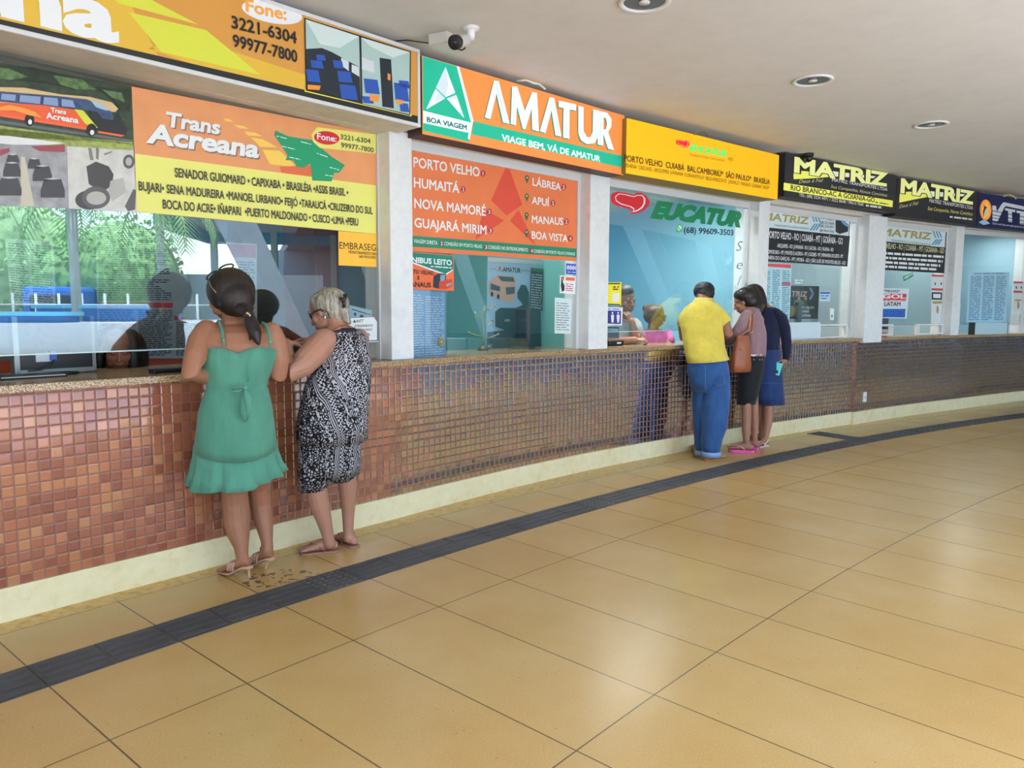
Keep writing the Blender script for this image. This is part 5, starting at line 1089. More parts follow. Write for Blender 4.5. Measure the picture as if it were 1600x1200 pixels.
# her purse
mb = MB(); c = JJ(468, 547, 4.60); f = V((.85, .45, .15)).normalized(); s_ = V((-.4, .8, 0)).normalized()
mb.loft([(c + V((0, 0, -.035)), f*.045, s_*.022), (c + V((0, 0, -.01)), f*.058, s_*.030), (c + V((0, 0, .02)), f*.055, s_*.028), (c + V((0, 0, .036)), f*.048, s_*.020)], 20, pw=.6)
o = mb.build('purse', mat('#141417', .6, bump=.6, bscale=220), None, True, off=c, bevel=0); o.location = c; tag(o, 'small black purse held open by the grey-haired woman above the ledge', 'purse')
m2 = MB(); m2.tube([c + f*q*.05 + V((0, 0, .038)) for q in (-1, -.5, 0, .5, 1)], .004, 6); m2.build('zip', mat('#8d8d92', .3, 1), o, True, off=c)

# ---- man in the yellow polo shirt
_dof = None
w = Person('man in a yellow polo shirt and rolled blue jeans bent over the counter', G(1105, 712), SK_C); b = w.b; YW = .15
b.loft(rings([(1088, 1112, 470, 7.52, .9), (1076, 1122, 478, 7.46, .55), (1069, 1127, 495, 7.42, .45), (1073, 1122, 520, 7.38, .5), (1077, 1127, 550, 7.32, .55), (1080, 1131, 580, 7.28, .58), (1084, 1131, 600, 7.27, .5)], YW), 24)
c = JJ(1099.5, 459.5, 7.62); R = frame((-.30, .90, -.42)); P = head(b, c, R, .96)
limb(b, [(1099, 462, 7.56, 20), (1099, 472, 7.5, 20)])
limb(b, [(1122, 489, 7.45, 14), (1133, 505, 7.405, 16), (1138, 521, 7.37, 16), (1128, 527, 7.52, 15), (1116, 528, 7.66, 12)])
limb(b, [(1073, 492, 7.45, 12), (1066, 508, 7.49, 14), (1068, 527, 7.52, 14), (1078, 528, 7.66, 12), (1085, 527, 7.72, 10)])
hand(b, JJ(1116, 528, 7.66), (-.6, .75, 0), (0, 0, -1), (-1, 0, 0), .3); hand(b, JJ(1085, 527, 7.72), (.3, .9, 0), (0, 0, -1), (1, 0, 0), .3)
limb(b, [(1093, 600, 7.31, 20), (1095, 650, 7.30, 15), (1095, 700, 7.265, 11), (1094, 706, 7.26, 10)]); limb(b, [(1121, 600, 7.23, 22), (1119, 650, 7.17, 17), (1111, 700, 7.10, 12), (1110, 709, 7.09, 11)])
w.body(.006, 4)
YC = cloth('#d3bf50', 'yellow pique', .85, .55, (8, 8, 6))
mb = MB(); mb.loft(rings([(1084.5, 1115.5, 470, 7.50, .75), (1077, 1122, 476, 7.46, .6), (1068, 1130, 487, 7.44, .56), (1060.5, 1134, 499, 7.42, .56), (1064, 1130, 515, 7.39, .58), (1068, 1132, 540, 7.34, .66), (1071, 1136, 556, 7.30, .70), (1073, 1138.5, 567, 7.28, .72, -5)], YW), 56, False, fn=folds(.022, 5, .6, .8, 2.0)); w.part('polo_shirt', mb, YC, solid=.004)
for q in ([(1116, 487, 7.45, 25), (1127, 496.5, 7.42, 23), (1135.5, 505.5, 7.40, 20)], [(1079, 488, 7.45, 24), (1070, 498, 7.46, 21), (1066, 509, 7.49, 18)]):
    sleeve(w, q, YC)
mb = MB(); mb.loft(rings([(1087, 1113, 465.5, 7.52, .8), (1083, 1115.5, 472, 7.50, .75), (1082, 1117, 474.5, 7.49, .75)], YW), 30, False); w.part('collar', mb, YC, solid=.005)
h = MB(); blob(h, 1101, 453.5, 7.60, 15, 13.2, 1.15); blob(h, 1103, 459, 7.56, 13, 11.5, 1.1); blob(h, 1093, 455, 7.62, 9, 11, 1.2); blob(h, 1099, 449, 7.64, 12, 8.5, 1.3)
w.soft('hair', h, H_BLK, .006, 3, shape=lambda v: v + v.normalized()*0 + V((noise.noise(v*60), noise.noise(v*60+V((7, 0, 0))), noise.noise(v*60+V((0, 9, 0)))))*.007)
def denim(h_, name):
    return cloth(h_, name, .8, .5, (10, 10, 5), 700, .22)
JN = denim('#2a5288', 'blue denim')
mb = MB(); mb.loft(rings([(1079, 1131, 556, 7.29, .6), (1074.5, 1137.5, 568, 7.28, .67), (1073.5, 1139.5, 580, 7.27, .70), (1077, 1139, 596, 7.26, .7), (1084, 1134, 612, 7.25, .6)], YW), 48, False, fn=folds(.012, 6)); w.part('jeans_seat', mb, JN, solid=.004)
for q in ([(1076, 1112, 586, 7.28, .85), (1082, 1112, 615, 7.28, .9), (1083, 1112, 640, 7.28, .92), (1084.5, 1110, 665, 7.275, .95), (1085.5, 1107, 685, 7.265, .95), (1086, 1104, 697, 7.26, 1), (1088.5, 1102, 704, 7.26, 1)], [(1097, 1140, 586, 7.24, .8), (1098, 1140.5, 615, 7.22, .85), (1097, 1139, 640, 7.19, .88), (1097, 1134.5, 668, 7.145, .92), (1097, 1128, 686, 7.115, 1), (1096.5, 1125, 698, 7.10, 1), (1099, 1123, 706, 7.09, 1)]):
    mb = MB(); mb.loft(rings(q, YW), 40, False, fn=lambda t, k: 1 + (.012 + .03*k)*sin(3.0*t + 20*k)*(.4+.6*k)); lg = w.part('jeans_leg', mb, JN, solid=.005)
    mb = MB(); z_ = q[-1]; mb.loft(rings([(z_[0]-2, z_[1]+2, z_[2]-1, z_[3], 1), (z_[0]-2.3, z_[1]+2.3, z_[2]+2.5, z_[3], 1), (z_[0]-2, z_[1]+2, z_[2]+6.5, z_[3], 1)], YW), 36, False); mb.build('jeans_cuff', mat('#7fa3cf', .85), lg, True, off=w.base, solid=.006)
mb = MB(); mb.tube([JJ(1102, 572+i*6, 7.28 - .155 - .002*i) for i in range(7)], .002, 6); [mb.tube([JJ(x, 582, 7.145), JJ(x+1, 598, 7.11), JJ(x+7, 603, 7.09), JJ(x+17, 600, 7.08), JJ(x+17, 581, 7.12)], .0018, 6) for x in (1115,)]; w.part('jeans_seam', mb, mat('#5f86b8', .8))
for hl, to, an in ((G(1101, 720), G(1133, 717.5), JJ(1110, 709, 7.09)), (G(1089.5, 713), G(1092, 702) + V((-.02, .06, 0)), JJ(1093, 706, 7.26))):
    d = (to-hl); L = d.length; d.normalize(); s_ = d.cross(V((0, 0, 1))); U = V((0, 0, 1)); L = max(L, .24); to = hl + d*L
    mb = MB(); mb.loft([(hl + U*.045, s_*.026, U*.03), (hl + d*.03 + U*.055, s_*.036, U*.045), (hl + d*.09 + U*.055, s_*.036, U*.046), (hl + d*L*.6 + U*.042, s_*.042, U*.032), (hl + d*L*.85 + U*.034, s_*.041, U*.024), (to + U*.026, s_*.024, U*.015)], 20)
    mb.tube([an + U*.05, an*.5 + (hl + d*.07 + U*.07)*.5, hl + d*.07 + U*.05], [.042, .042, .04], 14)
    o = w.part('shoe', mb, mat('#a87b52', .6, bump=.2, bscale=80))
    mb = MB(); sole(mb, hl, to, .046, .018); mb.build('shoe_sole', mat('#8f6a48', .7), o, off=w.base)

# ---- woman in the mauve top
w = Person('woman with glasses in a mauve top, black skirt and pink flip-flops', G(1172, 702), SK_D); b = w.b; YW = .5
b.loft(rings([(1168, 1184, 486, 7.74, .9), (1163, 1190, 493, 7.70, .6), (1166, 1190, 505, 7.67, .5), (1168, 1192, 530, 7.63, .55), (1165, 1190, 556, 7.60, .6), (1158, 1187, 585, 7.59, .6), (1157, 1183, 610, 7.59, .55)], YW), 24)
c = JJ(1160.5, 472.5, 7.80); R = frame((-.86, .36, -.42)); P = head(b, c, R, .94)
limb(b, [(1170, 478, 7.78, 18), (1174, 488, 7.74, 19)])
limb(b, [(1168, 497, 7.60, 12), (1158, 510, 7.54, 12), (1148, 524, 7.54, 11), (1138, 532, 7.62, 10), (1130, 531, 7.7, 12)])
limb(b, [(1186, 503, 7.75, 11), (1180, 520, 7.86, 11), (1165, 525, 7.96, 11), (1150, 524, 8.0, 10)])
hand(b, JJ(1130, 531, 7.7), (-.7, .6, 0), (0, 0, -1), (-.5, .8, 0), .3, .9); hand(b, JJ(1150, 524, 8.0), (-.9, .2, 0), (0, 0, -1), (0, -1, 0), .3, .9)
limb(b, [(1166, 610, 7.56, 17), (1166, 638, 7.53, 15.5), (1166, 655, 7.53, 15.5), (1166, 672, 7.52, 14), (1166, 688, 7.51, 10), (1167, 695, 7.50, 9.5)])
limb(b, [(1177, 610, 7.66, 15), (1178, 638, 7.65, 14), (1179, 655, 7.65, 13.5), (1179, 672, 7.65, 12), (1179, 686, 7.64, 9), (1180, 691, 7.64, 8.5)])
HL = [(G(1178, 708.3), G(1137.5, 706)), (G(1186, 703.5), G(1158, 700))]; U = V((0, 0, .032))
foot(b, JJ(1167, 695, 7.5), HL[0][0] + U, HL[0][1] + U, .9); foot(b, JJ(1180, 691, 7.64), HL[1][0] + U, HL[1][1] + U, .9)
w.body(.0055, 4)
PK = mat('#e0569e', .5)
for hl, to in HL:
    mb = MB(); sole(mb, hl, to, .046, .032); so = w.part('flip_flop_sole', mb, PK, False, bevel=.004); mb = MB(); thong(mb, hl, to, .046, .007, .032); mb.build('flip_flop_strap', mat('#e48ab4', .5), so, True, off=w.base)
MV = cloth('#8b6f76', 'mauve rib knit', .9, .35, (30, 30, 3))
mb = MB(); mb.loft(rings([(1169, 1185.5, 482.5, 7.73, .85), (1166, 1189, 489, 7.70, .7), (1162.5, 1192.5, 498, 7.67, .62), (1162, 1196, 510, 7.65, .62), (1163, 1198, 520, 7.63, .68), (1164, 1198, 535, 7.62, .72), (1162, 1197, 550, 7.61, .76), (1161, 1196.5, 556, 7.60, .78)], YW), 48, False, fn=folds(.02, 9, .3)); w.part('top', mb, MV, solid=.004)
q = [(1168, 494, 7.60, 21), (1160, 508, 7.54, 20), (1150, 522, 7.53, 18.5), (1140, 531, 7.60, 17), (1132, 532, 7.69, 14)]; sleeve(w, q, MV)
mb = MB(); mb.loft(rings([(1161, 1196, 553, 7.60, .76), (1161, 1196, 557, 7.60, .76)], YW), 40, False); w.part('white_hem', mb, mat('#e6e2de', .8), solid=.004)
q = [(1184, 500, 7.74, 19), (1183, 516, 7.84, 17), (1168, 525, 7.95, 14.5), (1153, 524, 7.99, 13)]; sleeve(w, q, MV)
SKB = cloth('#16171b', 'black twill', .8, .3)
mb = MB(); mb.loft(rings([(1158, 1196, 556, 7.60, .76), (1153, 1194, 575, 7.59, .8), (1151, 1189, 598, 7.58, .8), (1151, 1184, 618, 7.58, .78), (1151, 1180.5, 631.5, 7.58, .78)], YW), 44, False, fn=folds(.02, 5)); w.part('skirt', mb, SKB, solid=.004)
for x, d in ((1178, 7.43), (1187, 7.47), (1191, 7.50)): w.part('skirt_stud', MB().ell(JJ(x, 562, d), (.006,)*3, 8, 6), mat('#c9c9cc', .3, .8))
h = MB(); blob(h, 1165, 462, 7.79, 15, 13.5, 1.1); blob(h, 1172, 470, 7.77, 13, 13, 1.1); blob(h, 1155.5, 461.5, 7.80, 8.5, 8.5, 1.6); blob(h, 1173, 480, 7.76, 9, 9); w.soft('hair', h, H_BLK, .006, 5)
mb = MB(); mb.tube([JJ(1149, 473, 7.80), JJ(1154, 470.5, 7.73), JJ(1163, 470, 7.70)], .005, 8); mb.tube([JJ(1149, 472, 7.80), JJ(1150, 476, 7.80), JJ(1153, 477, 7.78)], .006, 8); w.part('spectacles', mb, mat('#101114', .3))
mb = MB(); mb.ell(JJ(1157.5, 454.5, 7.71), (.009,)*3, 8, 6); w.part('hair_pin', mb, mat('#dfe3e6', .2, .6))
# tan shoulder bag
c = JJ(1157, 556, 7.40); A = V((.92, .38, 0)); B = V((-.38, .92, 0))
mb = MB(); rw = [(-.165, .105, .045), (-.150, .122, .062), (-.08, .120, .066), (.02, .105, .055), (.12, .088, .036), (.20, .070, .016), (.205, .066, .012)]
mb.loft([(c + V((0, 0, z_)) + A*(.02*(z_ > .1)), A*a, B*q) for z_, a, q in rw], 36, pw=.75, fn=lambda t, k: 1 + .03*sin(3*t+4*k) + .02*sin(7*t))
o = mb.build('shoulder_bag', mat('#8f4f2f', .42, bump=.25, bscale=40), None, True, off=c); o.location = c; tag(o, 'tan brown leather shoulder bag hanging from the arm of the woman in mauve', 'bag')
mb = MB(); q = [c + V((0, 0, .19)) - A*.05, JJ(1170, 516, 7.46), JJ(1172.5, 503, 7.48), JJ(1172.5, 491, 7.54), JJ(1175, 486.5, 7.64), JJ(1180, 489, 7.74)]; mb.tube(q, [.016]*len(q), 8, flat=.3)
q = [c + V((0, 0, .19)) + A*.07, JJ(1175, 516, 7.45), JJ(1175.5, 503, 7.48), JJ(1175, 492, 7.54), JJ(1177, 487, 7.64), JJ(1182, 490, 7.74)]; mb.tube(q, [.012]*len(q), 8, flat=.3); mb.build('strap', mat('#a3613c', .45), o, True, off=c)
for p in (JJ(1173, 520, 7.42), JJ(1176, 519, 7.42), JJ(1158, 546, 7.335)): MB().ell(p, (.008,)*3, 8, 6).build('stud', mat('#c7a368', .3, 1), o, True, off=c)

# ---- woman in the navy sweater
w = Person('woman in a navy sweater and denim skirt with long dark hair hanging forward', G(1194, 692), SK_D); b = w.b; YW = .35
b.loft(rings([(1191, 1206, 482, 8.1, .8), (1190, 1214, 487, 8.07, .6), (1193, 1217, 500, 8.05, .48), (1194, 1215, 525, 8.0, .52), (1193, 1214, 550, 7.98, .55), (1191, 1215, 580, 7.97, .55), (1191, 1215, 610, 7.97, .5)], YW), 24)
c = JJ(1178, 463, 8.16); R = frame((-.72, .45, -.55)); P = head(b, c, R, 1.0)
limb(b, [(1186, 472, 8.15, 17), (1194, 481, 8.11, 18), (1201, 488, 8.08, 20)])
limb(b, [(1213, 494, 8.04, 11), (1225, 512, 7.98, 12), (1228, 535, 7.95, 10.5), (1228, 552, 7.93, 9), (1227, 563, 7.92, 8.5)])
limb(b, [(1194, 494, 8.15, 11), (1186, 515, 8.3, 11), (1175, 525, 8.4, 10), (1165, 524, 8.45, 9)])
hand(b, JJ(1227, 562, 7.92), (-.55, -.15, -.75), (-.7, .5, .3), (-.6, -.4, .5), .55, .92); hand(b, JJ(1165, 524, 8.45), (-.8, .4, 0), (0, 0, -1), (0, -1, 0), .3, .9)
limb(b, [(1200, 610, 7.93, 15), (1201, 640, 7.90, 15.5), (1200, 658, 7.89, 14.5), (1198, 672, 7.87, 11.5), (1196.5, 683, 7.85, 9), (1196, 688, 7.84, 8.5)])
limb(b, [(1189, 610, 8.02, 13), (1188, 640, 8.02, 13), (1189.5, 660, 8.02, 12), (1190.5, 676, 8.01, 9.5), (1190.5, 684, 8.0, 8)])
d0 = V((-.75, .6, 0)).normalized(); h1 = G(1199, 696.5); h2 = G(1192, 690); U = V((0, 0, .014)); HL = [(h1, G(1190, 699.5) + V((-.08, .0, 0))), (h2, h2 + d0*.23)]
foot(b, JJ(1196, 688, 7.84), HL[0][0] + U, HL[0][1] + U, .88); foot(b, JJ(1190.5, 684, 8.0), HL[1][0] + U, HL[1][1] + U, .88)
w.body(.0055, 4)
for hl, to in HL:
    mb = MB(); sole(mb, hl, to, .043, .013); so = w.part('sandal_sole', mb, mat('#cfc0b0', .6), False); mb = MB(); thong(mb, hl, to, .043, .006, .014)
    d = (to-hl).normalized(); s_ = d.cross(V((0, 0, 1))); mb.tube([hl + d*.10 + s_*.04 + V((0, 0, .015)), hl + d*.03 + s_*.034 + V((0, 0, .07)), hl - d*.012 + V((0, 0, .08)), hl + d*.03 - s_*.034 + V((0, 0, .07)), hl + d*.10 - s_*.04 + V((0, 0, .015))], .005, 8); mb.build('sandal_strap', mat('#e9dcd6', .5), so, True, off=w.base)
NV = cloth('#171d38', 'navy knit', .9, .4, (9, 9, 5))
mb = MB(); mb.loft(rings([(1189, 1207.5, 479.5, 8.1, .78), (1188, 1213, 482, 8.08, .66), (1188, 1219, 490, 8.06, .58), (1189, 1222, 502, 8.04, .58), (1190, 1219.5, 520, 8.0, .66), (1189, 1218, 540, 7.98, .72), (1188, 1218.5, 551, 7.97, .74)], YW), 44, False, fn=folds(.02, 6, .4)); w.part('sweater', mb, NV, solid=.004)
q = [(1211, 490, 8.05, 19), (1221, 498, 8.02, 19), (1226, 514, 7.98, 17.5), (1229, 535, 7.95, 15), (1229, 552, 7.93, 12.5), (1228, 562.5, 7.92, 10.5)]; sleeve(w, q, NV)
q = [(1193, 489, 8.18, 17), (1186, 514, 8.30, 16.5), (1175, 525, 8.4, 14), (1166, 524, 8.45, 11)]; sleeve(w, q, NV)
DN = denim('#1f3664', 'dark denim')
mb = MB(); mb.loft(rings([(1187, 1219, 546, 7.97, .72), (1184, 1221.5, 575, 7.96, .78), (1182, 1223.5, 600, 7.96, .8), (1181.5, 1225, 618, 7.96, .8), (1181.5, 1226.5, 631.5, 7.96, .8)], YW), 48, False, fn=folds(.03, 5, 1)); w.part('skirt', mb, DN, solid=.005)
mb = MB(); c0, A, B = ring(1182, 1223.8, 597, 7.96, .805, YW); mb.tube([c0 + A*cos(t)*1.03 + B*sin(t)*1.03 for t in [2*pi*i/40 for i in range(41)]], .0025, 6); w.part('skirt_seam', mb, mat('#33558c', .8))
h = MB(); blob(h, 1178, 458, 8.15, 15.5, 14.5, 1.0); blob(h, 1184, 464, 8.12, 12, 14)
h.tube([JJ(1184, 456, 8.08), JJ(1190, 468, 8.03), JJ(1191, 478, 8.0), JJ(1187, 486, 8.0), JJ(1182, 490, 8.02)], [px2m(q, 8.05) for q in (9, 8, 7.5, 6, 2.5)], 12, round_=True)
h.tube([JJ(1174, 455, 8.06), JJ(1179, 470, 8.0), JJ(1180, 482, 7.98), JJ(1178, 491, 8.0)], [px2m(q, 8.05) for q in (8, 8, 6, 2.5)], 12, round_=True)
w.soft('hair', h, H_DARK, .006, 5)
mb = MB(); mb.ell(JJ(1206, 472.5, 7.98), (.012, .012, .010), 10, 8); w.part('hair_pin', mb, mat('#a59d80', .4, .5))
c = JJ(1215.3, 576.5, 7.86); a1 = V((.30, .12, .95)).normalized(); r1 = V((.90, -.25, -.30)); r1 = (r1 - a1*r1.dot(a1)).normalized(); n1 = a1.cross(r1)
mb = MB(); mb.loft([(c - a1*z_, r1*.034*q, n1*.0045*q) for z_, q in ((-.066, .9), (-.062, 1), (.062, 1), (.066, .9))], 24, pw=.35)
o = mb.build('phone', mat('#3fc4c0', .35), None, False, off=c); o.location = c; tag(o, 'turquoise phone in the lowered hand of the woman in navy', 'phone')
mb = MB(); s2 = -1 if n1.y > 0 else 1; cc = c - a1*.034 + n1*s2*.006; mb.loft([(cc - n1*s2*.002, r1*.014, a1*.020), (cc + n1*s2*.001, r1*.013, a1*.019)], 16); mb.build('camera_bump', mat('#15191c', .3), o, True, off=c)

# ---- clerks behind the glass
def seated(w, hip, f, mleg):
    """hidden lower body of someone sitting at the counter, feet on the booth floor"""
    f = V(f).normalized(); s_ = f.cross(V((0, 0, 1))); b = w.b
    for q in (-1, 1):
        a = hip + s_*.09*q; k = a + f*.36 + V((0, 0, .02)); b.tube([a, k, V((k.x, k.y, .08)) - f*.04, V((k.x, k.y, .045)) + f*.10], [.075, .058, .04, .035], 12, round_=True)
# girl at the first window
w = Person('young woman with long black wavy hair looking down, seated behind the first window', JJ(181, 600, 4.42), SK_E); b = w.b
c = JJ(184, 545, 4.36); R = frame((.50, -.80, -.30)); P = head(b, c, R, 1.0)
limb(b, [(182, 562, 4.42, 30), (181, 585, 4.45, 30)]); YW = -.55
b.loft(rings([(168, 196, 580, 4.47, .9), (150, 214, 590, 4.48, .5), (136, 228, 600, 4.50, .45), (138, 226, 640, 4.5, .5), (146, 218, 690, 4.5, .6), (142, 222, 735, 4.5, .7)], YW), 24)
fw = V((.72, -.66, 0)); hip = JJ(182, 730, 4.5); hip.z = .52; seated(w, hip, fw, None)
limb(b, [(142, 608, 4.48, 26), (138, 650, 4.42, 24), (150, 640, 4.25, 20), (165, 632, 4.16, 16)]); limb(b, [(222, 608, 4.48, 26), (228, 650, 4.42, 24), (215, 640, 4.28, 20), (205, 630, 4.2, 16)])
hand(b, JJ(165, 632, 4.16), (.5, -.8, 0), (0, 0, -1), (.8, .4, 0), .35); hand(b, JJ(205, 630, 4.2), (.2, -.9, 0), (0, 0, -1), (-.8, 0, 0), .35)
w.body(.005, 5)
h = MB(); blob(h, 182, 531, 4.42, 27, 25, 1.0)
rnd = random.Random(4)
for s_ in (-1, 1):
    for i in range(7):
        x = 182 + s_*(21 + i*2.3); q = [JJ(x + s_*2*sin(j*1.1 + i) + s_*j*2.0, 520 + j*13 + i, 4.38 + .02*i) for j in range(6)]
        h.tube(q, [px2m(r_, 4.4) for r_ in (6, 8, 9, 9.5, 9, 5)], 10, round_=True)
w.soft('hair', h, H_BLK, .006, 3); lashes(w, P, mat('#120c0a', .6))
mb = MB(); mb.tube([P(-.018, .0985, -.0685), P(0, .1005, -.0678), P(.018, .0985, -.0685)], .0012, 6); w.part('lip_line', mb, mat('#5f2f2a', .5))
mb = MB(); mb.loft(rings([(152, 212, 590, 4.48, .52), (134, 230, 601, 4.50, .47), (135, 229, 640, 4.5, .52), (142, 222, 700, 4.5, .62)], YW), 36, False); w.part('blouse', mb, cloth('#3c3f45', 'dark blouse'), solid=.004)
# man at the third window
w = Person('man with short greying hair resting his chin on one hand, seated behind the third window', JJ(975, 560, 7.75), SK_D); b = w.b
c = JJ(977.5, 470, 7.72); R = frame((.52, -.83, -.12)); P = head(b, c, R, 1.12)
limb(b, [(974, 488, 7.78, 20), (970, 500, 7.82, 21)]); YW = -.5
b.loft(rings([(962, 982, 498, 7.83, .8), (950, 991, 507, 7.85, .5), (944, 995, 520, 7.87, .45), (946, 993, 550, 7.88, .5), (949, 990, 590, 7.9, .52), (949, 990, 625, 7.9, .55)], YW), 24)
hip = JJ(970, 625, 7.9); hip.z = .54; seated(w, hip, (.9, -.1, 0), None)
limb(b, [(990, 512, 7.8, 13), (995, 524, 7.68, 15), (991, 530, 7.56, 15), (990, 515, 7.55, 13), (987, 502, 7.57, 10)])
hand(b, JJ(988, 504, 7.57), (-.45, .12, .85), (-.5, .85, .1), (-.8, -.3, .3), .5, 1.0)
limb(b, [(949, 516, 7.78, 13), (947, 530, 7.62, 14), (965, 533.5, 7.50, 13.5), (985, 532, 7.44, 12), (992, 531, 7.42, 10)])
hand(b, JJ(993, 531, 7.42), (.9, -.15, .05), (0, .3, -1), (.2, .9, .4), .95, 1.0)
w.body(.0048, 4)
h = MB(); blob(h, 977, 455.5, 7.72, 13.2, 11, 1.15); blob(h, 978, 461, 7.80, 12.6, 13, .9); w.soft('hair', h, H_SALT, .006, 4); lashes(w, P, mat('#2a2320', .6))
for s_ in (-1, 1): w.part('eye', MB().ell(P(s_*.031, .0865, .001), (.006, .004, .0045), 8, 6), mat('#1c1512', .2))
SG = cloth('#b9bcb8', 'pale grey shirt')
mb = MB(); mb.loft(rings([(960, 984, 499, 7.83, .8), (945, 996, 507, 7.85, .58), (937, 1002, 520, 7.87, .54), (938, 1001, 550, 7.88, .6), (941, 999, 600, 7.9, .66)], YW), 36, False, fn=folds(.02, 5)); w.part('shirt', mb, SG, solid=.004)
for q in ([(991, 508, 7.82, 23), (994.5, 517, 7.74, 22), (995, 523, 7.68, 20)], [(950, 510, 7.83, 22), (946, 522, 7.72, 20), (947, 529, 7.64, 18)]):
    sleeve(w, q, SG)
# woman in pink at the third window
w = Person('woman in a pink shirt with hair in a bun, seated behind the third window', JJ(1022, 560, 8.0), SK_D); b = w.b
c = JJ(1025, 493, 7.98); R = frame((.86, -.46, -.22)); P = head(b, c, R, 1.0)
limb(b, [(1021, 507, 8.02, 17), (1020, 517, 8.04, 18)]); YW = -.35
b.loft(rings([(1010, 1031, 515, 8.05, .8), (1001, 1042, 520, 8.05, .55), (998, 1046, 530, 8.05, .5), (1000, 1044, 560, 8.06, .58), (1003, 1040, 600, 8.07, .66)], YW), 24)
hip = JJ(1021, 610, 8.07); hip.z = .54; seated(w, hip, (.95, .30, 0), None)
limb(b, [(1002, 527, 7.98, 15), (1004, 545, 7.86, 13), (1016, 548, 7.78, 11)]); limb(b, [(1043, 527, 8.02, 15), (1045, 545, 7.9, 13), (1036, 548, 7.8, 11)])
hand(b, JJ(1016, 548, 7.78), (.7, -.6, 0), (0, 0, -1), (.5, .7, 0), .35, .92); hand(b, JJ(1036, 548, 7.8), (-.2, -.9, 0), (0, 0, -1), (-.9, .2, 0), .35, .92)
w.body(.0052, 4)
h = MB(); blob(h, 1021, 487.5, 7.99, 15, 12, 1.1); blob(h, 1017, 493, 7.98, 12, 12.5, 1.1); blob(h, 1010, 482, 8.03, 6.5, 6.5); blob(h, 1028.5, 483.5, 7.95, 8, 7, 1.2); w.soft('hair', h, H_BRN, .006, 4)
mb = MB()
specs(w, P, c, R, 1.0, mat('#2a2a2e', .3), .003); lashes(w, P, mat('#2a1d18', .6))
PS = cloth('#d27cba', 'pink cotton', .85, .5, (12, 12, 8))
mb = MB(); mb.loft(rings([(1009, 1032, 514.5, 8.05, .85), (1001, 1041, 518.5, 8.05, .62), (996.5, 1046, 526, 8.05, .56), (997, 1046, 545, 8.06, .62), (1001, 1043, 600, 8.07, .7)], YW), 40, False, fn=folds(.03, 6, .5)); w.part('shirt', mb, PS, solid=.004)
for q in ([(1002, 523, 8.02, 19), (1001, 533, 7.96, 18), (1003, 541, 7.90, 16)], [(1042, 523, 8.04, 18), (1045.5, 531, 7.99, 17), (1047, 538, 7.95, 15)]):
    sleeve(w, q, PS)
# ------------------------------------------------------------------ the forecourt on the open side of the hall (seen mirrored in the glass)
def mir(i, x, y, X):
    """where the line of sight through x, y, mirrored by pane i, crosses the plane at distance X east of the eye"""
    pl = WP[i]; p = pl.at(*pl.px(x, y)); r = ray(x, y); r = r - pl.n*2*r.dot(pl.n); return p + r*((X-p.x)/r.x)
tag(MB().box((-60, -120, -.5), (130, 110, -.16)).build('ground', mat('#74777a', .9, var=.15, vscale=.4)), kind='structure')
q = [V((2.2, 2.6, 0)), mir(0, 470, 620, 6.5), mir(0, 470, 600, 16), V((24, -30, 0)), V((-4, -30, 0))]
tag(MB().add([V((p.x, p.y, -.15)) for p in q] + [V((p.x, p.y, -.3)) for p in q], [(4, 3, 2, 1, 0), (0, 1, 6, 5), (1, 2, 7, 6), (2, 3, 8, 7), (3, 4, 9, 8), (4, 0, 5, 9)]).build('ground_bounce_paving', mat('#e6e6e6', .85, var=.06, vscale=.7)), kind='structure')  # unseen white paving, added and outlined to brighten reflections in the left tiles
GRNS = [mat(h, .6, var=.3, vscale=3) for h in ('#7fae6a', '#93bd78', '#a5c98a')]
def palm(x, y, hgt, n, label, seed, lean=(0, 0)):
    rnd = random.Random(seed); t = thing('palm_tree', label, 'palm tree', (x, y, -.16)); top = V((lean[0], lean[1], hgt))
    mb = MB(); mb.tube([V((0, 0, 0)), top*.35 + V((0, 0, 0)), top*.7, top], [.17, .13, .12, .14], 12)
    mb.build('trunk', mat('#b9b8ac', .9, bump=.5, bscale=14), t, True)
    mb = MB()
    for i in range(n):
        a = 2*pi*i/n + rnd.uniform(-.2, .2); el = rnd.uniform(-.1, 1.1); L = rnd.uniform(2.2, 3.0); d = V((cos(a), sin(a), 0)); s = V((-sin(a), cos(a), 0)); p = top.copy(); pts = [p]
        for j in range(10):
            e = el - j*.17; p = p + (d*cos(e) + V((0, 0, sin(e))))*L/10; pts.append(p)
        for j in range(1, 10):
            for q in (-1, 1):
                for f in (0, .5):
                    b_ = pts[j]*(1-f) + pts[j+1 if j < 10 else j]*f; l = .62*sin(pi*(j+f)/11)+.12
                    e_ = b_ + s*q*l*.75 + (pts[j]-pts[j-1]).normalized()*l*.6 - V((0, 0, l*.35)); w_ = (pts[j]-pts[j-1]).normalized()*.028
                    mb.add([b_-w_, b_+w_, e_], [(0, 1, 2)])
        mb.tube(pts, [.03]*8+[.02, .012, .006], 5)
    mb.build('fronds', GRNS[seed % 3], t)
for i, (px_, X, h_, lb) in enumerate(((120, 15, 4.6, 'palm tree in the forecourt whose fronds hang nearest the planter, seen mirrored in the glass'), (255, 17, 4.9, 'second palm tree of the forecourt, mirrored beside the pale post'), (-40, 19, 5.2, 'farthest palm tree of the forecourt, mirrored at the edge of the first window'))):
    p = mir(0, px_, 480, X); palm(p.x, p.y, h_, 22, lb, i+3)
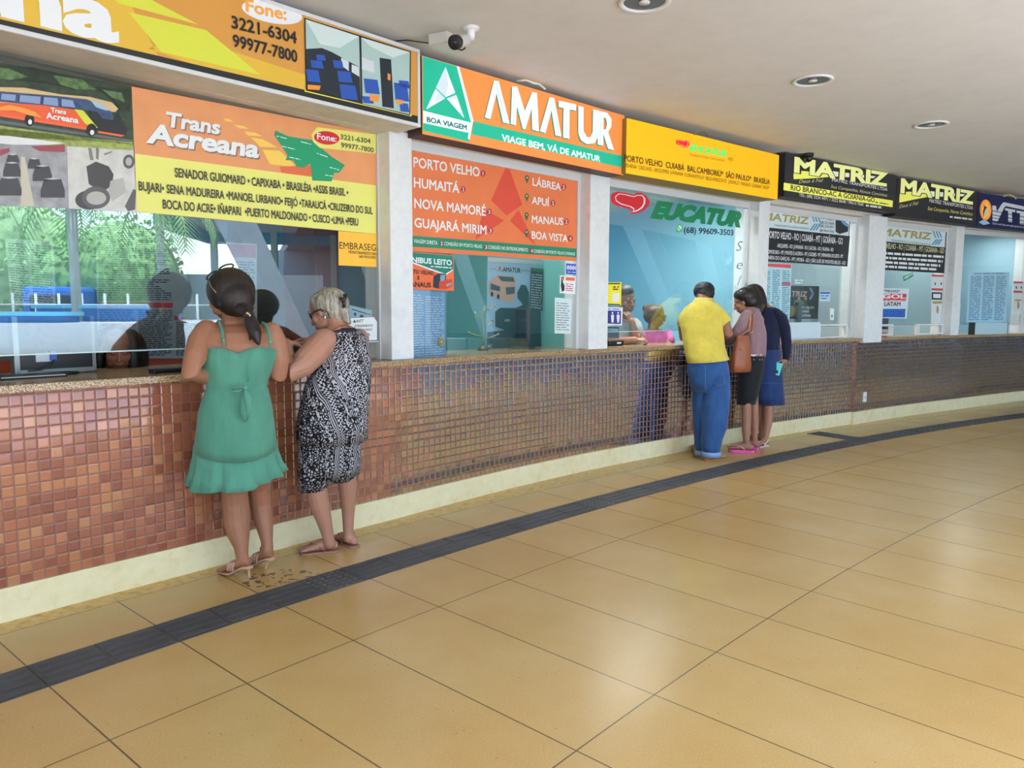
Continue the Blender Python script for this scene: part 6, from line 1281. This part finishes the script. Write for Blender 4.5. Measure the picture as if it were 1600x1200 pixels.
def hedge(x, y, r, h_, label, seed):
    rnd = random.Random(seed); t = thing('shrub', label, 'shrub', (x, y, -.16)); mb = MB()
    for i in range(900):
        a, u = rnd.uniform(0, 2*pi), rnd.uniform(-1, 1); q = sqrt(1-u*u); c = V((cos(a)*q*r, sin(a)*q*r, h_*.55 + u*h_*.5))*1.0
        d = V((rnd.uniform(-1, 1), rnd.uniform(-1, 1), rnd.uniform(-.4, 1))).normalized()*.22; s = d.cross(V((rnd.random(), rnd.random(), rnd.random()))).normalized()*.09
        mb.add([c, c+d*.5+s, c+d, c+d*.5-s], [(0, 1, 2, 3)])
    mb.ell((0, 0, h_*.55), (r*.93, r*.93, h_*.47), 20, 12); mb.build('foliage', GRNS[seed % 3], t); MB().tube([(0, 0, 0), (0, 0, h_*.6)], [.1, .06], 8).build('stem', mat('#6f5d48', .9), t)
for i in range(5):
    p = mir(0, -110+i*76, 430, 25); hedge(p.x, p.y, 2.2, 4.2 + (i % 3)*.7, 'dark green tree clump %s beyond the white forecourt fence' % ('furthest left', 'second from the left', 'in the middle', 'second from the right', 'furthest right')[i], i)
# white parapet of the raised forecourt, planters standing on it
a, b_ = mir(0, -80, 506, 12.6), mir(0, 330, 506, 12.6); e = (b_-a); e.z = 0; L = e.length; e.normalize(); M = Matrix(((e.x, -e.y, 0, a.x), (e.y, e.x, 0, a.y), (0, 0, 1, -.16), (0, 0, 0, 1))); PZ = mir(0, 100, 505, 12.6).z
t = thing('parapet', 'long low white parapet wall in front of the blue planters, mirrored in the first window', 'wall', M=M)
MB().box((0, -6, 0), (L, 0, PZ+.16)).build('wall', mat('#dfe0dc', .8, var=.08), t); MB().box((0, -.3, .45), (L, .35, .55)).build('ledge', mat('#8f8a80', .8), t)
# blue planter walls with white copings
BLUE = mat('#2f78b8', .6); CYAN = mat('#6fc4e4', .6)
for k_, (x0, x1, X, z1, lb) in enumerate(((-60, 110, 13.5, .62, 'low blue planter wall near the hall, mirrored in the first window'), (72, 275, 15.5, .80, 'longer blue planter wall behind the first, mirrored in the first window'))):
    a, b_ = mir(0, x0, 500, X), mir(0, x1, 500, X); a.z = b_.z = PZ; e = (b_-a); L = e.length; e.normalize(); M = Matrix(((e.x, -e.y, 0, a.x), (e.y, e.x, 0, a.y), (0, 0, 1, PZ), (0, 0, 0, 1))); z1 -= .45
    t = thing('planter', lb, 'planter', M=M)
    MB().box((0, -.5, 0), (L, .5, z1)).build('wall', BLUE, t); MB().box((-.08, -.6, z1), (L+.08, .6, z1+.09)).build('coping', CYAN, t)
# white post fence
for k_ in range(9):
    p = mir(0, 20+k_*36, 470, 21); mb = MB(); mb.tube([(0, 0, 0), (0, 0, 2.1)], .045, 8)
    o = mb.build('fence_post', mat('#e6ece8', .5), None, True); o.location = (p.x, p.y, -.16); tag(o, 'slim white fence post at the back of the forecourt', 'post', 'forecourt fence posts')
a, b_ = mir(0, 0, 470, 21.1), mir(0, 330, 470, 21.1); mb = MB()
for z_ in (.75, 1.55): mb.tube([V((a.x, a.y, z_)), V((b_.x, b_.y, z_))], .03, 8)
off = V((a.x, a.y, 0)); o = mb.build('fence_rail', mat('#e6ece8', .5), None, True, off=off); o.location = off; tag(o, 'pair of white rails joining the forecourt fence posts', 'fence')
# parked blue van
a, b_ = mir(0, 55, 470, 23), mir(0, 150, 470, 23); e = (b_-a); e.z = 0; L = e.length; e.normalize(); M = Matrix(((e.x, -e.y, 0, a.x), (e.y, e.x, 0, a.y), (0, 0, 1, -.16), (0, 0, 0, 1)))
t = thing('van', 'parked blue van beyond the forecourt fence, mirrored in the first window', 'van', M=M)
MB().box((0, -1, .35), (L, 1, 2.35)).build('body', mat('#1f74d0', .3), t, bevel=.15); MB().box((.3, -1.02, 1.4), (L-.3, 1.02, 2.05)).build('window_band', mat('#1b2a3a', .15), t)
for x_ in (.18, .8):
    for s_ in (-1, 1): MB().tube([(L*x_, s_*.8, .38), (L*x_, s_*1.03, .38)], .38, 20).build('wheel', M_BLACK, t, True)
# white-roofed shed with a blue fascia
a, b_ = mir(0, 292, 400, 30), mir(0, 520, 400, 30); e = (b_-a); e.z = 0; L = e.length; e.normalize(); M = Matrix(((e.x, -e.y, 0, a.x), (e.y, e.x, 0, a.y), (0, 0, 1, -.16), (0, 0, 0, 1)))
t = thing('shed', 'open shed with a ribbed white roof and light blue fascia across the forecourt', 'shed', M=M)
mb = MB(); n_ = 26
for i in range(n_): mb.box((L*i/n_, -4, 5.6), (L*(i+.7)/n_, 4, 5.75 + .0))
mb.box((0, -4, 5.5), (L, 4, 5.62)); mb.add([(0, -4, 5.6), (L, -4, 5.6), (L, 6, 9.5), (0, 6, 9.5)], [(0, 1, 2, 3)]); mb.build('roof_slat', mat('#e8eceb', .6), t); MB().box((0, -4.1, 4.9), (L, -4, 5.5)).box((-.1, -4, 4.9), (0, 4, 5.5)).build('fascia_trim', CYAN, t)
for x_ in (.05, .5, .95): MB().box((L*x_-.15, -3.6, 0), (L*x_+.15, -3.3, 5.5)).build('post', M_WHITE, t)
MB().box((0, 3.6, 0), (L, 3.9, 3)).build('back_wall', mat('#d7dbd6', .7), t)
# great canopy of the terminal beyond, on slanted concrete columns
CONC = plaster('grey concrete', [(.3, '#7f868b'), (.6, '#9aa1a5')], 1.2)
a = mir(0, 545, 400, 16)
mb = MB(); q = [(5.6, a.y+1.9), (60, a.y-10), (80, 60), (9, 40), (5.6, 12)]  # outline drawn out over the hall edge to keep the ground there shaded
mb.add([V((x, y, 5.2)) for x, y in q] + [V((x, y, 5.8)) for x, y in q], [tuple(range(len(q)-1, -1, -1)), tuple(range(len(q), 2*len(q)))] + [(i, (i+1) % len(q), (i+1) % len(q)+len(q), i+len(q)) for i in range(len(q))])
tag(mb.build('roof_canopy', mat('#8d979d', .7)), kind='structure')
tag(MB().box((44, -6, -.2), (45, 60, 5.2)).build('wall_terminal', mat('#9aa7ad', .7)), kind='structure')
for k_, (i_, x0, y0, x1, y1, X, lb) in enumerate(((0, 370, 350, 480, 575, 13, 'slanted grey concrete column nearest the open court, mirrored in the first window'), (1, 700, 300, 760, 480, 16, 'slanted concrete column mirrored in the second window'), (2, 990, 330, 1060, 500, 17, 'slanted concrete column mirrored in the third window'), (2, 1090, 300, 1130, 480, 24, 'far slanted concrete column mirrored beside the script decal'))):
    p, q = mir(i_, x0, y0, X), mir(i_, x1, y1, X); d = (q-p); p = p - d*((p.z-5.2)/d.z); q = q - d*((q.z+.16)/d.z)
    mb = MB(); s_ = V((0, 1, 0)); n_ = V((1, 0, 0)); mb.loft([(q, s_*.42, n_*.42), (p, s_*.52, n_*.45)], 4)
    o = mb.build('column', CONC, None, off=q); o.location = q; tag(o, lb, 'column')
# waiting bench mirrored in the second window
p, q = mir(1, 700, 500, 9.0), mir(1, 828, 500, 9.0); e = (q-p); e.z = 0; L = e.length; e.normalize(); n_ = V((-e.y, e.x, 0)); M = Matrix(((e.x, n_.x, 0, p.x), (e.y, n_.y, 0, p.y), (0, 0, 1, 0), (0, 0, 0, 1)))
t = thing('waiting_bench', 'metal waiting bench with four seats, mirrored in the second window', 'bench', M=M); MS = mat('#b8c2c6', .3, .9)
for i in range(4):
    x0, x1 = L*i/4+.02, L*(i+1)/4-.02; MB().box((x0, -.24, .42), (x1, .22, .45)).build('seat', MS, t, bevel=.01); MB().add([(x0, .2, .5), (x1, .2, .5), (x1, .34, .88), (x0, .34, .88), (x0, .22, .49), (x1, .22, .49), (x1, .36, .87), (x0, .36, .87)], [(0, 1, 2, 3), (7, 6, 5, 4), (0, 4, 5, 1), (1, 5, 6, 2), (2, 6, 7, 3), (3, 7, 4, 0)]).build('backrest', MS, t)
MB().box((0, -.03, .36), (L, .03, .42)).build('beam', M_CHAR, t)
for x_ in (.12, .88): MB().box((L*x_-.03, -.28, 0), (L*x_+.03, .28, .04)).box((L*x_-.03, -.03, .03), (L*x_+.03, .03, .37)).build('leg', MS, t)

# ------------------------------------------------------------------ ceiling lights, cameras, cables
for i, (x, y, lb) in enumerate(((1007, 2, 'round recessed ceiling lamp cut by the top edge of the picture'), (1270, 125, 'round recessed ceiling lamp above the yellow city-list sign'), (1455, 194, 'round recessed ceiling lamp furthest along the hall, above the black signs'))):
    c = G(x, y, CEIL); t = thing('ceiling_lamp', lb, 'ceiling lamp', c)
    MB().lathe([(.118, 0), (.142, 0), (.146, -.006), (.138, -.014), (.118, -.010), (.112, 0), (.118, 0)], 40, cap=False).build('ring', M_WHITE, t, True)
    MB().lathe([(.116, -.004), (.104, -.0035), (.060, -.002), (.02, -.0015), (.0005, -.001)], 40, cap=False).build('reflector', mat('#77797b', .25, .7), t, True)
    MB().lathe([(.03, -.012), (.032, -.004), (.02, -.0025)], 16).build('bulb', mat('#cfcfc8', .3), t, True)
# white bullet camera
c = G(736, 43, CEIL); WC = mat('#e4e4e2', .35)
t = thing('security_camera', 'white bullet security camera on the ceiling above the green and orange sign', 'security camera', c)
L_ = lambda x, y, d: J(x, y, d) - c
d0 = c.y
MB().lathe([(.052, 0), (.052, -.008), (.044, -.016), (.024, -.020), (.024, -.045), (.018, -.06)], 28).build('mount', WC, t, True)
MB().tube([L_(736, 54, d0), L_(737.5, 59, d0), L_(732, 60, d0-.02), L_(728, 62, d0-.03)], [.020, .018, .013, .012], 12, round_=True).build('joint', WC, t, True)
h0, h1 = L_(728.5, 63, d0-.02), L_(712, 66, d0-.16); ax = (h1-h0)
MB().tube([h0, h0 + ax*.04, h0 + ax*.92, h1], [.024, .036, .038, .039], 24).build('housing', WC, t, True)
MB().tube([h0 + ax*.9, h1 + ax*.12, h1 + ax*.14], [.0415, .0415, .036], 24).build('lens_hood', M_BLACK, t, True)
MB().tube([h1 + ax*.13, h1 + ax*.155], [.016, .013], 16).build('lens', mat('#20242a', .1), t, True)
MB().tube([L_(714, 72, d0-.13), L_(716, 76.5, d0-.12), L_(721, 78.5, d0-.1), L_(726, 76, d0-.07), L_(727.5, 70, d0-.04), L_(728, 62, d0-.01)], .0045, 8).build('cable', M_BLACK, t, True)
a = G(688, 56, CEIL); t = thing('junction_box', 'white plastic junction box on the ceiling beside the bullet camera', 'junction box', a, M=Matrix.Translation(a) @ Matrix.Rotation(-.5, 4, 'Z'))
MB().box((-.05, -.06, -.065), (.09, .06, 0)).build('body', mat('#d9d8d0', .5), t, bevel=.006); MB().box((-.046, -.056, -.071), (.086, .056, -.065)).build('lid', mat('#cfcec6', .5), t, bevel=.003); MB().tube([(-.05, 0, -.04), (-.22, -.05, -.006), (-.35, -.09, -.006)], .004, 6).build('cable', M_CHAR, t)
# black dome camera over the black sign
c = G(1263, 240, CEIL); t = thing('security_camera', 'small black dome security camera on the ceiling above the first black sign', 'security camera', c)
MB().lathe([(.055, 0), (.056, -.02), (.05, -.035)], 24).build('base', M_BLACK, t, True); MB().ell((0, -.01, -.05), (.047, .047, .045)).build('dome', mat('#101214', .08), t, True); MB().tube([(0, -.01, -.05), (.0, -.056, -.062)], [.022, .02], 14).build('lens', mat('#3a3f46', .15), t, True); MB().tube([(-.05, 0, -.01), (-.13, .0, -.015), (-.2, .04, -.012)], .012, 8).build('cable', M_BLACK, t, True)
# loose wires on top of two signs
for nm, pts, col, lb in (('cable', [(808, 127, 4.95), (822, 125, 4.93), (834, 130, 4.96), (842, 131, 5.0), (852, 140, 5.02)], '#d9d6c6', 'loose white wire curling over the top of the orange backlit sign'), ('cable', [(1085, 210, 6.4), (1092, 203.5, 6.42), (1101, 205, 6.44), (1106, 211, 6.46)], '#6d6a4a', 'loose dark wire above the bright yellow sign'), ('cable', [(1568, 307, 10.1), (1576, 304, 10.1), (1583, 306, 10.1), (1588, 311, 10.1)], '#c8b060', 'loose yellowish wire above the navy sign')):
    P_ = [J(*q) for q in pts]; P_ = [V((p.x, p.y, min(p.z, CEIL-.012))) for p in P_]; o = MB().tube(P_, .007, 8).build(nm, mat(col, .5), None, True, off=P_[0]); o.location = P_[0]; tag(o, lb, 'cable')
# socket plate on the tiled wall
u = Pl((9.3, RW(9.4)-.031), (9.8, RW(9.8)-.031)); q = u.px(1350, 628); q2 = u.px(1350, 612.5); off = V((q[0], 0, q[1])); t = thing('wall_outlet', 'small white outlet plate low on the brown mosaic wall near its corner', 'outlet', M=u.M @ Matrix.Translation(off))
MB().box((-.035, -.012, 0), (.04, .0, q2[1]-q[1])).build('plate', M_WHITE, t, bevel=.004); MB().box((-.015, -.0135, .04), (.02, -.012, .075)).build('socket', mat('#bdbdb8', .5), t)

# ------------------------------------------------------------------ inside the booths
def lamp(s, r, pw, lb, col=(1, .97, .92)):  # added fill: a tube fitting hidden above the window that brightens its booth
    p = P3(s, 33.62, 2.74); ang = atan2(CY-p.y, CX-p.x) + pi/2; M = Matrix.Translation(p) @ Matrix.Rotation(ang, 4, 'Z'); t = thing('booth_fill_light', lb, 'fill light', M=M)
    MB().box((-.62, -.09, -.05), (.62, .09, 0)).build('housing', M_WHITE, t)
    for q in (-1, 1): MB().tube([(-.58, q*.04, -.062), (.58, q*.04, -.062)], .013, 8).build('tube', mat('#ffffff', .5, emis=6), t)
    l = bpy.data.lights.new('booth_fill_area', 'AREA'); l.shape = 'RECTANGLE'; l.size = 1.5; l.size_y = .5; l.energy = pw; l.color = col
    o = bpy.data.objects.new('booth_fill_area', l); C.objects.link(o); o.parent = t; o.location = (0, 0, -.08)
for s, r, pw, lb in BOOTH_FILL: lamp(s, r, pw, 'added unseen twin tube fill light at the ceiling of the ' + lb)
def tft(label, c, w_, h_, yaw, lift=.09, col=M_CHAR, rim=None, back=True):
    t = thing('monitor', label, 'monitor', M=Matrix.Translation(c) @ Matrix.Rotation(yaw, 4, 'Z'))
    MB().box((-w_/2, -.02, lift), (w_/2, .025, lift+h_)).build('shell', col, t, bevel=.006); MB().box((-w_/2+.012, .025, lift+.012), (w_/2-.012, .027, lift+h_-.012)).build('screen', mat('#1a2030', .2), t)
    if rim: mb = MB(); mb.box((-w_/2-.012, -.024, lift-.012), (-w_/2+.012, .03, lift+h_)).box((w_/2-.008, -.024, lift-.012), (w_/2+.010, .03, lift+h_)).box((-w_/2, -.024, lift-.016), (w_/2, .03, lift+.006)).build('rim', rim, t)
    MB().box((-.03, -.012, .012), (.03, .02, lift+.05)).build('neck', col, t, bevel=.004); MB().lathe([(.11, 0), (.105, .012), (.03, .016)], 24).build('stand', col, t, True)
    return t
def faceyaw(s): return atan2(CY-P3(s, 33.5, 0).y, CX-P3(s, 33.5, 0).x) + pi/2
c = P3(.50, 33.52, 1.10); SIL = mat('#8e9498', .35, .5)
t = tft('black monitor with a silver rim seen from behind, on the ledge of the first window', c, .37, .28, faceyaw(.5)+.05, .025, mat('#11131a', .4), SIL)
MB().box((-.10, -.026, .07), (-.03, -.021, .115)).build('port_label', mat('#d5dbe2', .5), t); MB().box((-.035, -.045, .075), (-.008, -.02, .125)).build('video_plug', mat('#2a4fb4', .4), t); MB().tube([(-.02, -.045, .08), (-.04, -.055, .05), (-.09, -.05, .03), (-.14, -.03, .026)], .004, 6).build('video_cable', M_BLACK, t)
c = P3(.36, 33.38, 1.10); t = thing('keyboard', 'dark keyboard tray with pale edges in front of the silver-rimmed monitor', 'keyboard', M=Matrix.Translation(c) @ Matrix.Rotation(faceyaw(.36), 4, 'Z'))
MB().box((-.17, -.06, 0), (.13, .06, .012)).build('base', M_BLACK, t, bevel=.003); MB().box((-.16, -.062, .009), (.12, -.058, .013)).build('front_edge', M_ALU, t); MB().box((-.16, -.05, .012), (.12, .05, .018)).build('key_print', M_CHAR, t)
c = J(268, 585, 4.05); c.z = 1.101; t = thing('card_machine', 'flat black card machine on the ledge beside the green-dressed woman', 'card machine', M=Matrix.Translation(c) @ Matrix.Rotation(faceyaw(1.0), 4, 'Z'))
MB().box((-.11, -.035, 0), (.11, .035, .022)).build('body', M_BLACK, t, bevel=.006); MB().box((-.08, -.02, .022), (.0, .02, .024)).build('screen', mat('#55606a', .2), t)
# orange desk and brown cabinet at the back of the first booth
RB = mat('#a8401f', .45); WD = mat('#8a3a24', .4, var=.15, vscale=5)
def abox(name, label, cat, s0, s1, r0, r1, z0, z1, m, extra=None):
    p = P3((s0+s1)/2, r0, z0); M = Matrix.Translation(p) @ Matrix.Rotation(faceyaw((s0+s1)/2), 4, 'Z'); t = thing(name, label, cat, M=M); w_ = (s1-s0)/SR*r0/2
    MB().box((-w_, 0, 0), (w_, r1-r0, z1-z0)).build('body', m, t, bevel=.004); return t, w_
t, w_ = abox('partition', 'grey partition board with an orange strip behind the seated young woman', 'partition', .05, 1.95, 34.475, 34.52, 0, 2.25, mat('#5f6d77', .6)); MB().box((-w_, -.012, 1.03), (w_, 0, 1.125)).build('orange_strip', RB, t)
MB().box((-w_, -.35, .98), (w_, 0, 1.01)).build('shelf', mat('#8f9aa2', .5), t)
t, w_ = abox('cabinet', 'reddish brown wooden cabinet at the right end of the first booth', 'cabinet', 2.28, 2.48, 33.85, 34.3, 0, 2.3, WD); MB().box((-w_+.03, -.015, .08), (w_-.03, 0, 1.25)).build('lower_door', RB, t); MB().box((-w_+.03, -.015, 1.3), (w_-.03, 0, 2.25)).build('upper_door', WD, t); MB().ell((-w_+.07, -.02, 1.6), (.012, .012, .012)).build('knob', M_ALU, t)
# second booth: roll-up banner, monitor, gilt ornament
u = Pl((2.9, 33.72), (4.6, 33.8))
z7 = zz(620, 330, 4.7059)
s = Sheet('banner', 'roll-up banner with a double-decker coach and dark green map shapes in the second booth', 'banner', u, z7((668, 335), (1075, 362), (1065, 1030), (655, 1060)), mat('#9dc3dd', .6), 0)
s.poly('top_band', mat('#c9d3d6', .6), z7((668, 340), (1075, 366), (1074, 392), (668, 370)))
s.text(INKG, ('AMATUR', (785.5, 424.5), (813.8, 426.5), 7.5, .02)); s.poly('arrow_emblem', mat('#c2703a', .5), z7((757, 398), (765, 425), (757, 430), (748, 425)), z7((746, 428), (752, 432), (738, 446)), z7((768, 428), (776, 447), (762, 434)))
s.poly('thin_line', mat('#a0525a', .5), z7((685, 424), (735, 424), (735, 427), (685, 427)), z7((916, 434), (990, 438), (990, 441), (916, 437)))
s.poly('coach_body', mat('#c9a48d', .5), z7((675, 520), (740, 470), (860, 478), (878, 500), (872, 640), (830, 672), (760, 650), (680, 610)))
s.poly('coach_glass', mat('#3f5560', .4), z7((742, 478), (856, 486), (868, 520), (772, 515)), z7((690, 528), (760, 555), (758, 590), (690, 575)), z7((800, 560), (868, 555), (866, 605), (806, 615)))
s.poly('coach_wheel', INKB, z7(*ellp(700, 610, 10, 18)), z7(*ellp(746, 628, 11, 19)))
s.poly('map_shape', mat('#1c5350', .5), z7((885, 600), (915, 540), (950, 545), (972, 600), (972, 700), (930, 690), (890, 640)), z7((725, 740), (760, 710), (870, 712), (930, 690), (1060, 735), (1062, 870), (840, 890), (725, 850)), z7((665, 890), (840, 870), (1062, 860), (1062, 1028), (700, 1055), (662, 1000)))
s.poly('list_panel', mat('#2f4f58', .5), z7((985, 415), (1078, 425), (1072, 735), (975, 720))); s.poly('list_heading', mat('#3f8a4a', .5), z7((985, 418), (1076, 428), (1075, 448), (984, 438)))
s.strips(mat('#c4d4d8', .5), block(z7((990, 455), (1070, 462), (1066, 725), (982, 712)), 14, 5), h=1.5); s.text(INKW, ('AC', (762, 543), (769, 543.5), 5, .01), ('AM', (788.5, 502.5), (796, 503), 4.5, .01))
c = P3(4.17, 33.60, 1.10); t = tft('black monitor turned sideways on the ledge of the second window', c, .30, .30, faceyaw(4.1)+1.15, .06)
c = P3(3.72, 33.62, 1.10); t = thing('ornament', 'thin gilt wire tree ornament beside the monitor in the second window', 'ornament', c); GO = mat('#a39a4e', .35, .6)
MB().lathe([(.05, 0), (.05, .012), (.035, .03), (.012, .045)], 20).build('base', mat('#5a5a3a', .4, .4), t, True)
mb = MB(); mb.tube([(0, 0, .03), (.005, 0, .15), (-.01, 0, .3), (.02, .01, .38)], .005, 8)
for z_, dx, dz in ((.10, .13, .04), (.12, -.12, .03), (.2, .08, .05), (.26, -.07, .06), (.33, .1, .05)): mb.tube([(0, 0, z_), (dx*.5, .01, z_+dz*.3), (dx, 0, z_+dz)], .004, 6); mb.ell((dx, 0, z_+dz), (.010,)*3, 8, 6)
mb.build('branches', GO, t, True)
# third booth
c = J(959, 540, 7.22); c.z = 1.101; t = thing('card_machine', 'black card machine by the forearm of the seated man', 'card machine', M=Matrix.Translation(c) @ Matrix.Rotation(faceyaw(5), 4, 'Z')); MB().box((-.11, -.04, 0), (.11, .04, .055)).build('body', M_BLACK, t, bevel=.012); MB().box((.0, -.042, .02), (.06, -.039, .035)).build('label_print', WHT, t)
p = G(962, 420, 1.9); u_ = Pl((4.7, 35.58), (7.1, 35.58)); q = u_.px(963, 408); p = u_.at(q[0], q[1], 0); t = thing('security_camera', 'pale security camera on the back wall of the blue booth', 'security camera', p)
n_ = u_.n; MB().tube([V((0, 0, 0)), n_*.05], [.05, .05], 18).build('mount', M_WHITE, t, True); MB().tube([n_*.05, n_*.10 - V((0, 0, .06)), n_*.16 - V((0, 0, .08))], [.02, .02, .02], 10).build('joint', M_WHITE, t, True); MB().tube([n_*.10 - V((0, 0, .07)), n_*.30 - V((0, 0, .13))], [.05, .052], 20).build('housing', M_WHITE, t, True); MB().tube([n_*.30 - V((0, 0, .13)), n_*.315 - V((0, 0, .134))], [.036, .032], 18).build('lens', M_BLACK, t, True)
# fourth booth: dark banner and monitor
u = Pl((8.5, 33.82), (9.45, 33.86)); z = zz(1180, 380, 7.2727)
s = Sheet('banner', 'dark banner with a pale letter pattern and two figures in the fourth booth', 'banner', u, z((330, 480), (760, 490), (760, 860), (330, 860)), mat('#23262a', .5), 0)
s.text(mat('#c7a79a', .5), ('MATRIZ', (1219, 463), (1262, 463.8), 9, .03, .15)); s.poly('chevrons', mat('#7d93b0', .5), z((610, 505), (640, 505), (670, 570), (640, 570)), z((640, 575), (670, 575), (635, 640), (610, 640)))
s.poly('figure', mat('#4f8a3a', .5), z((440, 690), (450, 650), (500, 640), (550, 665), (560, 700))); s.poly('figure_head', SKIN1, z(*ellp(497, 628, 15, 20)), z(*ellp(573, 630, 15, 20))); s.poly('gold_panel', mat('#9a8a54', .5), z((340, 720), (430, 710), (470, 760), (430, 830), (340, 850)))
s.text(INKW, ('PORTO VELHO', (1244, 482.5), (1272, 482.5), 4, .01), ('CUIABÁ', (1249.5, 488.3), (1264, 488.3), 4, .01), ('GOIÂNIA', (1248.5, 495), (1267, 495), 4, .01)); s.strips(INKW, [(1242, 439, 1256, 439), (1242, 443, 1254, 443)], h=2)
c = P3(8.72, 33.62, 1.10); tft('grey monitor seen from behind at the pay slot of the fourth window', c, .26, .36, faceyaw(8.6)+.75, .10, mat('#4a4c48', .5))
c = P3(10.55, 33.62, 1.10); tft('black monitor seen edge-on behind the fifth window', c, .34, .30, faceyaw(10.5)+1.2, .09)
c = J(1379, 521.5, 10.3); c.z = 1.101; t = thing('pouch', 'small red pouch lying inside the left pay slot of the fifth window', 'pouch', c); MB().loft([(V((0, 0, .0)), V((.06, 0, 0)), V((0, .04, 0))), (V((0, 0, .025)), V((.065, 0, 0)), V((0, .045, 0))), (V((.01, 0, .05)), V((.035, 0, 0)), V((0, .02, 0)))], 20).build('body', mat('#a32035', .5), t, True); MB().tube([(-.05, -.042, .02), (0, -.05, .026), (.05, -.042, .02)], .003, 6).build('zip_edge', M_CHAR, t)
# ------------------------------------------------------------------ camera, light
cam = bpy.data.cameras.new('camera'); co = bpy.data.objects.new('camera', cam); C.objects.link(co)
cam.sensor_width = 36; cam.lens = 36*FPX/1600; cam.clip_start = .05; cam.clip_end = 500
co.location = (0, 0, EYE)
co.rotation_mode = 'QUATERNION'
fwd = V((0, cos(PIT), -sin(PIT))); rgt = V((1, 0, 0)); up = rgt.cross(fwd)
c_, s_ = cos(ROL), sin(ROL)
r2 = rgt*c_ + up*s_; u2 = up*c_ - rgt*s_
co.rotation_quaternion = Matrix((r2, u2, -fwd)).transposed().to_quaternion()
sc = bpy.context.scene; sc.camera = co
vs = sc.view_settings; vs.view_transform = 'Standard'; vs.look = 'None'; vs.gamma = 1; vs.use_curve_mapping = False
vs.exposure = EXPO
sc.cycles.use_denoising = True; sc.cycles.max_bounces = 8; sc.cycles.diffuse_bounces = 5; sc.cycles.glossy_bounces = 4; sc.cycles.transparent_max_bounces = 12
sc.cycles.caustics_reflective = False; sc.cycles.caustics_refractive = False; sc.cycles.sample_clamp_indirect = 3
w = bpy.data.worlds.new('sky'); sc.world = w; w.use_nodes = True; nt = w.node_tree
bg = nt.nodes['Background']; sk = nt.nodes.new('ShaderNodeTexSky'); sk.sky_type = 'NISHITA'; sk.sun_disc = False
sk.sun_elevation = radians(58); sk.sun_rotation = radians(60); sk.air_density = 1; sk.dust_density = 2.5; sk.ozone_density = 1
nt.links.new(sk.outputs[0], bg.inputs[0]); bg.inputs[1].default_value = SKY
def sun():
    l = bpy.data.lights.new('sun', 'SUN'); l.energy = SUN; l.angle = radians(1); l.color = (.97, .98, 1)
    o = bpy.data.objects.new('sun', l); C.objects.link(o); o.location = (-6, 6, 14)
    d = V((.14, -.10, -1.0)); o.rotation_euler = d.to_track_quat('-Z', 'Y').to_euler()
sun()

# sky portals across the open side of the hall (sampling aid for the daylight, they emit nothing themselves)
for k in range(5):
    s0, s1 = -8 + k*6.4, -8 + (k+1)*6.4; a, b = P3(s0, 28.12, 0), P3(s1, 28.12, 0); c = (a+b)/2
    l = bpy.data.lights.new('sky_portal', 'AREA'); l.shape = 'RECTANGLE'; l.size = (b-a).length; l.size_y = CEIL; l.cycles.is_portal = True
    o = bpy.data.objects.new('sky_portal', l); C.objects.link(o); o.location = (c.x, c.y, CEIL/2)
    out = V((c.x-CX, c.y-CY, 0)).normalized(); x = (b-a).normalized(); z = -out; y = z.cross(x)
    o.rotation_mode = 'QUATERNION'; o.rotation_quaternion = Matrix((x, y, z)).transposed().to_quaternion()
